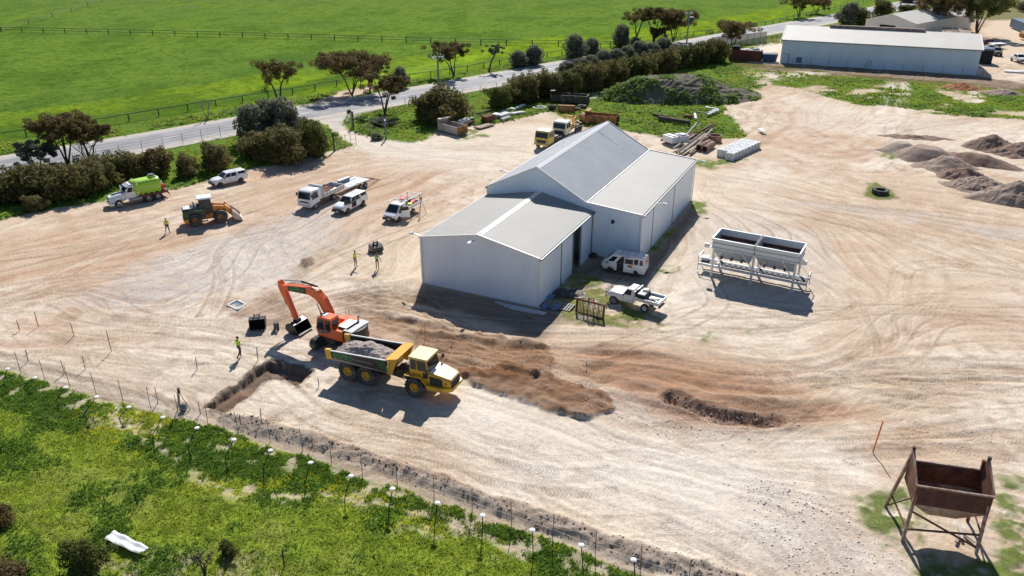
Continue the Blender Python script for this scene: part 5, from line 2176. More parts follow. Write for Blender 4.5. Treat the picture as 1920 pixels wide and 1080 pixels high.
mb.m('chrome')
mb.box((-3.45, -.3, 1.5), (.5, .7, .6))
mb.cyl((-3.5, .2, 1.9), (-3.5, .2, 2.3), .1)
mb.m('dark_steel')
mb.box((-3.5, 0, 1.1), (.9, 2.0, .1))
mb.box((-4.0, 0, .6), (.1, 1.8, .2))
mb.bar((-3.8, .8, .9), (-4.1, .9, .3), .08)
mb.build('pump', t)
for y in (-1.0, 1.0):
    wheel(t, f, y, .5, .28, 'chrome')
for x in (r1, r2):
    for y in (-.92, .92):
        wheel(t, x, y, .5, .5, 'steel')

# ---- wheel loader
l, h, sc = place((416.2, 419), (368.5, 425.5), 'R', 1.15, 2.85)
t = thing('wheel_loader', 'orange and dark green wheel loader with a white cab roof', 'loader', l, h, scale=sc)
f, r = 1.42, -1.42
mb = new_mb('dark_green_paint')
rings = []
for x, zb, zt, w in ((r - 1.25, 1.0, 1.9, .75), (r - 1.15, .9, 2.05, .85), (r - .2, .95, 2.12, .88), (-.15, 1.0, 2.15, .85)):
    rings.append([(x, -w, zb), (x, -w, zt - .1), (x, -w + .12, zt), (x, w - .12, zt), (x, w, zt - .1), (x, w, zb)])
mb.loft(rings)
mb.build('engine_cover', t)
mb = new_mb('concrete_pale')
mb.box((r - .75, 0, 2.13), (.75, 1.35, .04))
mb.build('engine_vent', t)
mb = new_mb('sign_green')
for s in (-1, 1):
    for k_ in range(3):
        mb.bar((r - 1.12, s * .865, 1.72 - k_ * .2), (r - .62, s * .89, 1.42 - k_ * .2), .01, .05)
    mb.box((r + .5, s * .872, 1.85), (.9, .01, .1))
mb.build('stripe', t)
mb = new_mb('loader_orange')
mb.prism([(r - 1.3, 1.0), (r - 1.15, .55), (r - .6, .5), (r - .5, 1.0)], -1.15, 1.15)
mb.box((r * .3, 0, .8), (1.3, .9, .5))
mb.box((-.5, 0, 1.0), (.9, 1.7, .35))
mb.build('rear_frame', t)
mb = new_mb('loader_orange')
mb.prism([(.15, .6), (1.9, .6), (1.9, 1.0), (1.15, 1.9), (.75, 2.15), (.45, 1.9), (.3, 1.2)], -.62, -.48)
mb.prism([(.15, .6), (1.9, .6), (1.9, 1.0), (1.15, 1.9), (.75, 2.15), (.45, 1.9), (.3, 1.2)], .48, .62)
mb.box((1.2, 0, .8), (1.6, .9, .45))
mb.build('front_frame', t)
for s in (-1, 1):
    mb = new_mb('loader_orange')
    mb.hexa([(.7, s * .5 - .08, 1.85), (.85, s * .5 - .08, 2.15), (2.0, s * .5 - .08, 1.95), (2.9, s * .5 - .08, .85), (2.75, s * .5 - .08, .6), (1.9, s * .5 - .08, 1.55)],
            [(.7, s * .5 + .08, 1.85), (.85, s * .5 + .08, 2.15), (2.0, s * .5 + .08, 1.95), (2.9, s * .5 + .08, .85), (2.75, s * .5 + .08, .6), (1.9, s * .5 + .08, 1.55)])
    mb.build('lift_arm', t)
    mb = new_mb('black_plastic')
    mb.lathe([(.83, s * .75), (.83, s * 1.22), (.88, s * 1.22), (.88, s * .75)], c=(f, 0, .74), n=24)
    o_ = mb.build('mudguard', t)
    bmt = bmesh.new()
    bmt.from_mesh(o_.data)
    bmesh.ops.bisect_plane(bmt, geom=bmt.verts[:] + bmt.edges[:] + bmt.faces[:], plane_co=(f, 0, .85), plane_no=(0, 0, 1), clear_inner=True)
    bmt.to_mesh(o_.data)
    bmt.free()
mb = new_mb('worn_steel')
mb.cyl((.9, 0, 1.95), (1.9, 0, 2.0), .07)
mb.m('loader_orange')
mb.bar((1.7, 0, 1.3), (2.2, 0, 2.25), .16)
mb.bar((2.2, 0, 2.2), (2.8, 0, 1.4), .1)
mb.build('tilt_ram', t)
mb = new_mb('worn_steel')
prof = [(2.75, 1.45), (2.72, .95), (2.8, .4), (3.05, .12), (3.85, .05)]
rings = []
for i in range(len(prof)):
    x, z = prof[i]
    a = prof[min(i + 1, 4)]
    rings.append([(x, -1.2, z), (x, 1.2, z), (x + .06, 1.2, z + .05), (x + .06, -1.2, z + .05)])
mb.loft(rings)
for s in (-1.2, 1.17):
    mb.prism([(2.75, 1.45), (2.72, .95), (2.8, .4), (3.05, .12), (3.85, .05), (3.75, .45)], s, s + .03)
mb.m('rust_pale')
mb.hexa([(2.8, -1.1, .3), (3.7, -1.1, .15), (3.7, 1.1, .15), (2.8, 1.1, .3)], [(2.85, -.9, 1.0), (3.2, -.8, .85), (3.2, .8, .85), (2.85, .9, 1.0)])
mb.build('bucket', t)
mb = new_mb('black_sign')
mb.box((-.05, 0, 1.75), (1.5, 1.45, .9))
mb.build('cab', t)
o, ri, le, fr, re = gh(t, -.8, .7, -.72, .55, 2.0, 3.05, .74, .68, 'dark_green_paint', 'cab_frame')
side_windows(t, ri, le, ((.06, .46), (.52, .95)), .04, .94)
glass(t, fr, 'windscreen', .05, .95, .03, .95)
glass(t, re, 'rear_window')
mb = new_mb('white_paint')
mb.box((-.08, 0, 3.16), (1.75, 1.6, .16), taper=.06)
mb.build('cab_roof', t)
mb = new_mb('dark_steel')
mb.cyl((r + .1, -.3, 2.1), (r + .1, -.3, 2.75), .07)
mb.cyl((r + .1, -.3, 2.72), (r, -.3, 2.85), .06)
mb.cyl((r + .55, .2, 2.1), (r + .55, .2, 2.35), .12)
mb.build('exhaust_stack', t)
mb = new_mb('rust_pale')
mb.box((-.35, -1.05, .55), (.7, .3, .06))
mb.box((-.35, -1.05, .85), (.6, .3, .06))
mb.bar((-.1, -1.1, .55), (-.1, -1.1, 1.4), .04)
mb.box((-.35, 1.05, .55), (.7, .3, .06))
mb.build('step', t)
for x in (f, r):
    for y in (-.9, .9):
        wheel(t, x, y, .76, .55, 'rust_orange', lugs=16, rimr=.45)

# ---- articulated hauler
l, h, sc = place((777.4, 745), (653, 714), 'R', 1.28, 5.9)
t = thing('dump_truck', 'yellow articulated dump truck loaded with rocky spoil', 'dump truck', l, h, scale=sc)
f, r1, r2 = 2.95, -1.28, -2.95
for x in (f, r1, r2):
    for y in (-1.0, 1.0):
        wheel(t, x, y, .82, .64, 'yellow_paint', lugs=18, rimr=.46)
mb = new_mb('dark_steel')
mb.box((-1.4, 0, 1.05), (5.2, .8, .4))
mb.box((f - .5, 0, 1.0), (3.0, .8, .4))
mb.cyl((f, -.8, .78), (f, .8, .78), .2)
mb.cyl((r1, -.8, .78), (r1, .8, .78), .2)
mb.cyl((r2, -.8, .78), (r2, .8, .78), .2)
for s in (-1, 1):
    mb.prism([(r2, .7), (r1, .7), (r1 - .5, 1.15), (r2 + .5, 1.15)], s * .62 - .06, s * .62 + .06)
mb.build('chassis', t)
mb = new_mb('timber_dark')
mb.box((1.45, 0, 1.25), (1.0, .9, .7))
mb.cyl((1.6, 0, .8), (1.6, 0, 1.9), .25)
mb.cyl((1.3, .45, 1.2), (2.1, .35, 1.1), .08)
mb.cyl((1.3, -.45, 1.2), (2.1, -.35, 1.1), .08)
mb.build('hitch', t)
# tipping body: floor, sides, front wall
mb = new_mb('rust_pale')
xt, xf = -4.35, .55
mb.hexa([(xt, -1.0, 1.7), (xf, -1.0, 1.35), (xf, 1.0, 1.35), (xt, 1.0, 1.7)], [(xt, -1.15, 1.8), (xf, -1.15, 1.5), (xf, 1.15, 1.5), (xt, 1.15, 1.8)])
for s in (-1, 1):
    mb.hexa([(xt, s * 1.0, 1.7), (-2.4, s * .96, 1.55), (-1.9, s * .9, 1.38), (xf, s * 1.0, 1.35), (xf, s * 1.38, 2.0), (xt, s * 1.38, 2.0)],
            [(xt, s * .94, 1.72), (-2.4, s * .9, 1.6), (-1.9, s * .86, 1.45), (xf, s * .94, 1.42), (xf, s * 1.32, 2.0), (xt, s * 1.32, 2.0)])
mb.build('dump_body', t)
for s in (-1, 1):
    mb = new_mb('black_sign')
    mb.hexa([(xt + .1, s * 1.39, 1.86), (xf + .1, s * 1.39, 1.7), (xf + .3, s * 1.42, 2.7), (xt + .1, s * 1.42, 2.42)],
            [(xt + .1, s * 1.31, 1.86), (xf + .1, s * 1.31, 1.7), (xf + .3, s * 1.34, 2.7), (xt + .1, s * 1.34, 2.42)])
    sp_ = mb.build('side_panel', t)
    mb = new_mb('white_plastic')
    mb.bar((xt + .1, s * 1.38, 2.46), (xf + .3, s * 1.38, 2.74), .1, .06)
    mb.build('rim_rail', t)
    mb = new_mb('sign_green')
    for k_ in range(3):
        mb.bar((xf - .7 + k_ * .26, s * 1.425, 2.56), (xf - .2 + k_ * .26, s * 1.41, 1.85), .02, .035)
    mb.build('stripe', sp_)
    mb = new_mb('yellow_paint')
    mb.box((xt - .12, s * 1.3, 2.1), (.5, .24, .82), ry=-.12)
    mb.build('tail_panel', t)
    sx = -3.55
    rot = (PI / 2, -.03 * s, 0 if s < 0 else PI)
    text_mesh('lettering', 'SPRY', .6, 'sign_green', sp_, (sx + (.3 if s < 0 else -.3) + .35, s * 1.42, 2.16), rot, .012)
    mb = new_mb('sign_green')
    mb.lathe([(.17, s * 1.405), (.17, s * 1.43), (.1, s * 1.43), (.1, s * 1.405)], c=(sx - .28, 0, 2.14), n=16)
    mb.build('emblem', sp_)
    mb = new_mb('sign_grey')
    for k_ in range(9):
        mb.box((-2.2 + k_ * .2, s * 1.424, 2.16 - .0 * k_), (.13, .012, .08))
    mb.build('small_lettering', sp_)
mb = new_mb('yellow_paint')
mb.hexa([(xf, -1.1, 1.35), (xf + .1, -1.1, 1.35), (xf + .1, 1.1, 1.35), (xf, 1.1, 1.35)], [(xf + .4, -1.4, 2.75), (xf + .48, -1.4, 2.75), (xf + .48, 1.4, 2.75), (xf + .4, 1.4, 2.75)])
mb.hexa([(xf + .25, -1.42, 2.72), (xf + .9, -1.3, 2.72), (xf + .9, 1.3, 2.72), (xf + .25, 1.42, 2.72)], [(xf + .1, -1.45, 2.8), (xf + 1.1, -1.3, 3.0), (xf + 1.1, 1.3, 3.0), (xf + .1, 1.45, 2.8)])
for s in (-1, 1):
    mb.prism([(xf + .05, 1.5), (xf + .5, 1.45), (xf + 1.08, 2.95), (xf + .35, 2.75)], s * 1.2 - .03, s * 1.2 + .03)
mb.build('front_wall', t)
# load of spoil: an uneven heap
def heap(name, parent, fx, nx, ny, x0, x1, y0, y1, mname, smooth=False, bottom=None):
    bm = bmesh.new()
    g = [[bm.verts.new((x0 + (x1 - x0) * i / nx, y0 + (y1 - y0) * j / ny, fx((x0 + (x1 - x0) * i / nx), (y0 + (y1 - y0) * j / ny)))) for j in range(ny + 1)] for i in range(nx + 1)]
    for i in range(nx):
        for j in range(ny):
            bm.faces.new((g[i][j], g[i + 1][j], g[i + 1][j + 1], g[i][j + 1]))
    if bottom is not None:
        rim = [g[i][0] for i in range(nx + 1)] + [g[nx][j] for j in range(1, ny + 1)] + [g[i][ny] for i in range(nx - 1, -1, -1)] + [g[0][j] for j in range(ny - 1, 0, -1)]
        lo = [bm.verts.new((v.co.x, v.co.y, bottom)) for v in rim]
        for i in range(len(rim)):
            j = (i + 1) % len(rim)
            bm.faces.new((rim[i], lo[i], lo[j], rim[j]))
        bm.faces.new(lo)
    bmesh.ops.recalc_face_normals(bm, faces=bm.faces)
    me = bpy.data.meshes.new(name)
    bm.to_mesh(me)
    bm.free()
    me.materials.append(MATS[mname])
    if smooth:
        me.shade_smooth()
    o = bpy.data.objects.new(name, me)
    C.objects.link(o)
    o.parent = parent
    return o


def v1(x, y, s, seed=0, o=1):
    return float(vn(np.array([x]), np.array([y]), s, seed, o)[0])


mat('spoil', (.42, .345, .305), .95, var=.45, scale=5, dirt=(.5, .43, .38), dirt_amt=.4, bump=.04)
ld = heap('spoil_load', None, lambda x, y: 2.05 + max(0, 1 - (y / 1.35) ** 2) * (.35 + .55 * math.exp(-((x + 1.7) / 1.3) ** 2)) * min(1, (x + 4.4) / .8) * min(1, (.9 - x) / .8) + .35 * (v1(x + 9, y + 5, .3, 3, 3) - .5), 50, 26, -4.25, .75, -1.3, 1.3, 'spoil', bottom=1.6)
ld.location = l
ld.rotation_euler = (0, 0, h)
ld.scale = (sc,) * 3
tag(ld, 'heap of grey brown rocky spoil filling the yellow dump truck body', 'spoil')
# cab
mb = new_mb('yellow_paint')
cx0, cx1 = f - .5, f + 1.1
mb.hexa([(cx0, -.95, 1.35), (cx1, -.95, 1.35), (cx1, .55, 1.35), (cx0, .55, 1.35)], [(cx0, -.95, 2.2), (cx1, -.95, 2.2), (cx1, .55, 2.2), (cx0, .55, 2.2)])
mb.build('cab', t)
mb = new_mb('yellow_paint')
B = [(cx0, -.95, 2.2), (cx1, -.95, 2.2), (cx1, .8, 2.2), (cx0, .8, 2.2)]
T = [(cx0 + .02, -.9, 3.12), (cx1 - .18, -.9, 3.12), (cx1 - .18, .75, 3.12), (cx0 + .02, .75, 3.12)]
mb.hexa(B, T)
mb.build('cab_frame', t)
ri = [B[0], B[1], T[1], T[0]]
le = [B[2], B[3], T[3], T[2]]
for a_, b_2 in ((.06, .36), (.42, .93)):
    mb = new_mb('glass_dark')
    panel(mb, ri, a_, b_2, .04, .9)
    mb.build('side_window', t)
    mb = new_mb('glass_dark')
    panel(mb, le, 1 - b_2, 1 - a_, .04, .9)
    mb.build('side_window', t)
glass(t, [B[1], B[2], T[2], T[1]], 'windscreen', .05, .95, .04, .93)
glass(t, [B[3], B[0], T[0], T[3]], 'rear_window')
mb = new_mb('yellow_roof')
mb.box(((cx0 + cx1) / 2 - .05, -.08, 3.2), (1.62, 1.85, .14), taper=.04)
mb.build('cab_roof', t)
mb = new_mb('black_plastic')
mb.box((f + .9, -.965, 1.9), (.5, .02, .45))
mb.build('battery_box', t)
mb = new_mb('black_plastic')
mb.box((cx0 - .25, .1, 1.9), (.4, 1.5, .9))
mb.cyl((cx0 - .2, .6, 2.2), (cx0 - .2, .6, 3.1), .1)
mb.build('air_cleaner', t)
# bonnet and nose
mb = new_mb('yellow_paint')
rings = []
for x, zb, zt, w in ((cx1 - .02, 1.25, 2.2, .98), (cx1 + .8, 1.2, 2.05, .92), (cx1 + 1.5, 1.15, 1.88, .85), (cx1 + 1.72, 1.1, 1.78, .8)):
    rings.append([(x, -w, zb), (x, -w, zt - .12), (x, -w + .15, zt), (x, w - .15, zt), (x, w, zt - .12), (x, w, zb)])
mb.loft(rings)
mb.build('bonnet', t)
mb = new_mb('white_paint')
mb.hexa([(cx1 + .05, -.8, 2.195), (cx1 + 1.66, -.62, 1.815), (cx1 + 1.66, .62, 1.815), (cx1 + .05, .8, 2.195)], [(cx1 + .05, -.78, 2.225), (cx1 + 1.66, -.6, 1.845), (cx1 + 1.66, .6, 1.845), (cx1 + .05, .78, 2.225)])
mb.build('bonnet_top', t)
for s in (-1, 1):
    mb = new_mb('black_plastic')
    mb.hexa([(cx1 + .1, s * .97, 1.3), (cx1 + 1.1, s * .9, 1.25), (cx1 + 1.1, s * .9, 1.85), (cx1 + .1, s * .97, 1.95)], [(cx1 + .1, s * 1.01, 1.3), (cx1 + 1.1, s * .94, 1.25), (cx1 + 1.1, s * .94, 1.85), (cx1 + .1, s * 1.01, 1.95)])
    mb.build('side_grille', t)
    mb = new_mb('red_lamp')
    mb.cyl((cx1 + 1.4, s * .86, 1.55), (cx1 + 1.4, s * .9, 1.55), .07)
    mb.build('side_lamp', t)
mb = new_mb('black_plastic')
mb.box((cx1 + 1.74, 0, 1.45), (.06, 1.35, .6))
mb.build('grille', t)
mb = new_mb('yellow_paint')
mb.hexa([(cx1 + .0, -1.28, .9), (cx1 + 1.3, -1.2, .9), (cx1 + 1.9, -.8, .95), (cx1 + 1.9, .8, .95), (cx1 + 1.3, 1.2, .9), (cx1 + .0, 1.28, .9)],
        [(cx1 + .0, -1.28, 1.28), (cx1 + 1.3, -1.2, 1.25), (cx1 + 1.9, -.8, 1.2), (cx1 + 1.9, .8, 1.2), (cx1 + 1.3, 1.2, 1.25), (cx1 + .0, 1.28, 1.28)])
mb.build('bumper', t)
lights(t, cx1 + 1.86, .62, 1.08, .08, .25, .14)
for s in (-1, 1):
    mb = new_mb('yellow_paint')
    rings = []
    for x, z in ((f - .95, 1.3), (f - .8, 1.72), (f + .5, 1.78), (f + .95, 1.3), (f + 1.1, .95)):
        rings.append([(x, s * .7, z), (x, s * 1.3, z), (x, s * 1.3, z + .07), (x, s * .7, z + .07)])
    mb.loft(rings)
    mb.build('mudguard', t)
    mb = new_mb('black_plastic')
    mb.box((cx1 + .1, s * 1.35 if s < 0 else 1.2, 2.6), (.1, .25, .4))
    mb.bar((cx1, s * .9, 2.4), (cx1 + .1, s * 1.3 if s < 0 else 1.15, 2.7), .03)
    mb.build('mirror', t)

# ---- excavator
EX = (-14.55, 59.1)
EH = R_(151)
t = thing('excavator', 'orange tracked excavator with its bucket resting on the ground', 'excavator', (*EX, 0), EH)
ta = math.atan2(G(622, 629)[1] - G(580, 654)[1], G(622, 629)[0] - G(580, 654)[0]) - EH
for s in (-1, 1):
    mb = new_mb('dark_steel')
    prof = []
    n = 28
    R0, LT = .43, 1.68
    loop = []
    for k_ in range(10):
        a = -PI / 2 + PI * k_ / 9
        loop.append((LT + math.cos(a) * R0, .45 + math.sin(a) * R0))
    for k_ in range(1, 9):
        loop.append((LT - 2 * LT * k_ / 9, .88))
    for k_ in range(10):
        a = PI / 2 + PI * k_ / 9
        loop.append((-LT + math.cos(a) * R0, .45 + math.sin(a) * R0))
    for k_ in range(1, 9):
        loop.append((-LT + 2 * LT * k_ / 9, .02))
    M = Matrix.Rotation(ta, 4, 'Z')
    inner = [(x * .93, .45 + (z - .45) * .86) for x, z in loop]
    vo = [[M @ Vector((x, s * 1.1 + y, z)) for x, z in loop] for y in (-.3, .3)]
    vi = [[M @ Vector((x, s * 1.1 + y, z)) for x, z in inner] for y in (-.3, .3)]
    mb.loft([[vo[0][i], vo[1][i], vi[1][i], vi[0][i]] for i in range(len(loop))] + [[vo[0][0], vo[1][0], vi[1][0], vi[0][0]]], cap=False)
    for i in range(0, len(loop)):
        p, q = Vector((*loop[i],)), Vector((*loop[(i + 1) % len(loop)],))
        for u in (.0, .5):
            c = p.lerp(q, u)
            d_ = (q - p).normalized()
            nn = Vector((d_.y, -d_.x))
            c2_ = c + nn * .03
            bx = [M @ Vector((c2_.x + d_.x * w_, s * 1.1 + y, c2_.y + d_.y * w_)) for y in (-.31, .31) for w_ in (-.04, .04)]
            bt = [v + (M @ Vector((nn.x * .035, 0, nn.y * .035))) for v in bx]
            mb.hexa([bx[0], bx[1], bx[3], bx[2]], [bt[0], bt[1], bt[3], bt[2]])
    tr_ = mb.build('track', t)
    mb = new_mb('dark_steel')
    bx = [M @ Vector((x, s * 1.1 + y, z)) for z in (.2, .62) for x, y in ((-1.5, -.18), (1.5, -.18), (1.5, .18), (-1.5, .18))]
    mb.hexa(bx[:4], bx[4:])
    for k_ in (-LT, LT):
        a_ = M @ Vector((k_, s * 1.1 - .2, .45))
        b__ = M @ Vector((k_, s * 1.1 + .2, .45))
        mb.cyl(a_, b__, .33, n=14)
    mb.build('track_frame', tr_)
mb = new_mb('dark_steel')
bx = [M @ Vector((x, y, z)) for z in (.45, .8) for x, y in ((-1, -.9), (1, -.9), (1, .9), (-1, .9))]
mb.hexa(bx[:4], bx[4:])
mb.cyl((0, 0, .75), (0, 0, 1.05), .65, n=20)
mb.build('undercarriage', t)
mb = new_mb('orange_paint')
mb.box((-.55, 0, 1.12), (3.4, 2.5, .16))
mb.box((-.75, .95, 1.6), (1.5, .72, .85))
mb.box((-.75, -.95, 1.6), (2.6, .72, .85))
mb.box((-1.1, 0, 1.65), (1.3, 1.3, .95))
mb.build('house', t)
mb = new_mb('black_sign')
rings = []
for k_ in range(9):
    a = -.95 + 1.9 * k_ / 8
    x, y = -2.75 * math.cos(a * .72) + .05, -2.75 * math.sin(a * .55) * .95
    rings.append([(x, y, 1.1), (x + .75, y * .92, 1.1), (x + .75, y * .92, 2.05), (x, y, 2.05)])
mb.loft(rings)
cw = mb.build('counterweight', t)
mb = new_mb('concrete_pale')
mb.box((-1.95, 0, 2.1), (.9, 2.3, .1))
mb.build('counterweight_cover', t)
mb = new_mb('galv')
mb.box((-1.2, .1, 2.14), (.95, 1.45, .12))
mb.m('dark_steel')
for k_ in range(2):
    mb.box((-1.7, .1, 2.18), (.12, 1.45, .12))
mb.box((-1.2, .84, 2.13), (.95, .06, .14))
mb.build('engine_hood', t)
mb = new_mb('dark_steel')
mb.tube([(-1.5, -.8, 2.1), (-1.5, -.8, 2.5), (-1.65, -.8, 2.62)], .06)
mb.build('exhaust_pipe', t)
mb = new_mb('orange_paint')
mb.box((.2, -.95, 1.5), (.9, .7, .7))
mb.build('tool_box', t)
text_mesh('lettering', 'SPRY', .5, 'sign_green', cw, (-2.55, 1.12, 1.58), (PI / 2, 0, R_(180 + 34)), .01)
mb = new_mb('post_steel')
mb.cyl((-.2, -1.2, 2.0), (-.2, -1.2, 2.75), .02, n=6)
mb.tube([(-.1, -1.0, 2.0), (.2, -1.2, 2.6), (.0, -1.5, 3.0), (-.5, -1.9, 2.95)], .015, 5)
mb.build('antenna', t)
# cab
B = [(-.45, .35, 1.2), (1.2, .35, 1.2), (1.2, 1.3, 1.2), (-.45, 1.3, 1.2)]
mb = new_mb('orange_paint')
pf = [(-.45, 1.2), (1.15, 1.2), (1.3, 1.75), (1.05, 2.75), (.8, 2.92), (-.35, 2.92), (-.45, 2.8)]
mb.hexa([(x, .35, z) for x, z in pf], [(x, 1.3, z) for x, z in pf])
mb.build('cab', t, smooth=False)
mb = new_mb('glass_dark')
for y, s in ((1.3, 1), (.35, -1)):
    pg = [(.35, 1.42), (1.08, 1.42), (1.18, 1.78), (.98, 2.68), (.4, 2.72)]
    mb.hexa([(x, y - s * .01, z) for x, z in pg], [(x, y + s * .02, z) for x, z in pg])
    pg = [(-.3, 1.7), (.25, 1.42), (.28, 2.72), (-.3, 2.7)]
    mb.hexa([(x, y - s * .01, z) for x, z in pg], [(x, y + s * .02, z) for x, z in pg])
mb.build('side_window', t)
mb = new_mb('glass_dark')
panel(mb, [(1.3, .35, 1.75), (1.3, 1.3, 1.75), (1.05, 1.3, 2.75), (1.05, .35, 2.75)], .08, .92, .02, .95)
panel(mb, [(1.15, .35, 1.2), (1.15, 1.3, 1.2), (1.3, 1.3, 1.75), (1.3, .35, 1.75)], .1, .9, .2, .95)
mb.build('windscreen', t)
mb = new_mb('glass_dark')
panel(mb, [(-.45, 1.3, 2.1), (-.45, .35, 2.1), (-.45, .35, 2.8), (-.45, 1.3, 2.8)], .1, .9, .05, .9)
mb.build('rear_window', t)
mb = new_mb('white_plastic')
mb.box((.6, .82, 2.95), (.45, .6, .05))
mb.build('roof_hatch', t)
# boom
def plate2(mb, prof, y0, y1):
    mb.hexa([(x, y0, z) for x, z in prof], [(x, y1, z) for x, z in prof])


mb = new_mb('orange_paint')
# boom: foot, knee, tip
up = [(.35, 1.85), (.55, 2.9), (1.1, 3.95), (1.75, 4.55), (2.5, 4.68), (4.3, 4.45), (5.75, 4.2), (6.0, 4.05)]
lo = [(6.0, 3.8), (5.6, 3.75), (4.2, 3.88), (2.7, 3.98), (2.05, 3.72), (1.65, 3.3), (1.15, 2.4), (.85, 1.7)]
n_ = len(up)
rg = []
for i in range(n_):
    u_, l_ = up[i], lo[n_ - 1 - i]
    rg.append([(u_[0], -.24, u_[1]), (l_[0], -.24, l_[1]), (l_[0], .24, l_[1]), (u_[0], .24, u_[1])])
mb.loft(rg)
bo = mb.build('boom', t)
mb = new_mb('black_sign')
for s in (-1, 1):
    mb.hexa([(3.0, s * .235, 4.0), (5.05, s * .235, 3.86), (5.05, s * .235, 4.25), (3.0, s * .235, 4.56)], [(3.0, s * .26, 4.0), (5.05, s * .26, 3.86), (5.05, s * .26, 4.25), (3.0, s * .26, 4.56)])
pn = mb.build('name_plate', bo)
text_mesh('lettering', 'SPRY', .56, 'sign_green', pn, (3.9, .265, 4.18), (PI / 2, R_(7), PI), .006)
mb = new_mb('sign_green')
mb.lathe([(.17, .255), (.17, .275), (.1, .275), (.1, .255)], c=(4.68, 0, 4.08), n=16)
mb.build('emblem', pn)
mb = new_mb('black_plastic')
mb.cyl((1.9, 0, 4.85), (3.6, 0, 4.95), .09)
mb.m('chrome')
mb.cyl((3.6, 0, 4.95), (5.55, 0, 4.62), .055)
mb.m('black_plastic')
for y in (-.12, .12):
    mb.tube([(1.4, y, 4.35), (2.2, y, 4.85), (3.8, y, 4.72), (5.2, y, 4.42)], .025, 5)
mb.build('arm_ram', t)
for y in (-.4, .4):
    mb = new_mb('orange_paint')
    mb.cyl((.95, y, 1.55), (1.45, y, 2.7), .1)
    mb.m('chrome')
    mb.cyl((1.45, y, 2.7), (1.75, y, 3.45), .06)
    mb.build('boom_ram', t)
# arm (stick)
tx, tz = 5.85, 3.95
ex, ez = 4.75, 1.25
dv = Vector((ex - tx, 0, ez - tz))
dvn = dv.normalized()
nv = Vector((-dvn.z, 0, dvn.x))
mb = new_mb('orange_paint')


def pt(u, w):
    p = Vector((tx, 0, tz)) + dv * u + nv * w
    return (p.x, p.z)


prof = [pt(-.2, -.12), pt(-.22, .1), pt(-.05, .36), pt(.12, .38), pt(.55, .22), pt(1.0, .14), pt(1.03, -.1), pt(.5, -.16), pt(.1, -.2)]
plate2(mb, prof, -.19, .19)
ar = mb.build('arm', t)
mb = new_mb('black_plastic')
a_, b__ = pt(.08, .46), pt(.55, .42)
mb.cyl((a_[0], 0, a_[1]), (b__[0], 0, b__[1]), .08)
mb.m('chrome')
c_ = pt(.88, .36)
mb.cyl((b__[0], 0, b__[1]), (c_[0], 0, c_[1]), .05)
mb.m('orange_paint')
d_ = pt(.9, .1)
mb.bar((c_[0], .14, c_[1]), (d_[0], .14, d_[1]), .07)
mb.bar((c_[0], -.14, c_[1]), (d_[0], -.14, d_[1]), .07)
e_ = pt(1.12, .3)
mb.bar((c_[0], 0, c_[1]), (e_[0], 0, e_[1]), .1)
mb.build('bucket_ram', t)
mb = new_mb('dark_steel')
q_ = pt(1.1, .02)
mb.box((q_[0], 0, q_[1]), (.5, .5, .35), ry=.3)
mb.build('quick_hitch', t)
# wide mud bucket: back against the ground, opening facing the cab
mb = new_mb('black_sign')
wbk = .85
bp_ = [(4.3, .92), (4.85, 1.05), (5.3, .75), (5.35, .35), (5.0, .08), (4.35, .02), (3.85, .1)]
rings = []
for i, (x, z) in enumerate(bp_):
    cx_c, cz_c = 4.65, .5
    ix, iz = x + (cx_c - x) * .08, z + (cz_c - z) * .08
    rings.append([(x, -wbk, z), (x, wbk, z), (ix, wbk, iz), (ix, -wbk, iz)])
mb.loft(rings)
for y in (-wbk, wbk - .03):
    mb.hexa([(x, y, z) for x, z in bp_], [(x, y + .03, z) for x, z in bp_])
mb.m('worn_steel')
mb.hexa([(3.72, -wbk, .12), (4.05, -wbk, .04), (4.05, wbk, .04), (3.72, wbk, .12)], [(3.72, -wbk, .14), (4.05, -wbk, .1), (4.05, wbk, .1), (3.72, wbk, .14)])
mb.build('bucket', t)


# spare buckets
def spare_bucket(px, rz, w, hgt, label, teeth=5, ears='rust'):
    x, y = G(*px)
    t = thing('bucket', label, 'bucket', (x, y, ground_z(x, y)), rz)
    mb = new_mb('black_sign')
    bp = [(.75, hgt), (.1, hgt * 1.02), (-.35, hgt * .75), (-.42, hgt * .35), (-.1, .05), (.45, 0.0), (.95, .05)]
    rings = []
    for (X, Z) in bp:
        rings.append([(X, -w, Z), (X, w, Z), (X + (.3 - X) * .08, w, Z + (.5 - Z) * .08), (X + (.3 - X) * .08, -w, Z + (.5 - Z) * .08)])
    mb.loft(rings)
    for yy in (-w, w - .03):
        mb.hexa([(X, yy, Z) for X, Z in bp], [(X, yy + .03, Z) for X, Z in bp])
    mb.build('shell', t)
    for k in range(teeth):
        mb = new_mb('worn_steel')
        yy = -w + .1 + (2 * w - .2) * k / max(1, teeth - 1)
        mb.hexa([(.9, yy - .07, .02), (.9, yy + .07, .02), (.9, yy + .07, .14), (.9, yy - .07, .14)], [(1.25, yy - .035, .05), (1.25, yy + .035, .05), (1.25, yy + .035, .09), (1.25, yy - .035, .09)])
        mb.build('tooth', t)
    mb = new_mb(ears)
    for yy in (-.22, .22):
        mb.prism([(.1, hgt), (.5, hgt), (.4, hgt + .35), (.15, hgt + .35)], yy - .03, yy + .03)
    mb.cyl((.28, -.25, hgt + .22), (.28, .25, hgt + .22), .05)
    mb.build('lug', t)
    return t


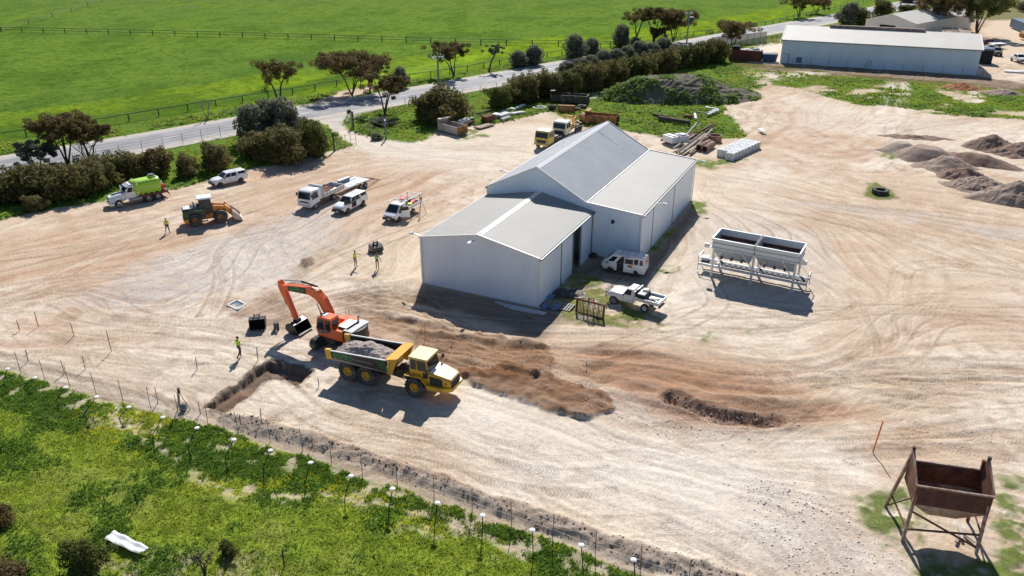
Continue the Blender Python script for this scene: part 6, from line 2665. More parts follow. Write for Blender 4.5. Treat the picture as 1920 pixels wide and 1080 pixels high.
spare_bucket((485, 611), R_(-78), .68, 1.0, 'toothed digger bucket with red lugs lying left of the excavator', 5, 'maroon')
x, y = G(519, 617)
t = thing('ripper', 'narrow steel ripper tooth attachment lying beside the toothed bucket', 'ripper', (x, y, 0), R_(-75))
mb = new_mb('dark_steel')
mb.prism([(-.3, .1), (.2, .0), (.25, .7), (-.2, .75)], -.22, .22)
mb.build('bracket', t)
mb = new_mb('worn_steel')
mb.prism([(.2, .5), (.55, .2), (1.0, .02), (.9, .16), (.5, .4), (.25, .7)], -.06, .06)
mb.build('shank', t)
t = spare_bucket((707, 473), R_(120), .62, .85, 'small black machine bucket on the ground behind the two workers', 4, 'dark_steel')

# ================= MORE VEHICLES AND YARD THINGS =================
# ---- white van in the shade, sliding door open
l, h, sc = place((1143.7, 511), (1190, 518.6), 'L', .85, 2.57)
t = thing('van', 'white van with its sliding door open, parked in the shed shade', 'van', l, h, scale=sc)
f, r = 1.28, -1.28
body_loft(t, [(r - .95, .5, 1.15, .84, .83), (r - .9, .36, 1.18, .88, .87), (0, .34, 1.18, .9, .88), (f - .1, .34, 1.16, .9, .88), (f + .65, .36, 1.1, .86, .84), (f + .95, .42, .95, .76, .68)], 'white_paint')
o, ri, le, fr, re = gh(t, r - .93, f + .72, r - .85, f - .15, 1.16, 1.98, .87, .76, 'white_paint')
side_windows(t, ri, le, ((.04, .13), (.17, .42), (.78, .93)), .14, .8)
glass(t, fr, 'windscreen')
glass(t, re, 'rear_window', .1, .9, .15, .85)
mb = new_mb('interior')
q = le
panel(mb, q, 1 - .70, 1 - .48, 0, .93, .015)
mb.box((.12 * 2 - .0, .895, .75), (.75, .02, .8))
mb.build('door_opening', t)
mb = new_mb('white_paint')
mb.box((-.62, .95, .8), (1.05, .05, .85))
mb.hexa([(-1.14, .93, 1.2), (-.1, .93, 1.2), (-.1, .98, 1.2), (-1.14, .98, 1.2)], [(-1.12, .83, 1.9), (-.12, .83, 1.9), (-.12, .88, 1.9), (-1.12, .88, 1.9)])
d = mb.build('sliding_door', t)
mb = new_mb('glass_dark')
mb.hexa([(-1.04, .965, 1.3), (-.2, .965, 1.3), (-.2, .99, 1.3), (-1.04, .99, 1.3)], [(-1.04, .885, 1.78), (-.2, .885, 1.78), (-.2, .91, 1.78), (-1.04, .91, 1.78)])
mb.build('door_window', d)
mb = new_mb('amber_lamp')
mb.box((-.75, .985, 1.08), (.5, .02, .26))
mb.m('black_sign')
mb.box((-.75, .998, 1.13), (.36, .01, .05))
mb.box((-.75, .998, 1.04), (.28, .01, .04))
mb.build('door_sign', d)
arches(t, (f, r), .89, .34)
for x in (f, r):
    for y in (-.8, .8):
        wheel(t, x, y, .33, .2, 'steel')
lights(t, f + .86, .62, .8)
lights(t, r - .94, .78, 1.0, .05, .12, .35, 'red_lamp', 'tail_light')
mirrors(t, f + .35, .86, 1.15)
mb = new_mb('black_plastic')
mb.box((f + .92, 0, .48), (.12, 1.6, .2))
mb.build('bumper', t)
mb = new_mb('steel')
for x in (-1.9, -1.1, -.3, .35):
    mb.bar((x, -.78, 2.14), (x, .78, 2.14), .05)
for y in (-.72, .72):
    mb.bar((-2.1, y, 2.12), (.5, y, 2.12), .05)
    for x in (-1.9, .35):
        mb.bar((x, y, 1.98), (x, y, 2.12), .05)
mb.build('roof_rack', t)
mb = new_mb('white_plastic')
mb.cyl((-2.15, .35, 2.1), (-2.15, .35, 2.3), .09)
mb.build('beacon', t)

# ---- white off-road tray ute
l, h, sc = place((1149.6, 570.4), (1207.4, 586), 'L', .86, 3.18)
t = thing('tray_ute', 'white single-cab off-road ute with a grey steel tray of tools', 'ute', l, h, scale=sc)
f, r = 1.59, -1.59
body_loft(t, [(-.45, .6, 1.25, .8, .78), (.4, .55, 1.27, .82, .78), (f - .5, .55, 1.25, .82, .74), (f + .1, .6, 1.23, .82, .7), (f + .55, .62, 1.17, .8, .66), (f + .68, .65, 1.05, .76, .62)], 'white_paint')
o, ri, le, fr, re = gh(t, -.45, .75, -.4, .3, 1.25, 1.9, .79, .68, 'white_paint')
side_windows(t, ri, le, ((.3, .9),))
glass(t, fr, 'windscreen')
glass(t, re, 'rear_window')
arches(t, (f,), .825, .42)
for x in (f, r):
    for y in (-.76, .76):
        wheel(t, x, y, .42, .27, 'white_plastic', rimr=.52)
lights(t, f + .68, .6, .9, .06, .2, .2)
mb = new_mb('black_plastic')
for z in (.62, .95, 1.25):
    mb.bar((f + .9, -.7, z), (f + .9, .7, z), .06)
for y in (-.7, -.3, .3, .7):
    mb.bar((f + .9, y, .5), (f + .86, y, 1.28), .06)
mb.build('bull_bar', t)
mb = new_mb('black_plastic')
mb.box((f + .69, 0, .9), (.04, .7, .25))
mb.build('grille', t)
plate(t, f + .94, .75)
mirrors(t, .55, .84, 1.35)
for s in (-1, 1):
    mb = new_mb('black_plastic')
    mb.box((.62, s * .845, .95), (.015, .01, .5))
    mb.box((-.35, s * .845, .95), (.015, .01, .5))
    mb.build('door_seam', t)
mb = new_mb('galv')
mb.box((-1.75, 0, 1.05), (2.45, 1.85, .08))
for y in (-.92, .92):
    mb.box((-1.75, y, 1.2), (2.45, .04, .28))
mb.box((-2.96, 0, 1.2), (.04, 1.85, .28))
mb.bar((-.55, -.9, 1.1), (-.55, -.9, 1.85), .06)
mb.bar((-.55, .9, 1.1), (-.55, .9, 1.85), .06)
mb.bar((-.55, -.9, 1.85), (-.55, .9, 1.85), .06)
mb.m('dark_steel')
mb.box((-1.3, 0, .8), (3.3, .7, .16))
mb.box((-2.9, 0, .7), (.15, 1.2, .12))
mb.build('tray', t)
mb = new_mb('black_plastic')
mb.box((-1.05, 0, 1.35), (.85, 1.5, .5), taper=.06)
mb.m('concrete_pale')
mb.box((-1.05, 0, 1.62), (.7, 1.3, .05))
mb.build('tool_box', t)
mb = new_mb('cream_paint')
mb.box((-1.15, -.35, 1.74), (.6, .5, .16), rz=.2, taper=.2)
mb.box((-1.9, .1, 1.2), (.4, .3, .2), rz=.5)
mb.m('steel')
mb.box((-2.2, -.3, 1.15), (.8, .1, .08), rz=.4)
mb.box((-2.5, .3, 1.15), (.7, .08, .08), rz=-.3)
mb.m('dark_steel')
mb.box((-2.3, 0, 1.14), (.5, .5, .12), rz=.7)
mb.build('tray_load', t)
mb = new_mb('red_plastic')
mb.cyl((-.55, .5, 1.88), (-.55, .5, 2.0), .07)
mb.build('beacon', t)


# ---- two old cab-over trucks behind the shed
def old_truck(px, hd, paint, roofm, label, crane=False):
    x, y = G(*px)
    t = thing('old_truck', label, 'truck', (x, y, 0), hd, 'old cab-over trucks behind the shed', 1.05)
    mb = new_mb(paint)
    rings = []
    for X, zb, zt, w in ((0.1, .9, 2.55, 1.15), (1.2, .8, 2.6, 1.18), (1.75, .8, 2.5, 1.18), (1.95, .75, 1.6, 1.16), (1.97, .75, 1.1, 1.14)):
        rings.append([(X, -w, zb), (X, -w, min(zt, 1.65)), (X, -w * .93, zt), (X, w * .93, zt), (X, w, min(zt, 1.65)), (X, w, zb)])
    mb.loft(rings)
    mb.build('cab', t)
    mb = new_mb(roofm)
    mb.box((.9, 0, 2.62), (1.75, 2.1, .1), taper=.06)
    mb.build('cab_roof', t)
    glass(t, [(1.96, -1.13, 1.62), (1.96, 1.13, 1.62), (1.76, 1.08, 2.48), (1.76, -1.08, 2.48)], 'windscreen', .06, .94, .06, .92)
    for s in (-1, 1):
        q = [(.2, -1.18, 1.65), (1.9, -1.18, 1.65), (1.72, -1.1, 2.5), (.2, -1.09, 2.5)]
        if s > 0:
            q = [(a[0], -a[1], a[2]) for a in (q[1], q[0], q[3], q[2])]
        for a, b_ in ((.08, .42), (.5, .92)):
            mb = new_mb('glass_dark')
            panel(mb, q, a, b_, .1, .88)
            mb.build('side_window', t)
    mb = new_mb('dark_steel')
    mb.box((-1.8, 0, .95), (5.6, .9, .25))
    mb.box((-.4, 0, 1.3), (.6, 1.8, .8))
    mb.build('chassis', t)
    mb = new_mb('black_plastic')
    mb.box((1.97, 0, 1.15), (.04, 1.6, .4))
    mb.build('grille', t)
    lights(t, 1.99, .85, 1.0, .05, .22, .22)
    mb = new_mb(paint)
    mb.box((2.02, 0, .75), (.16, 2.3, .25))
    mb.build('bumper', t)
    for X in (1.0, -2.4, -3.6):
        for yy in (-.98, .98):
            wheel(t, X, yy, .55, .36, 'dark_steel')
    if crane:
        mb = new_mb('yellow_paint')
        mb.box((-1.4, 0, 1.7), (.35, 1.5, .2))
        for yy in (-.7, .7):
            mb.bar((-1.4, yy, 1.1), (-1.4, yy, 3.0), .15)
            mb.bar((-1.4, yy, 2.9), (-2.9, yy, 1.3), .12)
        mb.bar((-1.4, -.7, 2.95), (-1.4, .7, 2.95), .15)
        mb.bar((-1.5, 0, 1.5), (-4.2, 0, 1.4), .25)
        mb.build('crane_frame', t)
        mb = new_mb('red_plastic')
        mb.bar((-3.6, -.3, 1.5), (-4.9, -.3, 2.1), .25)
        mb.build('crane_arm', t)
    return t


hd_ = math.atan2(G(1018, 281)[1] - G(1062, 258)[1], G(1018, 281)[0] - G(1062, 258)[0])
gx, gy = G(1020, 279)
old_truck((1026, 274), hd_, 'old_yellow', 'cream_paint', 'old cab-over truck with a faded yellow cab and cream roof')
old_truck((1058, 256), hd_, 'cream_paint', 'white_paint', 'old cab-over truck with a cream cab and a yellow crane frame', True)

# ---- farm vehicles at the far right
pickup('utility_vehicle', 'dark ute with a black tray parked on the far sandy yard', 'ute', None, None, 'L', canopy=False, bull=False, loc=((*G(1868, 103), 0), R_(250), 1.05))
for o in list(C.objects)[-60:]:
    pass
dark_ute = [o for o in C.objects if o.get('label', '').startswith('dark ute')][0]
for c in dark_ute.children:
    if c.name.split('.')[0] in ('body', 'cabin'):
        c.data = c.data.copy()
        c.data.materials[0] = MATS['dark_steel']
mb = new_mb('black_plastic')
mb.box((-1.75, 0, 1.2), (1.9, 1.8, .35))
mb.build('tray', dark_ute)
pickup('utility_vehicle', 'white dual-cab ute at the right edge, on the far sandy yard', 'ute', None, None, 'L', canopy=False, bull=False, loc=((*G(1909, 116), 0), R_(265), 1.05))
wc = pickup('utility_vehicle', 'white ute with blue windows beside the black annex', 'ute', None, None, 'L', canopy=False, bull=False, loc=((*G(1857, 97), 0), R_(245), 1.0))
rc = pickup('old_car', 'dark red car body behind the end of the long shed', 'car', None, None, 'L', canopy=True, bull=False, loc=((*G(1843, 86), 0), R_(200), 1.0))
for c in rc.children:
    if c.name.split('.')[0] in ('body', 'cabin', 'canopy'):
        c.data = c.data.copy()
        c.data.materials[0] = MATS['container_red']
x, y = G(1868, 88)
t = thing('flat_trailer', 'small flat white-decked trailer behind the parked white ute', 'trailer', (x, y, 0), R_(190))
mb = new_mb('white_sheet')
mb.box((0, 0, .95), (4.2, 2.1, .1))
mb.build('deck', t)
mb = new_mb('dark_steel')
mb.bar((2, 0, .8), (3.6, 0, .7), .12)
mb.box((0, 0, .8), (4, .9, .14))
mb.build('frame', t)
for yy in (-.95, .95):
    wheel(t, -.3, yy, .36, .24, 'steel')
x, y = G(1919, 72)
mb = new_mb('rust_orange')
mb.cyl((0, -1, 1.0), (0, 1, 1.0), 1.0, n=20)
o = mb.build('cable_drum')
o.location = (x, y, 0)
tag(o, 'round orange rusty drum at the right edge near the blue container', 'drum')
x, y = G(1912, 136)
mb = new_mb('concrete_pale')
mb.box((0, 0, .15), (6.5, 2.2, .3))
mb.box((1.5, .2, .34), (3, 1.6, .06), rz=.1)
o = mb.build('concrete_slab')
o.location = (x, y, 0)
o.rotation_euler.z = ya
tag(o, 'pale flat slab in the grass at the right edge', 'slab')

# ---- aggregate bins with conveyor
P1, P3 = Vector((*G(1333, 518), 0)), Vector((*G(1483.5, 549), 0))
hh = math.atan2((P3 - P1).y, (P3 - P1).x)
LB = (P3 - P1).length
t = thing('aggregate_bins', 'pale grey steel twin aggregate bins on legs above a conveyor', 'hopper', (P1.x, P1.y, 0), hh)
DB = 2.75
for i in range(3):
    for y in (0, DB):
        mb = new_mb('galv')
        x = LB * i / 2
        mb.bar((x, y, .05), (x, y, 3.1), .2)
        mb.box((x, y, .04), (.4, .4, .08))
        mb.build('leg', t)
for i in range(2):
    x0, x1 = LB * i / 2 + .03 - (.25 if i == 0 else 0), LB * (i + 1) / 2 - .03 + (.25 if i == 1 else 0)
    mb = new_mb('galv')
    T4 = [(x0, -.12, 4.05), (x1, -.12, 4.05), (x1, DB + .12, 4.05), (x0, DB + .12, 4.05)]
    M4 = [(x0, -.12, 3.15), (x1, -.12, 3.15), (x1, DB + .12, 3.15), (x0, DB + .12, 3.15)]
    L4 = [(x0 + .5, DB / 2 - .45, 1.75), (x1 - .5, DB / 2 - .45, 1.75), (x1 - .5, DB / 2 + .45, 1.75), (x0 + .5, DB / 2 + .45, 1.75)]

    def shell(A, B, th=.05):
        cx = sum(p[0] for p in A) / 4
        cy = sum(p[1] for p in A) / 4
        for k in range(4):
            j = (k + 1) % 4
            q = [A[k], A[j], B[j], B[k]]
            inn = [(p[0] + (th if p[0] < cx else -th), p[1] + (th if p[1] < cy else -th), p[2]) for p in q]
            mb.hexa(q, inn)
    shell(T4, M4)
    shell(M4, L4)
    mb.build('bin', t)
    mb = new_mb('galv')
    for z in (4.07, 3.62, 3.15):
        w_ = .14 if z > 4 else .1
        for y in (-.17, DB + .17):
            mb.bar((x0 - .05, y, z), (x1 + .05, y, z), w_)
        for x in (x0 - .02, x1 + .02):
            mb.bar((x, -.2, z), (x, DB + .2, z), w_)
    mb.build('rim', t)
    mb = new_mb('rust_deep')
    mb.box(((x0 + x1) / 2, DB / 2, 3.1), (x1 - x0 - .14, DB - .1, .06))
    mb.box(((x0 + x1) / 2, DB + .03, 3.3), (x1 - x0 - .16, .03, .34))
    mb.build('bin_liner', t)
    for k in range(6):
        mb = new_mb('white_plastic')
        mb.box((x0 + .65 + k * .56, DB / 2 - .62, 1.2), (.3, .2, .22), rx=.3)
        mb.build('gate', t)
    for k in range(3):
        mb = new_mb('dark_steel')
        mb.box((x0 + .9 + k * 1.0, DB / 2 - .8, 1.95), (.22, .22, .25))
        mb.build('vibrator', t)
    mb = new_mb('galv')
    xm = LB / 2
    mb.bar((x0 + .25 if i == 0 else xm, -.02, .95 if i else 2.0), (x0 + 1.2 if i == 0 else xm + 1.1, -.02, 3.1 if i == 0 else 2.6), .09)
    mb.build('brace', t)
    mb = new_mb('galv')
    mb.bar((x1 - 1.2 if i == 0 else x1 - 1.5, -.02, 3.1), (xm if i == 0 else x1 - .25, -.02, 1.6 if i == 0 else 1.3), .09)
    mb.build('brace', t)
mb = new_mb('galv')
for y in (DB / 2 - .75, DB / 2 + .75):
    mb.bar((-1.6, y, .85), (LB + 1.2, y, .85), .1, .24)
mb.m('black_plastic')
mb.box((LB / 2 - .2, DB / 2, 1.0), (LB + 2.6, 1.1, .06))
mb.m('galv')
for x in (-1.6, LB + 1.2):
    mb.bar((x, DB / 2 - .8, .2), (x, DB / 2 - .8, 1.7), .07)
    mb.bar((x, DB / 2 + .8, .2), (x, DB / 2 + .8, 1.7), .07)
    mb.bar((x, DB / 2 - .8, 1.7), (x, DB / 2 + .8, 1.7), .06)
mb.bar((-1.6, DB / 2 - .8, 1.6), (0, DB / 2 - .8, 1.6), .06)
mb.box((-1.1, DB / 2, 1.25), (.7, .5, .4))
mb.build('conveyor', t)
for x, y in ((-.75, .1), (LB + .7, .3)):
    mb = new_mb('white_plastic')
    mb.box((x, y, 3.2), (.45, .35, .4))
    mb.build('control_box', t)

# ---- rusty hopper on legs, bottom right
c4 = [Vector((*G(1691, 1013), 0)), Vector((*G(1829, 1035.6), 0)), Vector((*G(1681, 949), 0))]
hh = math.atan2((c4[1] - c4[0]).y, (c4[1] - c4[0]).x)
LX = (c4[1] - c4[0]).length
t = thing('rusty_hopper', 'old rusty steel hopper standing on four splayed legs', 'hopper', (c4[0].x, c4[0].y, 0), hh)
DY = 2.3
for x, y, m_ in ((0, -.1, 'rust_pale'), (LX, -.1, 'rust_pale'), (-.45, DY + .6, 'rust_pale'), (LX + .2, DY + .4, 'rust')):
    mb = new_mb(m_)
    tx_, ty_ = (.1 if x < 1 else LX - .1), (.05 if y < 1 else DY - .1)
    mb.bar((x, y, 0), (tx_, ty_, 3.9 if y < 1 else 4.8), .16)
    mb.build('leg', t)
mb = new_mb('rust')
mb.bar((.0, -.05, .9), (LX, -.05, 1.3), .09)
mb.bar((.1, -.06, 2.2), (LX, -.06, .35), .09)
mb.bar((0, 0, 1.0), (-.3, DY + .5, 1.0), .08)
mb.bar((-.35, DY + .5, .2), (.1, 0, 3.2), .07)
mb.bar((LX, 0, 1.3), (LX + .15, DY + .4, 1.3), .08)
mb.build('brace', t)
mb = new_mb('rust_deep')
zt = 4.05
th = .05
mb.hexa([(0, 0, 2.7), (LX, 0, 2.7), (LX, th, 2.7), (0, th, 2.7)], [(0, -.1, zt), (LX, -.1, zt), (LX, -.1 + th, zt), (0, -.1 + th, zt)])
mb.m('rust')
mb.hexa([(0, DY, 2.7), (LX, DY, 2.7), (LX, DY + th, 2.7), (0, DY + th, 2.7)], [(0, DY + .0, zt - .05), (LX, DY + .0, zt - .05), (LX, DY + .05, zt - .05), (0, DY + .05, zt - .05)])
for x in (0, LX - th):
    mb.m('rust')
    pg = [(-.1, 2.7), (DY, 2.7), (DY, zt), (DY - .3, zt + 1.0), (DY - .45, zt + 1.0), (-.1, zt)]
    mb.hexa([(x, y, z) for y, z in pg], [(x + th, y, z) for y, z in pg])
mb.build('bin', t)
mb = new_mb('rust_pale')
T4 = [(0, 0, 2.7), (LX, 0, 2.7), (LX, DY, 2.7), (0, DY, 2.7)]
B4 = [(1.2, .8, 1.5), (LX - 1.2, .8, 1.5), (LX - 1.2, DY - .8, 1.5), (1.2, DY - .8, 1.5)]
for k in range(4):
    j = (k + 1) % 4
    q = [T4[k], T4[j], B4[j], B4[k]]
    mb.hexa(q, [(p[0] + (.04 if p[0] < LX / 2 else -.04), p[1] + (.04 if p[1] < DY / 2 else -.04), p[2] + .03) for p in q])
mb.build('cone', t)
mb = new_mb('rust_pale')
mb.bar((-.04, -.13, zt + .02), (LX + .04, -.13, zt + .02), .1)
mb.bar((-.03, -.1, zt), (-.03, DY - .4, zt + 1.02), .09)
mb.bar((LX + .03, -.1, zt), (LX + .03, DY - .4, zt + 1.02), .09)
mb.bar((0, DY + .04, zt - .02), (LX, DY + .04, zt - .02), .09)
mb.build('rim', t)
mb = new_mb('black_plastic')
mb.box((-.02, DY - .4, zt + 1.12), (.16, .16, .2))
mb.build('cap', t)
mb = new_mb('black_plastic')
mb.box((LX + .02, DY - .4, zt + 1.12), (.16, .16, .2))
mb.build('cap', t)
# scrap under it
for k, (px, py, ln, a, m_) in enumerate([(1800, 1000, 1.4, 1.2, 'timber_grey'), (1812, 1008, 1.2, 1.9, 'timber_grey'), (1795, 1012, 1.0, .9, 'rust_pale')]):
    x, y = G(px, py)
    mb = new_mb(m_)
    mb.box((0, 0, .12), (ln, .16, .08), ry=.08)
    o = mb.build('scrap_board')
    o.location = (x, y, .02)
    o.rotation_euler.z = a
    tag(o, ['longest grey board lying under the rusty hopper', 'middle grey board lying crosswise under the rusty hopper', 'short brown board nearest the front under the rusty hopper'][k], 'board')
# orange rod
x, y = G(1636.7, 847.5)
mb = new_mb('rod_orange')
mb.bar((0, 0, 0), (.22, .05, 2.45), .07)
o = mb.build('marker_rod')
o.location = (x, y, 0)
tag(o, 'tall thin orange rod leaning upright from the dirt', 'rod')
mb = new_mb('rod_orange')
mb.cyl((0, 0, 0), (.03, 0, 1.6), .02, n=6)
o = mb.build('marker_rod')
o.location = (*G(797, 636), 0)
tag(o, 'short thin orange rod in the churned soil behind the yellow truck', 'rod')
x, y = G(1712, 861)
mb = new_mb('rust')
mb.box((0, 0, .2), (.25, .2, .4), taper=.3)
mb.box((.1, 0, .42), (.2, .18, .08))
o = mb.build('stump')
o.location = (x, y, 0)
if False:
    tag(o, '', '')
bpy.data.objects.remove(o)

# ---- rake attachment (grid) standing on the grass
A_, B_ = Vector((*G(1080, 586), 0)), Vector((*G(1131, 599), 0))
hh = math.atan2((B_ - A_).y, (B_ - A_).x)
LR = (B_ - A_).length
t = thing('rake_attachment', 'rusty barred fork attachment standing upright on the grass', 'rake', (A_.x, A_.y, 0), hh)
mb = new_mb('rust')
mb.bar((0, .15, 1.35), (LR, .15, 1.35), .14)
mb.bar((0, 0, .1), (LR, 0, .1), .12)
for x in (0, LR):
    mb.bar((x, 0, .05), (x, .15, 1.35), .12)
for x in (LR * .42, LR * .62):
    mb.bar((x, .1, 1.35), (x, .1, 1.75), .08)
for z in (1.58, 1.75):
    mb.bar((LR * .42, .1, z), (LR * .62, .1, z), .07)
mb.build('frame', t)
for k in range(18):
    x = .12 + (LR - .24) * k / 17
    mb = new_mb('timber_dark')
    mb.bar((x, .14, 1.3), (x, .0, .15), .05 if k not in (4, 7, 11, 14) else .16, .05)
    mb.build('bar', t)
# pallets beside the shed corner
for k, (px, rz, zz, lb) in enumerate([((1034, 574), R_(-25), .0, 'grey slatted pallet against the shed corner, left of its neighbour'), ((1055, 577), R_(-25), .0, 'grey slatted pallet on the right of the pair by the shed corner')]):
    x, y = G(*px)
    t = thing('pallet', lb, 'pallet', (x, y, zz), rz, 'pallets by the shed corner')
    for i in range(8):
        mb = new_mb('timber_grey')
        mb.box((-.9 + i * .25, 0, .18), (.12, 1.5, .03))
        mb.build('slat', t)
    for yy in (-.6, 0, .6):
        mb = new_mb('timber_dark')
        mb.box((0, yy, .08), (2.0, .1, .16))
        mb.build('bearer', t)
for k, (px, lb) in enumerate([((1032, 561), 'blue strapped bundle of rods beyond the pallets'), ((1023, 580), 'blue strapped bundle of rods nearest the shed corner'), ((1044, 582), 'short blue bundle of rods between the two pallets')]):
    x, y = G(*px)
    mb = new_mb('blue_strap')
    for i in range(5 - k):
        mb.bar((-.3 + i * .14, -.5, .25), (-.25 + i * .14, .4, .25 + .03 * i), .06)
    o = mb.build('rod_bundle')
    o.location = (x, y, 0)
    tag(o, lb, 'rods')
    o.rotation_euler.z = R_(-25)
sA_, sB_ = G(905, 563), G(1021, 585)
for k in range(4):
    mb = new_mb('galv')
    ln = 5.2 - .6 * k
    mb.box((0, 0, .06 + .0 * k), (ln, .13, .09))
    o = mb.build('steel_purlin')
    u = .62 + .03 * k
    o.location = (sA_[0] + (sB_[0] - sA_[0]) * u, sA_[1] + (sB_[1] - sA_[1]) * u - .12 - .2 * k, 0)
    o.rotation_euler.z = YAW + .02 * k
    tag(o, ['long grey steel purlin lying closest to the front shed wall', 'long grey steel purlin second from the front shed wall', 'grey steel purlin third from the front shed wall', 'shortest grey steel purlin, farthest from the front shed wall'][k], 'purlin', 'purlins along the shed wall')
# heap of scrap metal in the shade
t = tag(heap('scrap_heap', None, lambda x, y: max(0, .4 * (1 - (x / 1.6) ** 2 - (y / 1.0) ** 2)) + .12 * v1(x + 30, y, .25, 5, 2), 26, 18, -1.6, 1.6, -1.0, 1.0, 'dark_steel', bottom=-.05), 'low heap of dark scrap metal in the shade by the shed doors', 'scrap')
t.location = (*G(1066, 551), 0)
for k in range(5):
    mb = new_mb('steel')
    mb.bar((0, 0, 0), (.7, 0, .08), .07, .04)
    o = mb.build('metal_offcut')
    gx, gy = G(1058 + k * 5, 546 + (k * 7) % 9)
    o.location = (gx, gy, .45)
    o.rotation_euler.z = k * 1.1
    tag(o, ['shiny metal offcut at the left of the dark scrap heap', 'second shiny metal offcut from the left of the scrap heap', 'middle one of the five shiny offcuts on the scrap heap', 'fourth shiny metal offcut from the left of the scrap heap', 'shiny metal offcut at the right of the dark scrap heap'][k], 'offcut', 'offcuts on the scrap heap')
# old tyre by the lean-to wall
def tyre(px, R0, w, label, z=0.0, standing=False):
    x, y = G(*px)
    mb = new_mb('rubber')
    prof = [(R0 * .62, -w * .4), (R0 * .82, -w * .5), (R0 * .97, -w * .45), (R0, -w * .3), (R0, w * .3), (R0 * .97, w * .45), (R0 * .82, w * .5), (R0 * .62, w * .4), (R0 * .66, w * .2), (R0 * .9, 0), (R0 * .66, -w * .2)]
    mb.lathe(prof, axis='z', n=30)
    for k in range(22):
        a = 2 * PI * k / 22
        for s in (-1, 1):
            M = Matrix.Rotation(a + s * .06, 4, 'Z')
            bx = [M @ Vector((R0 * q, yy, zz)) for q in (.98, 1.035) for yy, zz in ((-.06, s * w * .05), (.06, s * w * .05), (.02, s * w * .46), (-.1, s * w * .46))]
            mb.hexa(bx[:4], bx[4:])
    o = mb.build('tyre', smooth=True)
    o.location = (x, y, w / 2 + z)
    return tag(o, label, 'tyre')


tyre((1650, 363), 1.0, .62, 'large tractor tyre lying flat on the open dirt')
tyre((1111, 481), .45, .3, 'black tyre lying in the corner between the shed walls')
mb = new_mb('concrete_pale')
c_ = [G(427, 573), G(445, 564), G(461, 572), G(445, 582)]
for a, b_ in zip(c_, c_[1:] + c_[:1]):
    mb.bar((*a, .06), (*b_, .06), .18, .14)
o = mb.build('pit_frame')
o['label'] = 'white square concrete pit frame set in the dirt near the buckets'
o['category'] = 'pit frame'
mb = new_mb('slate')
mb.poly([(*c_[0], .04), (*c_[1], .04), (*c_[2], .04), (*c_[3], .04)])
o2 = mb.build('cover', o)
# white sheet on the front grass
cs = [G(198, 1018), G(217, 1002), G(281, 1034), G(262, 1046)]
bm = bmesh.new()
nu, nv_ = 24, 10
gr_ = []
for i in range(nu + 1):
    row = []
    for j in range(nv_ + 1):
        u, v = i / nu, j / nv_
        x = (cs[0][0] * (1 - u) + cs[3][0] * u) * (1 - v) + (cs[1][0] * (1 - u) + cs[2][0] * u) * v
        y = (cs[0][1] * (1 - u) + cs[3][1] * u) * (1 - v) + (cs[1][1] * (1 - u) + cs[2][1] * u) * v
        row.append(bm.verts.new((x, y, .3 + .05 * math.sin(u * 14 + v * 3) + .04 * math.sin(v * 9))))
    gr_.append(row)
for i in range(nu):
    for j in range(nv_):
        bm.faces.new((gr_[i][j], gr_[i + 1][j], gr_[i + 1][j + 1], gr_[i][j + 1]))
bmesh.ops.recalc_face_normals(bm, faces=bm.faces)
ex = bmesh.ops.solidify(bm, geom=bm.faces[:], thickness=.03)
me_ = bpy.data.meshes.new('tarpaulin')
bm.to_mesh(me_)
bm.free()
me_.materials.append(MATS['white_sheet'])
o = bpy.data.objects.new('tarpaulin', me_)
C.objects.link(o)
tag(o, 'crumpled white sheet lying on the foreground grass', 'sheet')

# ---- scrap yard behind
def old_body(px, rz, L_, W_, h_, mside, mend, label, z=0):
    x, y = G(*px)
    t = thing('tipper_body', label, 'tipper body', (x, y, z), rz)
    mb = new_mb(mside)
    th = .08
    for s in (-1, 1):
        mb.box((0, s * (W_ / 2 - th / 2), h_ / 2 + .25), (L_, th, h_))
    mb.box((0, 0, .27), (L_, W_, .1))
    mb.build('side', t)
    mb = new_mb(mend)
    mb.box((L_ / 2, 0, h_ / 2 + .25), (th, W_ - .01, h_ - .02))
    for k in range(4):
        mb.box((L_ / 2 + .07, -W_ / 2 + .3 + k * (W_ - .6) / 3, h_ / 2 + .25), (.1, .1, h_))
    mb.build('tailgate', t)
    mb = new_mb(mside)
    mb.box((-L_ / 2, 0, h_ * .75 + .25), (th, W_, h_ * 1.5))
    mb.box((-L_ / 2 + .35, 0, h_ * 1.5 + .25), (.8, W_, .08))
    mb.build('headboard', t)
    mb = new_mb('rust_deep')
    mb.box((0, 0, .4), (L_ - .2, W_ - .25, .12))
    mb.build('floor', t)
    return t


e1, e2 = G(814, 253), G(870, 262)
old_body((849, 249), math.atan2(e2[1] - e1[1], e2[0] - e1[0]) - .25, 4.9, 2.3, 1.25, 'old_grey', 'rust_orange', 'rusty grey tipper body with an orange end lying beside the big bush')
e1, e2 = G(1040, 198), G(1097, 200)
old_body((1068, 193), math.atan2(e2[1] - e1[1], e2[0] - e1[0]) - .1, 7.0, 2.4, 1.4, 'dark_steel', 'dark_steel', 'long black tipper body on the grass by the hedge')
old_body((1128, 231), R_(-18), 5.5, 2.4, 1.3, 'rust_orange', 'rust', 'rusty orange tipper body behind the shed ridge')
mb = new_mb('rust_orange')
mb.cyl((0, -1.1, .9), (0, 1.1, .9), .75, n=18)
mb.box((.9, 0, .6), (1.2, 1.6, .5))
mb.m('dark_steel')
mb.box((-.2, 0, .2), (2.2, 1.9, .4))
o = mb.build('engine_cover')
o.location = (*G(1097, 231), 0)
o.rotation_euler.z = R_(20)
tag(o, 'rusty orange engine housing in front of the orange tipper body', 'machine part')
x, y = G(1062, 211)
mb = new_mb('rust_orange')
rings = []
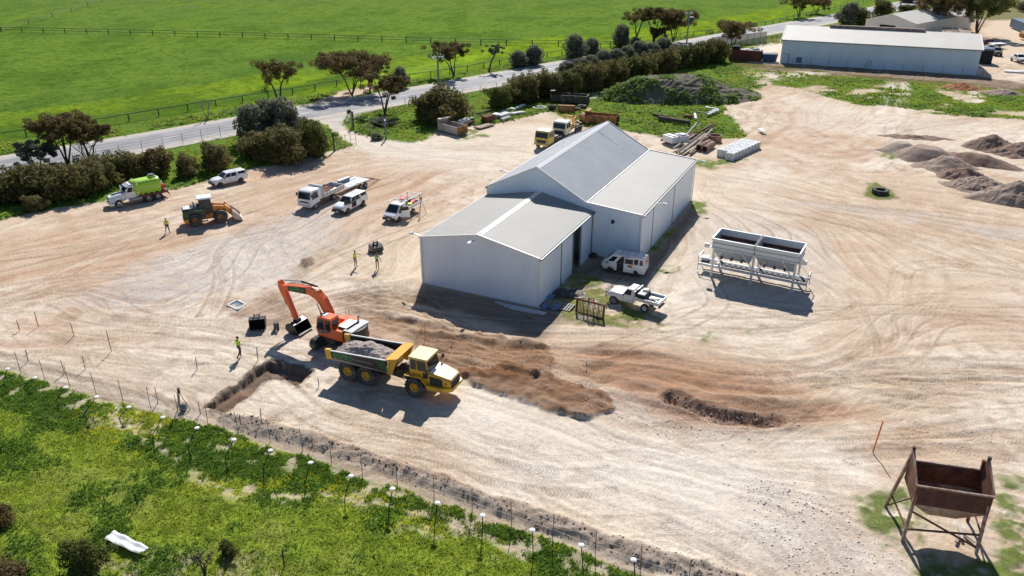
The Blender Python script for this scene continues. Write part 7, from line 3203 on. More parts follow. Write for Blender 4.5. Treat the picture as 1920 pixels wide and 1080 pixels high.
for k in range(8):
    a = PI * (.1 + .9 * k / 7)
    rings.append([(-1.5, .9 * math.cos(a), .1 + 1.3 * math.sin(a)), (1.5, .9 * math.cos(a), .1 + 1.3 * math.sin(a)), (1.5, .82 * math.cos(a), .05 + 1.2 * math.sin(a)), (-1.5, .82 * math.cos(a), .05 + 1.2 * math.sin(a))])
mb.loft(rings)
o = mb.build('loader_bucket')
o.location = (x, y, 0)
o.rotation_euler.z = R_(-12)
tag(o, 'curved yellow rusty loader bucket in front of the black tipper body', 'bucket')
tyre((1035, 206), .7, .45, 'old dark wheel standing on another, left of the rusty loader bucket', .45)
tyre((1036, 207), .7, .45, 'old dark wheel at the bottom of the stack left of the loader bucket')
tyre((1091, 203), .8, .6, 'old wheel right of the rusty loader bucket')
tyre((1081, 207), .7, .5, 'dark old wheel squeezed beside the rusty loader bucket')
x, y = G(1012, 203)
mb = new_mb('concrete_pale')
mb.lathe([(1.0, 0), (1.25, 0), (1.25, .15), (1.0, .15)], axis='z', n=24)
mb.lathe([(.5, .1), (.6, .1), (.6, .25), (.5, .25)], c=(.1, 0, 0), axis='z', n=18)
o = mb.build('hose_coil')
o.location = (x, y, 0.1)
tag(o, 'coil of pale pipe lying on the grass left of the old wheels', 'hose')
junk = [((872, 238), (888, 231), .6, .45, 'rust', 'rusty box frame next to the tipper body', 'cage'),
        ((862, 237), (878, 232), 1.0, .9, 'white_sheet', 'white box-shaped lid behind the rusty tipper body', 'lid'),
        ((848, 233), (888, 223), .7, .25, 'timber_grey', 'long pale board leaning behind the tipper body', 'board'),
        ((893, 243), (922, 235), 1.5, .2, 'rust_pale', 'flat rusty plate on the dirt edge', 'steel plate'),
        ((905, 232), (924, 226), 1.3, 1.0, 'rust', 'rusty machine block on the flat plate', 'machine part'),
        ((893, 216), (930, 207), .3, .25, 'timber_dark', 'dark pole lying in the grass behind the scrap row', 'pole'),
        ((922, 222), (936, 218), 1.3, .5, 'white_sheet', 'white panel heaped on the middle of the scrap row', 'panel'),
        ((934, 222), (955, 216), 1.6, .5, 'concrete_pale', 'pale sheet stack right of the white panel', 'sheets'),
        ((940, 228), (957, 222), .9, .35, 'timber_grey', 'low stack of grey timber at the front of the scrap row', 'timber'),
        ((960, 216), (984, 213), 1.0, .3, 'concrete_pale', 'flat pale sheets at the right end of the scrap row', 'sheets'),
        ((962, 209), (984, 199), .35, .35, 'white_sheet', 'long white beam pointing away at the right end', 'beam'),
        ((940, 212), (962, 205), .3, .25, 'galv', 'thin grey beam behind the pale sheets', 'beam'),
        ((1232, 226), (1295, 236), .9, .5, 'timber_dark', 'long dark timber stack lying in the green weeds', 'timber'),
        ((1224, 222), (1262, 231), .3, .6, 'timber_dark', 'single dark sleeper behind the long timber stack', 'sleeper'),
        ((1281, 222), (1298, 223), .9, .35, 'rust', 'rusty barred crate in the green weeds', 'crate'),
        ((1302, 219), (1304, 228), .35, .35, 'white_sheet', 'short white beam beside the rusty barred crate', 'beam'),
        ((1326, 221), (1347, 211), .35, .3, 'concrete_pale', 'pale beam in front, lower edge of the open beam frame', 'beam'),
        ((1328, 217), (1340, 211), .3, .3, 'concrete_pale', 'shorter pale beam inside the open beam frame', 'beam'),
        ((1322, 206), (1347, 211), .3, .3, 'galv', 'pale beam at the back of the open beam frame', 'beam'),
        ((1306, 214), (1328, 218), .2, .2, 'timber_grey', 'thin beam at the left of the open beam frame', 'beam'),
        ((1250, 270), (1266, 265), 2.0, .9, 'rust', 'rusty tray under the white steel sheet', 'tray'),
        ((1250, 272), (1262, 270), 2.4, 1.2, 'white_sheet', 'white steel sheet on top of the scrap pile', 'sheet'),
        ((1270, 268), (1284, 274), 1.6, 1.4, 'concrete_pale', 'bent pale steel sheet right of the white one', 'sheet'),
        ((1240, 269), (1256, 262), .4, .3, 'timber_dark', 'dark girder at the left of the scrap pile', 'girder'),
        ((1286, 262), (1304, 258), 1.2, .4, 'rust', 'rusty tank plate behind the long poles', 'steel plate'),
        ((1423, 246), (1433, 252), .8, .15, 'white_sheet', 'crumpled white sheet on the dirt track', 'sheet')]
for k, (a, b_, w_, hz_, m_, lb, ct) in enumerate(junk):
    A, B = G(*a), G(*b_)
    L_ = max(.6, math.hypot(B[0] - A[0], B[1] - A[1]))
    mb = new_mb(m_)
    if m_ in ('timber_dark', 'timber_grey', 'rust') and w_ > .7:
        n = max(2, int(w_ / .3))
        for i in range(n):
            yy = -w_ / 2 + w_ * (i + .5) / n
            mb.box((random.uniform(-.2, .2), yy, hz_ / 2 + .1), (L_ * random.uniform(.8, 1), w_ / n * .8, hz_ * random.uniform(.7, 1.1)), rz=random.uniform(-.03, .03))
        mb.box((0, 0, hz_ * .3), (L_ * .9, w_ * .9, hz_ * .4))
    else:
        mb.box((0, 0, hz_ / 2 + .1), (L_, w_, hz_ * .8), taper=.04, ry=.02)
        mb.box((L_ * .1, 0, hz_ + .08), (L_ * .5, w_ * .7, .08), rz=.12)
    o = mb.build(ct.replace(' ', '_'))
    o.location = ((A[0] + B[0]) / 2, (A[1] + B[1]) / 2, .05 if 1220 > a[0] else .25)
    o.rotation_euler.z = math.atan2(B[1] - A[1], B[0] - A[0])
    tag(o, lb, ct)
# long poles
poles_ = [((1268, 291), (1312, 262), .22, 'timber'), ((1275, 294), (1322, 262), .25, 'timber'), ((1285, 289), (1330, 258), .2, 'rust_pale'), ((1293, 292), (1334, 255), .2, 'timber'), ((1262, 284), (1300, 263), .2, 'timber_grey'),
          ((1306, 256), (1334, 244), .16, 'timber_dark'), ((1312, 258), (1338, 246), .2, 'timber_dark'), ((1285, 260), (1305, 243), .12, 'timber_grey'), ((1299, 249), (1312, 241), .1, 'timber_grey')]
for k, (a, b_, r_, m_) in enumerate(poles_):
    A, B = G(*a), G(*b_)
    mb = new_mb(m_)
    if k % 2:
        mb.bar((*A, .35 + .12 * (k % 3)), (*B, .8 + .1 * (k % 4)), r_ * 1.6)
    else:
        mb.cyl((*A, .35 + .12 * (k % 3)), (*B, .8 + .1 * (k % 4)), r_ * .8, n=10)
    o = mb.build('long_pole')
    tag(o, ['brown round pole at the left of the pole pile', 'square brown pole second in the pole pile', 'rusty pale round pole in the middle of the pole pile', 'square brown pole at the right of the pole pile', 'grey round pole leaning behind the white sheets', 'dark square pole at the back of the pole pile', 'dark round pole at the far back of the pile', 'thin grey square pole sticking out over the weeds', 'thinnest grey pole poking out of the weeds'][k], 'pole', 'poles in the scrap pile')
for k, (a, b_) in enumerate([((1309, 283), (1330, 273)), ((1320, 286), (1336, 276)), ((1307, 274), (1324, 266))]):
    A, B = G(*a), G(*b_)
    mb = new_mb('pipe_rust')
    mb.lathe([(.42, 0), (.5, 0), (.5, 1), (.42, 1)], axis='x', n=20)
    for v in mb.bm.verts:
        v.co.x *= math.hypot(B[0] - A[0], B[1] - A[1])
    for i in range(3):
        mb.lathe([(.5, .2 + i * .9), (.54, .2 + i * .9), (.54, .3 + i * .9), (.5, .3 + i * .9)], axis='x', n=20)
    o = mb.build('pipe')
    o.location = (*A, .5)
    o.rotation_euler.z = math.atan2(B[1] - A[1], B[0] - A[0])
    tag(o, ['pink brown ribbed pipe in the middle of the three', 'pink brown ribbed pipe nearest the white blocks', 'pink brown ribbed pipe farthest back of the three'][k], 'pipe', 'ribbed pipes by the white blocks')
A = G(1340, 265)
mb = new_mb('pipe_rust')
mb.lathe([(.9, 0), (1.05, 0), (1.05, 1.0), (.9, 1.0)], axis='z', n=24)
o = mb.build('rust_ring')
o.location = (*A, 0)
tag(o, 'round rusty open tank ring behind the white blocks', 'tank ring')

# white concrete blocks in rows
bA, bB, bC = G(1336, 296, .0), G(1374, 302, .0), G(1427, 278, .0)
ux = Vector((bB[0] - bA[0], bB[1] - bA[1], 0))
uy = Vector((bC[0] - bB[0], bC[1] - bB[1], 0))
n_x, n_y = 5, 9
sx, sy = ux.length / n_x * 1.0, uy.length / n_y
mb = new_mb('concrete_pale')
hx, hy, hz_ = sx * .47, sy * .46, 1.1
pr = [(-hx, -hy), (-.1, -hy), (-.1, -hy + .08), (.1, -hy + .08), (.1, -hy), (hx, -hy), (hx, hy), (-hx, hy)]
mb.hexa([(x, y, 0) for x, y in pr], [(x, y, hz_ - .04) for x, y in pr])
mb.hexa([(x, y, hz_ - .0395) for x, y in pr], [(x * .96, y * .96, hz_) for x, y in pr])
proto = mb.build('concrete_block')
bx_dir = math.atan2(ux.y, ux.x)
idx = 0
ordi = ['first', 'second', 'third', 'fourth', 'fifth', 'sixth', 'seventh', 'eighth', 'ninth']
for i in range(n_x):
    for j in range(n_y):
        if i == 0 and j == 0 or (i == 1 and j == 0) or i < 2 and j == 0:
            off = 0
        if i <= 2 and j == 0:
            continue
        o = proto if idx == 0 else proto.copy()
        if idx:
            C.objects.link(o)
        idx += 1
        p = Vector((*bA, 0)) + ux * ((i + .5) / n_x) + uy * ((j + .5) / n_y)
        o.location = (p.x + random.uniform(-.03, .03), p.y + random.uniform(-.03, .03), random.uniform(-.03, 0))
        o.rotation_euler.z = bx_dir + random.uniform(-.02, .02)
        tag(o, 'white concrete block, row %s from the left, %s from the front' % (ordi[i], ordi[j]), 'block', 'white concrete blocks stood in rows')

# ---- soil stockpiles
mat('pile_grey', (.34, .25, .2), .95, var=.25, scale=2.5, dirt=(.34, .27, .22), dirt_amt=.4, bump=.05)
mat('pile_pale', (.42, .34, .275), .95, var=.2, scale=2.5, dirt=(.42, .34, .28), dirt_amt=.4, bump=.04)
mat('pile_dark', (.25, .165, .125), .95, var=.3, scale=2.5, dirt=(.3, .19, .14), dirt_amt=.4, bump=.05)
mat('pile_orange', (.34, .14, .05), .95, var=.2, scale=2, bump=.05)


def pile(px, rx, ry, h_, rz, m_, label, rough=.3, seed=0, flat=0.0, name='soil_pile', peak=1.0, n=54):
    x, y = G(*px)
    q = 54

    def fx(u, v):
        d = math.hypot(u / rx, v / ry)
        e = (v1(u + seed * 7 + 50, v + 90, max(rx, ry) * .6, seed, 2) - .5) * .5
        d = d * (1 + e)
        k = max(0, 1 - d ** peak)
        if flat:
            k = min(k, 1 - flat) / (1 - flat)
        z = h_ * .88 * k + rough * (v1(u + seed + 20, v + 10, .55, seed + 3, 3) - .5) * min(1, k * 4)
        return z if d < 1.05 else -.15
    o = heap(name, None, fx, q, q, -rx * 1.25, rx * 1.25, -ry * 1.25, ry * 1.25, m_, smooth=rough < .5, bottom=-.3)
    o.location = (x, y, -.03)
    o.rotation_euler.z = rz
    return tag(o, label, 'soil pile')


pile((1688, 282), 3.6, 3.0, 1.5, R_(-30), 'pile_pale', 'smooth pale grey soil pile at the left end of the row', .12, 1, .3)
pile((1736, 296), 4.8, 3.4, 1.9, R_(-25), 'pile_grey', 'smooth flat-topped grey pile, second in the row', .15, 2, .35)
pile((1775, 314), 4.4, 3.2, 1.8, R_(-20), 'pile_grey', 'rounded brown grey pile, third in the row', .35, 3, .2)
pile((1830, 305), 6.5, 2.6, 1.5, R_(-38), 'pile_dark', 'long dark brown ridge behind the row of piles', .3, 4, .2)
pile((1806, 333), 3.8, 2.8, 1.6, R_(-20), 'pile_dark', 'rough cloddy brown pile in the middle of the row', .7, 5, .1)
pile((1838, 352), 4.6, 3.2, 1.6, R_(-30), 'pile_grey', 'rough low grey pile left of the tallest pile', .6, 6, .1)
pile((1902, 374), 5.2, 4.0, 3.0, R_(-30), 'pile_grey', 'tallest pointed grey brown pile at the right edge', .5, 7, 0, peak=.9)
pile((1858, 277), 4.3, 3.0, 2.4, R_(-10), 'pile_dark', 'dark red brown pile standing apart behind the row', .5, 8, .05)
pile((1912, 287), 4.5, 3.6, 1.8, R_(-20), 'pile_dark', 'low brown pile at the right edge behind the row', .5, 9, .1)
pile((1803, 166), 4.4, 2.6, 1.3, ya, 'pile_orange', 'small bright orange soil pile in front of the long shed', .4, 10, .1)
pile((1881, 176), 4.6, 2.6, 1.2, ya, 'pile_grey', 'small grey soil pile right of the orange one', .4, 11, .1)
pile((1717, 258), 6, 1.6, .5, R_(-14), 'pile_dark', 'low dark windrow of soil behind the piles', .4, 12)
mat('mound_soil', (.19, .145, .12), .95, var=.35, scale=1.2, dirt=(.1, .13, .05), dirt_amt=.5, bump=.08, dscale=.6)
mnd = pile((1268, 180), 15.5, 8.8, 4.2, R_(6), 'mound_soil', 'big old dark soil mound overgrown with weeds', .9, 13, .35, 'earth_mound', 1.2)
mnd['category'] = 'mound'

# ================= VEGETATION =================
class Cloud:
    """many small leaf faces gathered into one mesh"""

    def __init__(s):
        s.v = []
        s.n = 0

    def clump(s, c, r, n, size, rs, up=.4, squash=.8, dens=.5):
        """n leaf quads inside an ellipsoid, thicker near its surface"""
        d = rs.standard_normal((n, 3))
        d /= np.linalg.norm(d, axis=1)[:, None]
        rad = rs.random(n) ** (1 / 3) * (1 - dens) + dens * (0.75 + .3 * rs.random(n))
        p = d * (rad * r)[:, None]
        p[:, 2] *= squash
        p += np.array(c)
        nrm = d + rs.standard_normal((n, 3)) * .6
        nrm[:, 2] += up
        nrm /= np.linalg.norm(nrm, axis=1)[:, None]
        t = np.cross(nrm, rs.standard_normal((n, 3)))
        t /= np.linalg.norm(t, axis=1)[:, None] + 1e-9
        b = np.cross(nrm, t)
        sz = size * (0.6 + .8 * rs.random(n))[:, None]
        q = np.stack([p - t * sz * .9, p - b * sz * .38, p + t * sz * .9, p + b * sz * .38], 1)
        s.v.append(q.reshape(-1, 3))

    def mesh(s, name, mname):
        v = np.concatenate(s.v).astype(np.float32)
        nq = len(v) // 4
        me = bpy.data.meshes.new(name)
        me.vertices.add(len(v))
        me.vertices.foreach_set('co', v.ravel())
        me.loops.add(nq * 4)
        me.loops.foreach_set('vertex_index', np.arange(nq * 4, dtype=np.int32))
        me.polygons.add(nq)
        me.polygons.foreach_set('loop_start', np.arange(0, nq * 4, 4, dtype=np.int32))
        me.update()
        me.materials.append(MATS[mname])
        return me


def bush_proto(seed, lobes, mname, leaf=.17, n=2600, squash=.8, core=True):
    """a rounded shrub about 1 unit in radius; returns (foliage mesh, stem mesh)"""
    rs = np.random.default_rng(seed)
    c = Cloud()
    for i in range(lobes):
        a = 2 * PI * i / lobes + rs.random() * .8
        d = .45 * rs.random() + .25
        z = .45 + .5 * rs.random()
        r = .38 + .22 * rs.random()
        for q in range(4):
            o_ = rs.normal(size=3) * r * .5
            c.clump((math.cos(a) * d + o_[0], math.sin(a) * d + o_[1], z + o_[2] * .7), r * .55, n // lobes // 4, leaf * .42, rs, squash=squash, dens=.3)
    c.clump((0, 0, .75), .6, n // 3, leaf * .5, rs, squash=.9)
    c.clump((0, 0, .3), .75, n // 4, leaf * .6, rs, squash=.45)
    fm = c.mesh('foliage', mname)
    mb = MB().m('bark')
    for i in range(6):
        a = 2 * PI * i / 6 + rs.random()
        mb.tube([(0, 0, 0), (math.cos(a) * .2, math.sin(a) * .2, .35), (math.cos(a) * .5, math.sin(a) * .5, .85)], [.05, .035, .012], 5)
    o = mb.build('t')
    sm_ = o.data
    bpy.data.objects.remove(o)
    return fm, sm_


BP = [bush_proto(1, 6, 'leaf_olive'), bush_proto(2, 7, 'leaf_olive'), bush_proto(3, 5, 'leaf_green'), bush_proto(4, 6, 'leaf_grey'), bush_proto(5, 8, 'leaf_red', n=2400)]


def bush(px, w, h_, kind, label, group='shrubs', name='shrub', z=0, rz=None):
    x, y = G(*px)
    t = thing(name, label, 'shrub', (x, y, z), random.random() * 6 if rz is None else rz, group)
    t.scale = (w / 2, w / 2 * random.uniform(.85, 1.05), h_ / 1.35)
    for nm, md in (('foliage', BP[kind][0]), ('stem', BP[kind][1])):
        o = bpy.data.objects.new(nm, md)
        C.objects.link(o)
        o.parent = t
    return t


ORD = ['first', 'second', 'third', 'fourth', 'fifth', 'sixth', 'seventh', 'eighth', 'ninth', 'tenth', 'eleventh', 'twelfth', 'thirteenth', 'fourteenth', 'fifteenth', 'sixteenth', 'seventeenth', 'eighteenth', 'nineteenth', 'twentieth']
# bushes along the left verge: (base px, width m, height m, kind)
lv = [((-20, 384), 5.5, 4.0, 0), ((18, 378), 6.0, 3.6, 1), ((50, 372), 6.5, 4.6, 0), ((92, 366), 6.5, 4.4, 1), ((128, 372), 6.0, 4.2, 0), ((160, 365), 6.0, 4.2, 1), ((185, 355), 5.5, 4.2, 0), ((215, 338), 5.5, 3.8, 1), ((250, 333), 5.0, 3.6, 0),
      ((296, 330), 5.2, 4.3, 4), ((350, 331), 3.8, 3.3, 0), ((404, 320), 5.2, 4.2, 0), ((30, 352), 5.0, 3.0, 1), ((110, 340), 5.0, 2.8, 0), ((170, 330), 5.0, 2.8, 1), ((66, 395), 3.5, 2.0, 0)]
for k, (p, w, h_, kd) in enumerate(lv):
    bush(p, w, h_, kd, '%s olive brown bush along the left verge, counted from the left edge' % ORD[k] if k < 12 else ['low bush behind the left end of the verge thicket', 'low bush behind the middle of the verge thicket', 'low bush under the twin umbrella trees', 'smallest bush in front of the verge thicket'][k - 12], 'bushes along the left verge')
bush((283, 305), 2.2, 2.0, 4, 'small reddish grey bush behind the water truck', 'bushes along the left verge')
gt = [((500, 300), 6.5, 4.4, 1), ((540, 305), 7.5, 5.6, 0), ((590, 292), 6.8, 5.8, 2), ((478, 290), 5.0, 3.8, 0)]
for k, (p, w, h_, kd) in enumerate(gt):
    bush(p, w, h_, kd, ['olive bush at the front left of the gate thicket', 'largest olive bush in the gate thicket', 'green bush right beside the gate post', 'olive bush at the left end of the gate thicket'][k], 'bushes beside the gate')
gt2 = [((478, 268), 7.0, 6.6, 3), ((535, 262), 8.5, 7.2, 3), ((500, 255), 6.0, 6.4, 3)]
for k, (p, w, h_, kd) in enumerate(gt2):
    bush(p, w, h_, kd, ['dark grey green tree-like shrub at the left behind the gate thicket', 'largest dark grey green shrub behind the gate thicket', 'dark grey shrub between the two larger ones by the gate'][k], 'dark shrubs by the gate')
bush((827, 229), 9.5, 6.6, 0, 'huge olive brown bush behind the rusty tipper body', 'bushes in the yard')
bush((800, 226), 6.0, 5.0, 1, 'olive bush at the left side of the huge one', 'bushes in the yard')
bush((854, 224), 5.5, 4.8, 0, 'darker bush at the right side of the huge one', 'bushes in the yard')
# long hedge from the yard to the containers, two rows
hl = [(935, 202), (965, 193), (990, 191), (1012, 182), (1038, 185), (1062, 181), (1085, 172), (1110, 170), (1135, 163), (1158, 160), (1182, 152), (1205, 150), (1228, 141), (1250, 138), (1272, 130), (1292, 126), (1312, 121), (1332, 117), (1346, 116)]
for k, p in enumerate(hl):
    bush(p, random.uniform(5.6, 6.8) if k > 1 else 5.5, random.uniform(5.0, 6.0) if k > 1 else 4.0, k % 2 if k % 5 else 2, '%s brownish green bush of the long hedge, counted from the left' % ORD[k], 'bushes of the long hedge')
bush((975, 172), 3.8, 3.6, 1, 'rounded bush standing above the left end of the long hedge', 'bushes of the long hedge')
h2 = [(1062, 142), (1085, 136), (1108, 132), (1130, 126), (1152, 121), (1176, 113), (1200, 108), (1222, 104), (1244, 101)]
for k, p in enumerate(h2):
    bush(p, random.uniform(5.5, 7), random.uniform(3.4, 4.8), 3, '%s grey green roadside bush behind the long hedge, from the left' % ORD[k], 'grey roadside bushes behind the hedge')
rd_b = [((972, 126), 6.0, 4.2, 3), ((1000, 122), 6.2, 5.0, 3), ((1078, 108), 7.5, 6.2, 3), ((1110, 102), 5.5, 4.4, 3), ((1165, 88), 7.0, 6.4, 3), ((1190, 86), 4.0, 2.6, 3), ((752, 165), 4.2, 4.8, 3),
        ((1590, 46), 10, 7.4, 3), ((1612, 46), 6, 5.5, 2), ((1652, 30), 9, 6.0, 0), ((1700, 4), 9, 6.0, 3), ((1745, 6), 11, 7.0, 3), ((1790, 10), 11, 6.5, 3), ((1830, 2), 12, 6.5, 3), ((1880, 18), 7, 3.5, 3), ((1916, 20), 6, 3.5, 3), ((1640, 50), 5, 3.6, 4), ((1700, 24), 7, 3.0, 2)]
rl = ['dark roadside bush, left of the close pair beyond the road', 'dark roadside bush, right of the close pair beyond the road', 'large dark bush beyond the road near the fence corner', 'smaller dark bush attached right of the large roadside one', 'tall wispy grey shrub before the road trees', 'low shrub under the roadside trees', 'narrow dark upright shrub on the road edge',
      'large dark bush left of the cream workshop', 'olive bush in front of the large dark one near the workshop', 'broad brown bush behind the workshop left corner', 'dark bush at the top edge behind the workshop', 'second dark bush behind the workshop roof', 'third dark bush behind the workshop roof', 'dark bush at the top right edge', 'small dark bush on the dry paddock', 'small dark bush at the right end of the dry paddock', 'small reddish bush at the workshop corner', 'low green bush behind the workshop roof']
for (p, w, h_, kd), lb in zip(rd_b, rl):
    bush(p, w, h_, kd, lb, 'bushes beside the road')
# small scrubs
for p, w, h_, kd, lb in [((2, 985), 1.9, 1.6, 4, 'grey brown shrub at the left edge of the foreground grass'), ((164, 1070), 2.5, 2.1, 2, 'dark green bush left of the crumpled white sheet'), ((14, 1088), 2.6, 1.1, 4, 'low orange brown shrub in the bottom left corner'),
                         ((430, 1040), 1.2, .9, 2, 'small green bush in the bottom middle of the grass'), ((718, 235), 5.0, 1.6, 3, 'low dark scrub under the forked umbrella tree'), ((706, 262), 2.5, 1.2, 3, 'small scrub near the right gate post'),
                         ((655, 150 + 62), 1.2, .7, 3, 'tiny scrub on the road edge'), ((1400, 178), 1.8, 1.0, 2, 'small green bush on the dirt track edge')]:
    bush(p, w, h_, kd, lb, 'small scrub')


def eucalypt(px, H_, W_, seed, label, mname='leaf_red', lean=0.0, stems=3, flat=.5, low=.5, dens=1.0, bark='bark', bare=False, name='gum_tree', group='gum trees'):
    """umbrella-topped gum: forked bare stems carrying separate leaf clumps near the top"""
    rs = np.random.default_rng(seed)
    x, y = G(*px)
    t = thing(name, label, 'tree', (x, y, 0), 0, group)
    mb = MB().m(bark)
    c = Cloud()
    tips = []
    for s in range(stems):
        a = 2 * PI * s / stems + rs.random() * 1.2
        spread = W_ * .5 * (.55 + .45 * rs.random())
        top = np.array([math.cos(a) * spread + lean * H_, math.sin(a) * spread * .8, H_ * (.72 + .15 * rs.random())])
        mid = np.array([top[0] * .35 + rs.normal() * .1, top[1] * .35, H_ * .38])
        r0 = .028 * H_ / math.sqrt(stems) + .03
        k1 = mid * .45 + np.array([rs.normal() * .08 * H_ * .2, rs.normal() * .05, 0])
        mb.tube([(0, 0, -.1), tuple(k1), tuple(mid), tuple((mid + top) / 2 + rs.normal(size=3) * .15), tuple(top)], [r0 * 1.3, r0, r0 * .8, r0 * .55, r0 * .25], 6)
        tips.append(top)
        for q in range(3):
            b = mid + (top - mid) * (.15 + .3 * q)
            a2 = a + rs.normal() * 1.2
            e = b + np.array([math.cos(a2) * W_ * .22, math.sin(a2) * W_ * .2, H_ * (.12 + .14 * rs.random())])
            mb.tube([tuple(b), tuple((b + e) / 2 + rs.normal(size=3) * .12), tuple(e)], [r0 * .5, r0 * .35, r0 * .12], 5)
            tips.append(e)
    tips.append(np.array([lean * H_, 0, H_ * .86]))
    if not bare:
        for tp in tips:
            z = tp[2] if tp[2] > H_ * low else H_ * (low + .1)
            r_ = W_ * (.15 + .09 * rs.random())
            for q in range(6):
                o_ = rs.normal(size=3) * r_ * .75
                c.clump((tp[0] + o_[0], tp[1] + o_[1], min(H_ * .95, z + o_[2] * .7)), r_ * .52, int(170 * dens), .1 + .009 * W_, rs, squash=flat + .2, dens=.2)
        me_ = c.mesh('crown', mname)
        o = bpy.data.objects.new('crown', me_)
        C.objects.link(o)
        o.parent = t
    else:
        for tp in tips:
            for q in range(5):
                e = tp + rs.normal(size=3) * W_ * .1
                mb.tube([tuple(tp), tuple(e)], [.03, .01], 4)
    mb.build('trunk', t)
    return t


E_ = eucalypt
E_((128, 317), 7.6, 6.0, 21, 'large umbrella gum, left of the twin trees by the left verge', stems=4, flat=.5, low=.62)
E_((173, 308), 6.6, 5.4, 22, 'smaller umbrella gum, right of the twin trees by the left verge', stems=3, low=.6, lean=.05)
E_((76, 330), 4.8, 4.4, 23, 'small dusky gum at the left of the verge trees', 'leaf_grey', stems=3, low=.5)
E_((165, 305), 4.0, 4.5, 24, 'leafless twiggy shrub leaning right beside the verge gums', stems=4, bare=True, name='dead_shrub')
E_((525, 193), 8.2, 6.6, 25, 'forked gum with two stems standing beyond the road', stems=2, low=.55, flat=.7, lean=.03)
E_((388, 226), 4.0, 2.6, 26, 'dead forked grey stump beyond the road', stems=2, bare=True, bark='bark_grey', name='dead_tree')
E_((540, 150), 4.5, 4.0, 27, 'thin leafless tree in the green paddock behind the forked gum', stems=4, bare=True, bark='bark_grey', name='dead_tree')
E_((660, 178), 7.8, 9.8, 28, 'wide flat-topped gum beyond the road', stems=5, low=.66, flat=.45)
E_((693, 172), 6.5, 4.5, 29, 'gum joined to the right of the wide flat-topped one', stems=2, low=.55, lean=.08)
E_((722, 213), 7.0, 6.2, 30, 'forked umbrella tree on the verge right of the driveway', 'leaf_red', stems=3, low=.45)
E_((851, 143), 7.2, 7.0, 31, 'leaning gum behind the power pole', stems=3, low=.62, lean=-.03)
E_((917, 134), 6.4, 4.0, 32, 'slim grey gum right of the power pole', 'leaf_grey', stems=1, low=.7, flat=.5)
E_((1192, 82), 9.5, 6.6, 33, 'tall slim gum, left of the roadside trio', stems=2, low=.72, lean=.0)
E_((1225, 80), 9.5, 7.0, 34, 'tall spreading gum in the middle of the roadside trio', stems=3, low=.62)
E_((1262, 78), 8.5, 8.0, 35, 'dense rounded gum, right of the roadside trio', stems=4, low=.42, flat=.8, dens=1.5)
E_((1235, 84), 4.5, 4.0, 36, 'short olive gum under the roadside trio', 'leaf_olive', stems=3, low=.3, flat=.8)
E_((1374, 92), 7.0, 8.0, 37, 'umbrella gum behind the shade-cloth fence', stems=4, low=.6)
E_((1497, 33), 7.5, 8.0, 38, 'gum at the top edge beyond the road, left one', 'leaf_olive', stems=3, low=.5)
E_((1530, 26), 5.5, 7.0, 39, 'gum at the top edge beyond the road, right one', stems=3, low=.55)
E_((1741, 62), 12, 10, 40, 'tall gum in front of the workshop roof, left one', 'leaf_red', stems=3, low=.42, flat=.7, bark='bark_grey')
E_((1766, 63), 11.5, 10, 41, 'tall gum in front of the workshop roof, right one', 'leaf_red', stems=4, low=.45, flat=.6, bark='bark_grey')
E_((1831, 66), 12.5, 10.5, 42, 'big dense green gum right of the rusty hut', 'leaf_green', stems=5, low=.25, flat=.95, dens=2.0)
E_((385, 1078), 1.6, 1.4, 43, 'bare dark twigs at the bottom edge of the grass', stems=4, bare=True, name='dead_shrub')

# ---- ground weeds (uncountable)
def weeds(name, label, mname, pts, size, hgt, blades=4, seed=0):
    hgt = hgt * .55
    rs = np.random.default_rng(seed)
    P = np.array(pts)
    n = len(P)
    out = []
    for b in range(blades):
        a = rs.random(n) * 2 * PI
        s = size * (.5 + rs.random(n))
        h_ = hgt * (.4 + rs.random(n))
        d = np.stack([np.cos(a), np.sin(a)], 1)
        o = np.stack([-np.sin(a), np.cos(a)], 1)
        off = rs.standard_normal((n, 2)) * size * .7
        base = P[:, :2] + off
        v0 = np.concatenate([base - o * s[:, None] * .35, P[:, 2:3] + .02], 1)
        v1_ = np.concatenate([base + o * s[:, None] * .35, P[:, 2:3] + .02], 1)
        v2 = np.concatenate([base + o * s[:, None] * .2 + d * s[:, None] * 1.1, P[:, 2:3] + h_[:, None]], 1)
        v3 = np.concatenate([base - o * s[:, None] * .2 + d * s[:, None] * .95, P[:, 2:3] + h_[:, None] * .8], 1)
        out.append(np.stack([v0, v1_, v2, v3], 1).reshape(-1, 3))
    c = Cloud()
    c.v = out
    o = bpy.data.objects.new(name, c.mesh(name, mname))
    C.objects.link(o)
    return tag(o, label, 'weeds', kind='stuff')


green_s = np.clip(green, 0, 1) * (1 - bare_fg) * (1 - rdm)
fld_s = fld


def scatter(n, xr, yr, cond, seed):
    rs = np.random.default_rng(seed)
    x = rs.uniform(*xr, n)
    y = rs.uniform(*yr, n)
    r = np.clip(np.searchsorted(ys, y), 0, nr - 1)
    c = np.clip(((x / hw[r] + 1) / 2 * (NCc - 1)).astype(int) + 4, 0, nc - 1)
    k = cond(r, c, rs)
    return np.stack([x[k], y[k], H[r, c][k]], 1)


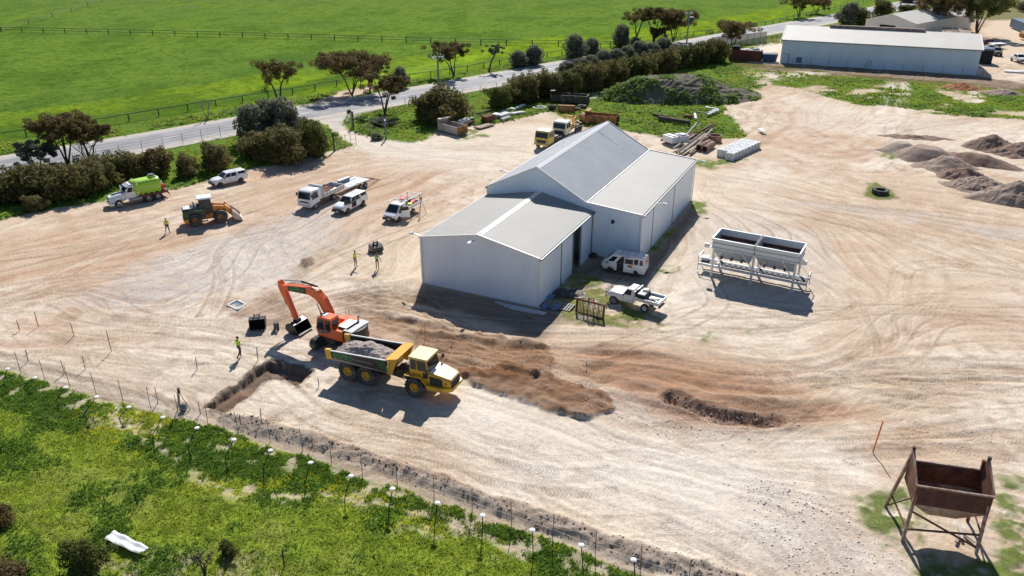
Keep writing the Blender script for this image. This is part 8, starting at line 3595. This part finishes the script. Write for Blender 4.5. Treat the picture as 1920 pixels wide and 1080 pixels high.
lowm = mot
fgpts = scatter(150000, (-46, 12), (31, 58), lambda r, c, rs: (m_fg[r, c] > .5) & (bare_fg[r, c] < .4) & (mot[r, c] + .25 * np.clip(db[r, c], 0, 1) - .12 * lowm_[r, c] + rs.normal(size=len(r)) * .06 > .52), 5)
weeds('weeds', 'dark green leafy weeds in clumps over the foreground slope', 'weed_dark', fgpts[:26000], .09, .22, 3, 1)
fg2 = scatter(120000, (-46, 12), (31, 58), lambda r, c, rs: (m_fg[r, c] > .5) & (bare_fg[r, c] < .4) & (mot[r, c] + rs.normal(size=len(r)) * .1 < .52), 6)
weeds('grass', 'bright green grass over the foreground slope', 'weed', fg2[:22000], .06, .15, 3, 2)
lt_ = F.line([(290, 845), (230, 800), (150, 770)], 1.2, 1.5, .8, 2, 90) + F.line([(390, 905), (480, 915), (600, 905), (700, 940), (800, 990)], .8, 1.2, .8, 2, 91) + F.line([(520, 800), (640, 850), (760, 910), (900, 960), (1050, 1020)], .4, 1.2, .8, 2, 92) + F.line([(420, 790), (330, 800), (260, 775)], .6, 1.2, .8, 2, 93)
fl3 = scatter(160000, (-46, 12), (31, 58), lambda r, c, rs: (m_fg[r, c] > .5) & (rs.random(len(r)) < .3 * lt_[r, c] * (vn(GX[r, c], GY[r, c], .9, 41, 2) > .5)), 7)
weeds('wildflowers', 'yellow wildflowers scattered in bands through the foreground weeds', 'weed_yellow', fl3[:4500], .045, .3, 3, 3)
vg = scatter(190000, (-120, 125), (85, 260), lambda r, c, rs: (green_s[r, c] > .6) & (GY[r, c] > 100) & ((m_far + em)[r, c] > .5) & (fld_s[r, c] < .3) & (vn(GX[r, c], GY[r, c], 3.0, 42, 3) + rs.normal(size=len(r)) * .06 > .5), 8)
weeds('verge_weeds', 'green weeds and tall grass along the road verges and scrap yard', 'weed', vg[:40000], .3, .38, 3, 4)
vg2 = scatter(120000, (-120, 125), (85, 260), lambda r, c, rs: (green_s[r, c] > .6) & ((m_far + em)[r, c] > .5) & (fld_s[r, c] < .3) & (vn(GX[r, c], GY[r, c], 4.0, 43, 3) + rs.normal(size=len(r)) * .05 > .56), 9)
weeds('verge_scrub', 'darker weeds in patches along the road verges', 'weed_dark', vg2[:22000], .4, .5, 3, 5)
# weeds on the old mound
mz = Matrix.Translation(mnd.location) @ Matrix.Rotation(mnd.rotation_euler.z, 4, 'Z')
mp = []
for v in mnd.data.vertices:
    if v.co.z > .05:
        w = mz @ v.co
        for q in range(4):
            wx, wy = w.x + random.uniform(-.4, .4), w.y + random.uniform(-.3, .3)
            if v1(wx, wy, 3.5, 44, 2) > .44 + .2 * (v.co.z / 4):
                mp.append((wx, wy, w.z - .05))
weeds('mound_weeds', 'green weeds growing over the old soil mound', 'weed_dark', mp, .35, .4, 3, 6)

# ---- stones (uncountable) on the pale rock
def stones(name, label, mname, P, lo_, hi_, seed):
    rs = np.random.default_rng(seed)
    V, n = [], len(P)
    base = np.array([(-1, -1, -.3), (1, -1, -.3), (1, 1, -.3), (-1, 1, -.3), (-.7, -.6, .7), (.6, -.7, .8), (.7, .6, .6), (-.6, .7, .75)])
    faces = [(0, 1, 5, 4), (1, 2, 6, 5), (2, 3, 7, 6), (3, 0, 4, 7), (4, 5, 6, 7)]
    s = (lo_ + (hi_ - lo_) * rs.random(n) ** 3)[:, None, None]
    v = base[None] * (1 + .35 * rs.standard_normal((n, 8, 3))) * s
    a = rs.random(n) * 2 * PI
    ca, sa = np.cos(a)[:, None], np.sin(a)[:, None]
    X = v[..., 0] * ca - v[..., 1] * sa
    Y = v[..., 0] * sa + v[..., 1] * ca
    v = np.stack([X, Y, v[..., 2]], -1) + np.array(P)[:, None, :]
    vv = v.reshape(-1, 3).astype(np.float32)
    idx = (np.array(faces)[None] + (np.arange(n) * 8)[:, None, None]).reshape(-1)
    me = bpy.data.meshes.new(name)
    me.vertices.add(len(vv))
    me.vertices.foreach_set('co', vv.ravel())
    me.loops.add(len(idx))
    me.loops.foreach_set('vertex_index', idx.astype(np.int32))
    me.polygons.add(len(idx) // 4)
    me.polygons.foreach_set('loop_start', np.arange(0, len(idx), 4, dtype=np.int32))
    me.update(calc_edges=True)
    me.materials.append(MATS[mname])
    o = bpy.data.objects.new(name, me)
    C.objects.link(o)
    return tag(o, label, 'stones', kind='stuff')


mat('stone_pale', (.6, .55, .5), .9, var=.2, scale=3)
mat('stone_dark', (.27, .2, .165), .95, var=.3, scale=3)
rock_m = F.area([(1400, 900), (1490, 900), (1660, 1010), (1760, 1090), (1480, 1090), (1430, 1000)], 2, 1.5, 3, 95) + .5 * F.area([(1300, 775), (1500, 800), (1400, 820), (1280, 800)], 1, 1, 2, 96) + .35 * F.area([(980, 700), (1240, 780), (1500, 830), (1400, 840), (1150, 800)], 2, 2, 3, 97)
st = scatter(60000, (-10, 32), (31, 62), lambda r, c, rs: rs.random(len(r)) < rock_m[r, c] * .55, 12)
stones('stones', 'pale broken stones strewn over the crushed rock', 'stone_pale', st[:7000], .012, .065, 13)
gv = F.area([(230, 510), (430, 445), (560, 395), (660, 380), (600, 450), (400, 560), (200, 600)], 3, 3, 3, 98)
st = scatter(60000, (-60, 0), (60, 100), lambda r, c, rs: rs.random(len(r)) < gv[r, c] * .3, 14)
stones('gravel_stones', 'loose grey gravel stones on the left of the yard', 'stone_pale', st[:7000], .015, .05, 15)
cl = np.clip(b1 + F.line([(1262, 742), (1300, 760), (1345, 775), (1400, 784), (1470, 788)], .8, 1, .3, 1, 99) + .12 * churn, 0, 1)
st = scatter(160000, (-45, 40), (31, 66), lambda r, c, rs: rs.random(len(r)) < cl[r, c] * .4, 16)
stones('clods', 'dark earth clods along the bund and the cuttings', 'stone_dark', st[:9000], .02, .08, 17)

# ================= FENCES AND POLES =================
def line_fence(name, label, pix, n, h_, rails, post_m, post_r, rail_m, rail_w, square=False, zoff=0.0, group=None, cat='fence', lean=0):
    P = smooth_path(wp(pix), 10)
    t = thing(name, label, cat, (0, 0, 0), 0, group)
    cum = [0]
    for a, b_ in zip(P[:-1], P[1:]):
        cum.append(cum[-1] + math.hypot(b_[0] - a[0], b_[1] - a[1]))
    L_ = cum[-1]
    pp = []
    for k in range(n):
        s = L_ * k / (n - 1)
        i = min(len(P) - 2, int(np.searchsorted(cum, s, side='right') - 1))
        u = (s - cum[i]) / max(1e-6, cum[i + 1] - cum[i])
        pp.append((P[i][0] + (P[i + 1][0] - P[i][0]) * u, P[i][1] + (P[i + 1][1] - P[i][1]) * u))
    for x, y in pp:
        mb = new_mb(post_m)
        lx, ly = random.uniform(-lean, lean), random.uniform(-lean, lean)
        if square:
            mb.bar((x, y, -.1), (x + lx, y + ly, h_), post_r * 2)
        else:
            mb.cyl((x, y, -.1), (x + lx, y + ly, h_), post_r, n=6)
        mb.build('post', t)
    for z in rails:
        mb = new_mb(rail_m)
        for a, b_ in zip(pp[:-1], pp[1:]):
            mb.bar((*a, z), (*b_, z), rail_w)
        mb.build('rail' if rail_w > .03 else 'wire', t)
    return t


line_fence('paddock_fence', 'black railed fence running along the far side of the road', [(-20, 267), (0, 265), (110, 248), (220, 231), (300, 217), (430, 196), (560, 175), (648, 160), (800, 146), (960, 118), (1050, 104), (1150, 86), (1260, 72), (1400, 54), (1560, 20), (1640, 0)], 62, 1.3, (1.25,), 'rail_black', .1, 'rail_black', .11)
line_fence('paddock_fence', 'double railed black fence crossing the green paddock', [(2, 60), (400, 69), (800, 81), (960, 85), (1100, 87), (1145, 88)], 27, 1.5, (.75, 1.45), 'rail_black', .13, 'rail_black', .11)
line_fence('wire_fence', 'thin wire fence going away at the top left of the paddock', [(4, 60), (66, 42), (110, 29), (147, 17), (180, 6), (215, -6)], 7, 1.5, (1.4, .7), 'rail_black', .1, 'mesh_wire', .06)
line_fence('wire_fence', 'mesh fence between the road and the left verge bushes', [(-40, 352), (12, 338), (180, 302), (283, 284), (378, 264), (440, 252), (520, 240)], 15, 1.8, (.3, .9, 1.35, 1.75), 'post_steel', .04, 'mesh_wire', .025)
line_fence('wire_fence', 'mesh fence between the road and the hedge', [(760, 202), (815, 190), (870, 183), (935, 170), (1000, 158), (1060, 148), (1150, 130), (1240, 114), (1320, 98)], 22, 1.8, (.3, .9, 1.35, 1.75), 'post_steel', .045, 'mesh_wire', .025)
line_fence('wire_fence', 'wire fence along the driveway side of the scrub patch', [(660, 240), (700, 252), (724, 262)], 3, 2.6, (.6, 1.4, 2.2), 'timber_grey', .1, 'mesh_wire', .02)
line_fence('gate', 'open wire mesh gate beside the driveway', [(626, 283), (642, 277), (668, 272)], 6, 1.9, (.3, 1.0, 1.8), 'post_steel', .035, 'mesh_wire', .03, cat='gate')
t = line_fence('wire_fence', 'tall thin steel post and wire fence along the foreground weeds', [(-40, 672), (3, 688), (60, 706), (175, 738), (300, 772), (420, 806), (570, 846), (654, 885), (735, 912), (820, 940), (905, 968), (1000, 1000), (1095, 1035), (1190, 1068), (1290, 1100)], 23, 1.9, (.25, .8, 1.3), 'post_steel', .024, 'mesh_wire', .012, lean=.06)
for px in ((627, 283), (663, 241), (724, 262)):
    x, y = G(*px)
    mb = new_mb('timber_dark' if px[0] < 700 else 'slate')
    mb.cyl((0, 0, 0), (0, 0, 2.9 if px[0] < 700 else 3.1), .14)
    mb.m('galv')
    mb.cyl((0, 0, 2.85 if px[0] < 700 else 3.05), (0, 0, 3.0 if px[0] < 700 else 3.2), .15)
    o = mb.build('gate_post')
    o.location = (x, y, 0)
    tag(o, {627: 'dark gate post left of the driveway', 663: 'dark gate post at the road corner right of the driveway', 724: 'grey strainer post at the corner of the scrub patch'}[px[0]], 'post')
# white capped marker stakes in the foreground (cap px, foot px)
caps = [((14, 691), (8, 703)), ((65, 708), (40, 728)), ((122, 726), (102, 752)), ((180, 744), (154, 778)), ((241, 763), (222, 782)), ((305, 782), (282, 818)), ((369, 802), (350, 838)), ((438, 824), (420, 858)), ((507, 844), (491, 880)),
        ((582, 867), (570, 905)), ((658, 892), (646, 932)), ((736, 916), (728, 957)), ((820, 942), (815, 984)), ((905, 966), (904, 1006)), ((998, 993), (1000, 1042)), ((1090, 1021), (1094, 1071)), ((1188, 1049), (1193, 1099))]
for k, (cp, ft) in enumerate(caps):
    x, y = G(*ft)
    z0 = ground_z(x, y)
    # height from where the cap stands over the foot
    best = min((abs(G(cp[0], cp[1], q / 50)[1] - y), q / 50) for q in range(5, 140))
    hz_ = min(1.9, max(.5, best[1]))
    cx_p = G(cp[0], cp[1], hz_)[0]
    t = thing('marker_stake', '%s white-capped stake in the foreground weeds, counted from the left' % ORD[k], 'stake', (x, y, 0), 0, 'white-capped stakes in the weeds')
    mb = new_mb('rail_black')
    mb.cyl((0, 0, -.1), (cx_p - x, 0, hz_), .035, n=6)
    mb.build('post', t)
    mb = new_mb('white_sheet')
    mb.lathe([(0.001, hz_ + .05), (.1, hz_ + .04), (.17, hz_), (.16, hz_ - .03), (0.001, hz_ - .02)], c=(cx_p - x, 0, 0), axis='z', n=12, closed=False)
    mb.build('cap', t)
# survey pegs in the yard
pegs = [((37, 620), 1.0), ((72, 612), 1.4), ((139, 630), 1.3), ((209, 660), 2.0), ((53, 678), 1.1), ((121, 700), 1.2), ((160, 692), 1.2), ((370, 692), 1.1), ((484, 676), 1.2), ((376, 776), 1.0), ((296, 757), 1.4), ((452, 800), 1.0), ((491, 797), 1.4), ((598, 724), .7), ((1100, 688), .5), ((338, 772), 1.6), ((141, 792 - 30), .9)]
pl = ['first peg from the left edge of the yard', 'peg just right of the first at the left edge', 'third peg from the left in the yard', 'tallest peg with a cross piece in the open yard', 'short peg close to the left verge fence', 'pair peg, left one near the verge fence', 'pair peg, right one near the verge fence', 'lone peg between the walker and the verge fence', 'peg right of the walking man in hi-vis', 'peg right of the survey tripod', 'peg left of the survey tripod', 'short peg in front of the pit', 'taller peg right of the pit near the bund', 'tiny peg beside the yellow truck rear wheels', 'tiny peg near the brown fill', 'dark peg touching the survey tripod', 'peg in the verge below the wire fence']
for k, (p, h_) in enumerate(pegs):
    x, y = G(*p)
    t = thing('survey_peg', pl[k], 'peg', (x, y, 0), random.random() * 3, 'survey pegs')
    mb = new_mb('timber')
    mb.bar((0, 0, 0), (random.uniform(-.08, .08), 0, h_), .05)
    mb.build('stake', t)
    mb = new_mb('mesh_wire')
    mb.bar((-.25, 0, h_ * .5), (.2, 0, h_ * .65), .03)
    mb.build('cross_piece', t)
for px, h_, lb in (((4, 732 + 120), 1.2, 'dark short post at the left edge of the grass'), ((258, 950), 1.0, 'dark short post standing in the middle of the grass'), ((533, 1063), 1.3, 'thin dark stick near the bottom of the grass'), ((423, 1068), .8, 'thin bent stick at the bottom edge of the grass')):
    x, y = G(*px)
    mb = new_mb('rail_black')
    mb.cyl((0, 0, -.1), (.03, 0, h_), .04, n=6)
    o = mb.build('post')
    o.location = (x, y, 0)
    o.name = 'short_post'
    tag(o, lb, 'post')


def power_pole(foot, h_, label, transformer=False):
    x, y = G(*foot)
    t = thing('power_pole', label, 'power pole', (x, y, 0), R_(20), 'power poles along the road')
    mb = new_mb('pole_wood')
    mb.cyl((0, 0, -.1), (0, 0, h_), .22, .16, n=12)
    mb.build('pole', t)
    mb = new_mb('galv')
    mb.bar((-1.3, .12, h_ - .8), (1.3, .12, h_ - .8), .12)
    mb.bar((-.8, .12, h_ - .8), (0, .12, h_ - 1.3), .05)
    mb.bar((.8, .12, h_ - .8), (0, .12, h_ - 1.3), .05)
    mb.build('crossarm', t)
    for q in (-1.2, -.6, .6, 1.2):
        mb = new_mb('white_plastic')
        mb.cyl((q, .12, h_ - .74), (q, .12, h_ - .4), .1, .06)
        mb.build('insulator', t)
    if not transformer:
        for q in (-1.0, 1.0):
            mb = new_mb('galv')
            mb.box((q, -.1, h_ - 1.15), (.45, .25, .4), rz=.2)
            mb.build('switch', t)
    else:
        mb = new_mb('slate')
        mb.box((.75, 0, h_ - 2.4), (.95, .8, 1.1))
        mb.m('concrete_pale')
        mb.box((.75, 0, h_ - 1.8), (1.05, .9, .1))
        mb.m('dark_steel')
        for q in range(4):
            mb.box((.45 + q * .2, -.45, h_ - 2.45), (.05, .15, .8))
        mb.build('transformer', t)
    return t


power_pole((823.5, 187), 8.9, 'grey power pole with switches beside the huge bush')
power_pole((1286.5, 91), 9.8, 'power pole carrying a transformer box', True)
power_pole((1686, 22), 10, 'power pole at the top edge near the workshop')
for px, lb in (((348, 17), 'white bird far out in the paddock, left one'), ((368, 16.5), 'white bird far out in the paddock, right one')):
    x, y = G(*px)
    mb = new_mb('white_plastic')
    rings = []
    for X, r_ in ((-.55, .03), (-.3, .16), (0, .24), (.25, .18), (.4, .08)):
        rings.append([(X, math.cos(2 * PI * k / 8) * r_, .5 + math.sin(2 * PI * k / 8) * r_) for k in range(8)])
    mb.loft(rings)
    mb.tube([(.3, 0, .58), (.45, 0, .85), (.6, 0, .9)], [.08, .06, .03], 6)
    mb.cyl((0, .06, 0), (0, .06, .4), .02, n=5)
    mb.cyl((0, -.06, 0), (0, -.06, .4), .02, n=5)
    o = mb.build('bird')
    o.location = (x, y, 0)
    tag(o, lb, 'bird')

# ================= PEOPLE =================
def person(px, rz, label, pose, shirt='hivis', legs='navy', band='navy', arms='skin', scale=1.0, hat=False):
    """pose: dict of joint positions in metres (x forward, y left), grown with a skin modifier into one body"""
    x, y = G(*px)
    t = thing('person', label, 'person', (x, y, ground_z(x, y)), rz, None, scale)
    J = dict(pelvis=(0, 0, .95), waist=(0.0, 0, 1.1), chest=(.02, 0, 1.32), neck=(.02, 0, 1.5), head=(.04, 0, 1.62), crown=(.04, 0, 1.74),
             hipl=(0, .1, .92), kneel=(.05, .1, .5), anklel=(0, .1, .08), toel=(.17, .11, .04),
             hipr=(0, -.1, .92), kneer=(.05, -.1, .5), ankler=(0, -.1, .08), toer=(.17, -.11, .04),
             shl=(0, .19, 1.43), ell=(-.02, .25, 1.15), wrl=(.06, .26, .9), hal=(.1, .26, .8),
             shr=(0, -.19, 1.43), elr=(-.02, -.25, 1.15), wrr=(.06, -.26, .9), har=(.1, -.26, .8))
    J.update(pose)
    Rr = dict(pelvis=.15, waist=.135, chest=.155, neck=.06, head=.095, crown=.07, hip=.095, knee=.062, ankle=.045, toe=.04, sh=.075, el=.05, wr=.036, ha=.04)
    names = list(J)
    bones = [('pelvis', 'waist'), ('waist', 'chest'), ('chest', 'neck'), ('neck', 'head'), ('head', 'crown')]
    for s in 'lr':
        bones += [('pelvis', 'hip' + s), ('hip' + s, 'knee' + s), ('knee' + s, 'ankle' + s), ('ankle' + s, 'toe' + s), ('chest', 'sh' + s), ('sh' + s, 'el' + s), ('el' + s, 'wr' + s), ('wr' + s, 'ha' + s)]
    # fingers
    base_n = len(names)
    for s in 'lr':
        h_ = Vector(J['ha' + s])
        w = Vector(J['wr' + s])
        d = (h_ - w).normalized()
        side = d.cross(Vector((0, 1, .2))).normalized()
        for k in range(5):
            nm = 'f%d%s' % (k, s)
            if k < 4:
                J[nm] = tuple(h_ + d * (.075 + .01 * (k in (1, 2))) + side * (k - 1.5) * .024)
            else:
                J[nm] = tuple(h_ + d * .02 + side * -.07)
            Rr[nm] = .011
            names.append(nm)
            bones.append(('ha' + s, nm))
    me = bpy.data.meshes.new('body')
    me.from_pydata([J[n] for n in names], [(names.index(a), names.index(b)) for a, b in bones], [])
    o = bpy.data.objects.new('body', me)
    C.objects.link(o)
    sk_ = o.modifiers.new('s', 'SKIN')
    sk_.use_smooth_shade = True
    for i, n in enumerate(names):
        r_ = Rr.get(n) or Rr.get(n[:-1], .05)
        me.skin_vertices[0].data[i].radius = (r_, r_)
        me.skin_vertices[0].data[i].use_root = (n == 'pelvis')
    sb = o.modifiers.new('u', 'SUBSURF')
    sb.levels = sb.render_levels = 1
    dg = bpy.context.evaluated_depsgraph_get()
    me2 = bpy.data.meshes.new_from_object(o.evaluated_get(dg))
    bpy.data.objects.remove(o)
    ml = ['skin', shirt, legs, 'black_plastic', band, arms, 'reflective']
    me2.materials.clear()
    for m_ in ml:
        me2.materials.append(MATS[m_])
    seg = []
    for a, b_ in bones:
        if b_ in ('waist', 'chest') or b_[:2] == 'sh' or (b_[:2] == 'el'):
            k_ = 1
        elif b_ in ('head', 'crown', 'neck') or b_[:2] in ('ha',) or b_[0] == 'f':
            k_ = 0
        elif b_[:2] == 'wr':
            k_ = 5
        elif b_[:3] == 'toe':
            k_ = 3
        else:
            k_ = 2
        seg.append((Vector(J[a]), Vector(J[b_]), k_))
    wz = Vector(J['waist'])
    for p in me2.polygons:
        c = p.center
        bd, bk = 9, 0
        for a, b_, k_ in seg:
            ab = b_ - a
            u = max(0, min(1, (c - a).dot(ab) / max(1e-6, ab.length_squared)))
            d = (c - (a + ab * u)).length
            if d < bd:
                bd, bk = d, k_
        if bk == 1 and (c - wz).length < .19 and c.z < wz.z + .08:
            bk = 4
            if abs(c.z - wz.z) < .02:
                bk = 6
        p.material_index = bk
        p.use_smooth = True
    b = bpy.data.objects.new('body', me2)
    C.objects.link(b)
    b.parent = t
    # hair or cap
    mb = new_mb('hair' if not hat else hat)
    hd = Vector(J['head']) + Vector((-.01, 0, .05))
    rings = []
    for k in range(5):
        a = k / 4 * PI / 2
        rings.append([(hd.x + math.cos(q * PI / 5) * .112 * math.cos(a), hd.y + math.sin(q * PI / 5) * .105 * math.cos(a), hd.z + .02 + math.sin(a) * .1) for q in range(10)])
    mb.loft(rings)
    mb.build('hair', t, smooth=True)
    # nose and eyes give the head its facing
    mb = new_mb('skin')
    mb.cyl((J['head'][0] + .09, J['head'][1], J['head'][2] + .0), (J['head'][0] + .125, J['head'][1], J['head'][2] - .02), .016, .012, n=6)
    mb.build('nose', t)
    return t


S1, S2 = 1.08, 1.03
# walking away from the camera, to the left pit
person((450.5, 671), R_(62), 'person in hi-vis green and navy walking away across the dirt by the pit', dict(kneel=(.22, .09, .52), anklel=(.12, .09, .1), toel=(.28, .09, .06), kneer=(-.05, -.1, .5), ankler=(-.38, -.1, .2), toer=(-.28, -.1, .08), ell=(.05, .3, 1.18), wrl=(.28, .3, 1.12), hal=(.36, .3, 1.14), elr=(-.12, -.27, 1.16), wrr=(-.1, -.29, .92), har=(-.08, -.29, .83)), scale=1.12)
person((667, 501), R_(-20), 'person in hi-vis green and khaki trousers pointing, left of two workers', dict(kneel=(.05, .14, .5), anklel=(0, .16, .08), toel=(.16, .2, .04), kneer=(.03, -.14, .5), ankler=(0, -.17, .08), toer=(.15, -.2, .04), ell=(.22, .25, 1.3), wrl=(.45, .2, 1.35), hal=(.54, .18, 1.38)), 'hivis', 'khaki', 'khaki', scale=S2)
person((708, 505), R_(95), 'person in pale hi-vis vest seen from behind, right of two workers', dict(elr=(-.05, -.3, 1.15), wrr=(.0, -.38, .92), har=(.02, -.4, .83), ell=(.2, .2, 1.2), wrl=(.3, .05, 1.25), hal=(.34, 0, 1.28)), 'hivis_pale', 'khaki', 'navy', scale=S2)
person((315, 437), R_(-45), 'person in yellow shirt and navy trousers walking behind the wheel loader', dict(kneel=(.25, .08, .52), anklel=(.32, .08, .1), toel=(.48, .08, .1), kneer=(-.08, -.1, .5), ankler=(-.32, -.1, .14), toer=(-.2, -.1, .06), ell=(-.1, .27, 1.18), wrl=(-.15, .28, .95), hal=(-.14, .28, .86), elr=(.1, -.26, 1.18), wrr=(.25, -.24, 1.0), har=(.3, -.23, .93)), 'hivis_yellow', 'navy', 'navy', scale=1.02)
person((1163, 513), R_(100), 'person in khaki bending into the open side door of the van', dict(pelvis=(-.1, 0, .9), waist=(0, 0, 1.02), chest=(.22, 0, 1.14), neck=(.38, 0, 1.2), head=(.46, 0, 1.24), crown=(.56, 0, 1.27), hipl=(-.1, .1, .88), hipr=(-.1, -.1, .88), kneel=(-.02, .15, .48), anklel=(-.1, .17, .08), toel=(.06, .19, .04), kneer=(-.02, -.15, .48), ankler=(-.1, -.17, .08), toer=(.06, -.19, .04),
       shl=(.3, .19, 1.17), ell=(.45, .25, .98), wrl=(.62, .2, .95), hal=(.7, .18, .95), shr=(.3, -.19, 1.17), elr=(.45, -.25, .98), wrr=(.62, -.2, .95), har=(.7, -.18, .95)), 'khaki', 'khaki', 'khaki', scale=1.0)
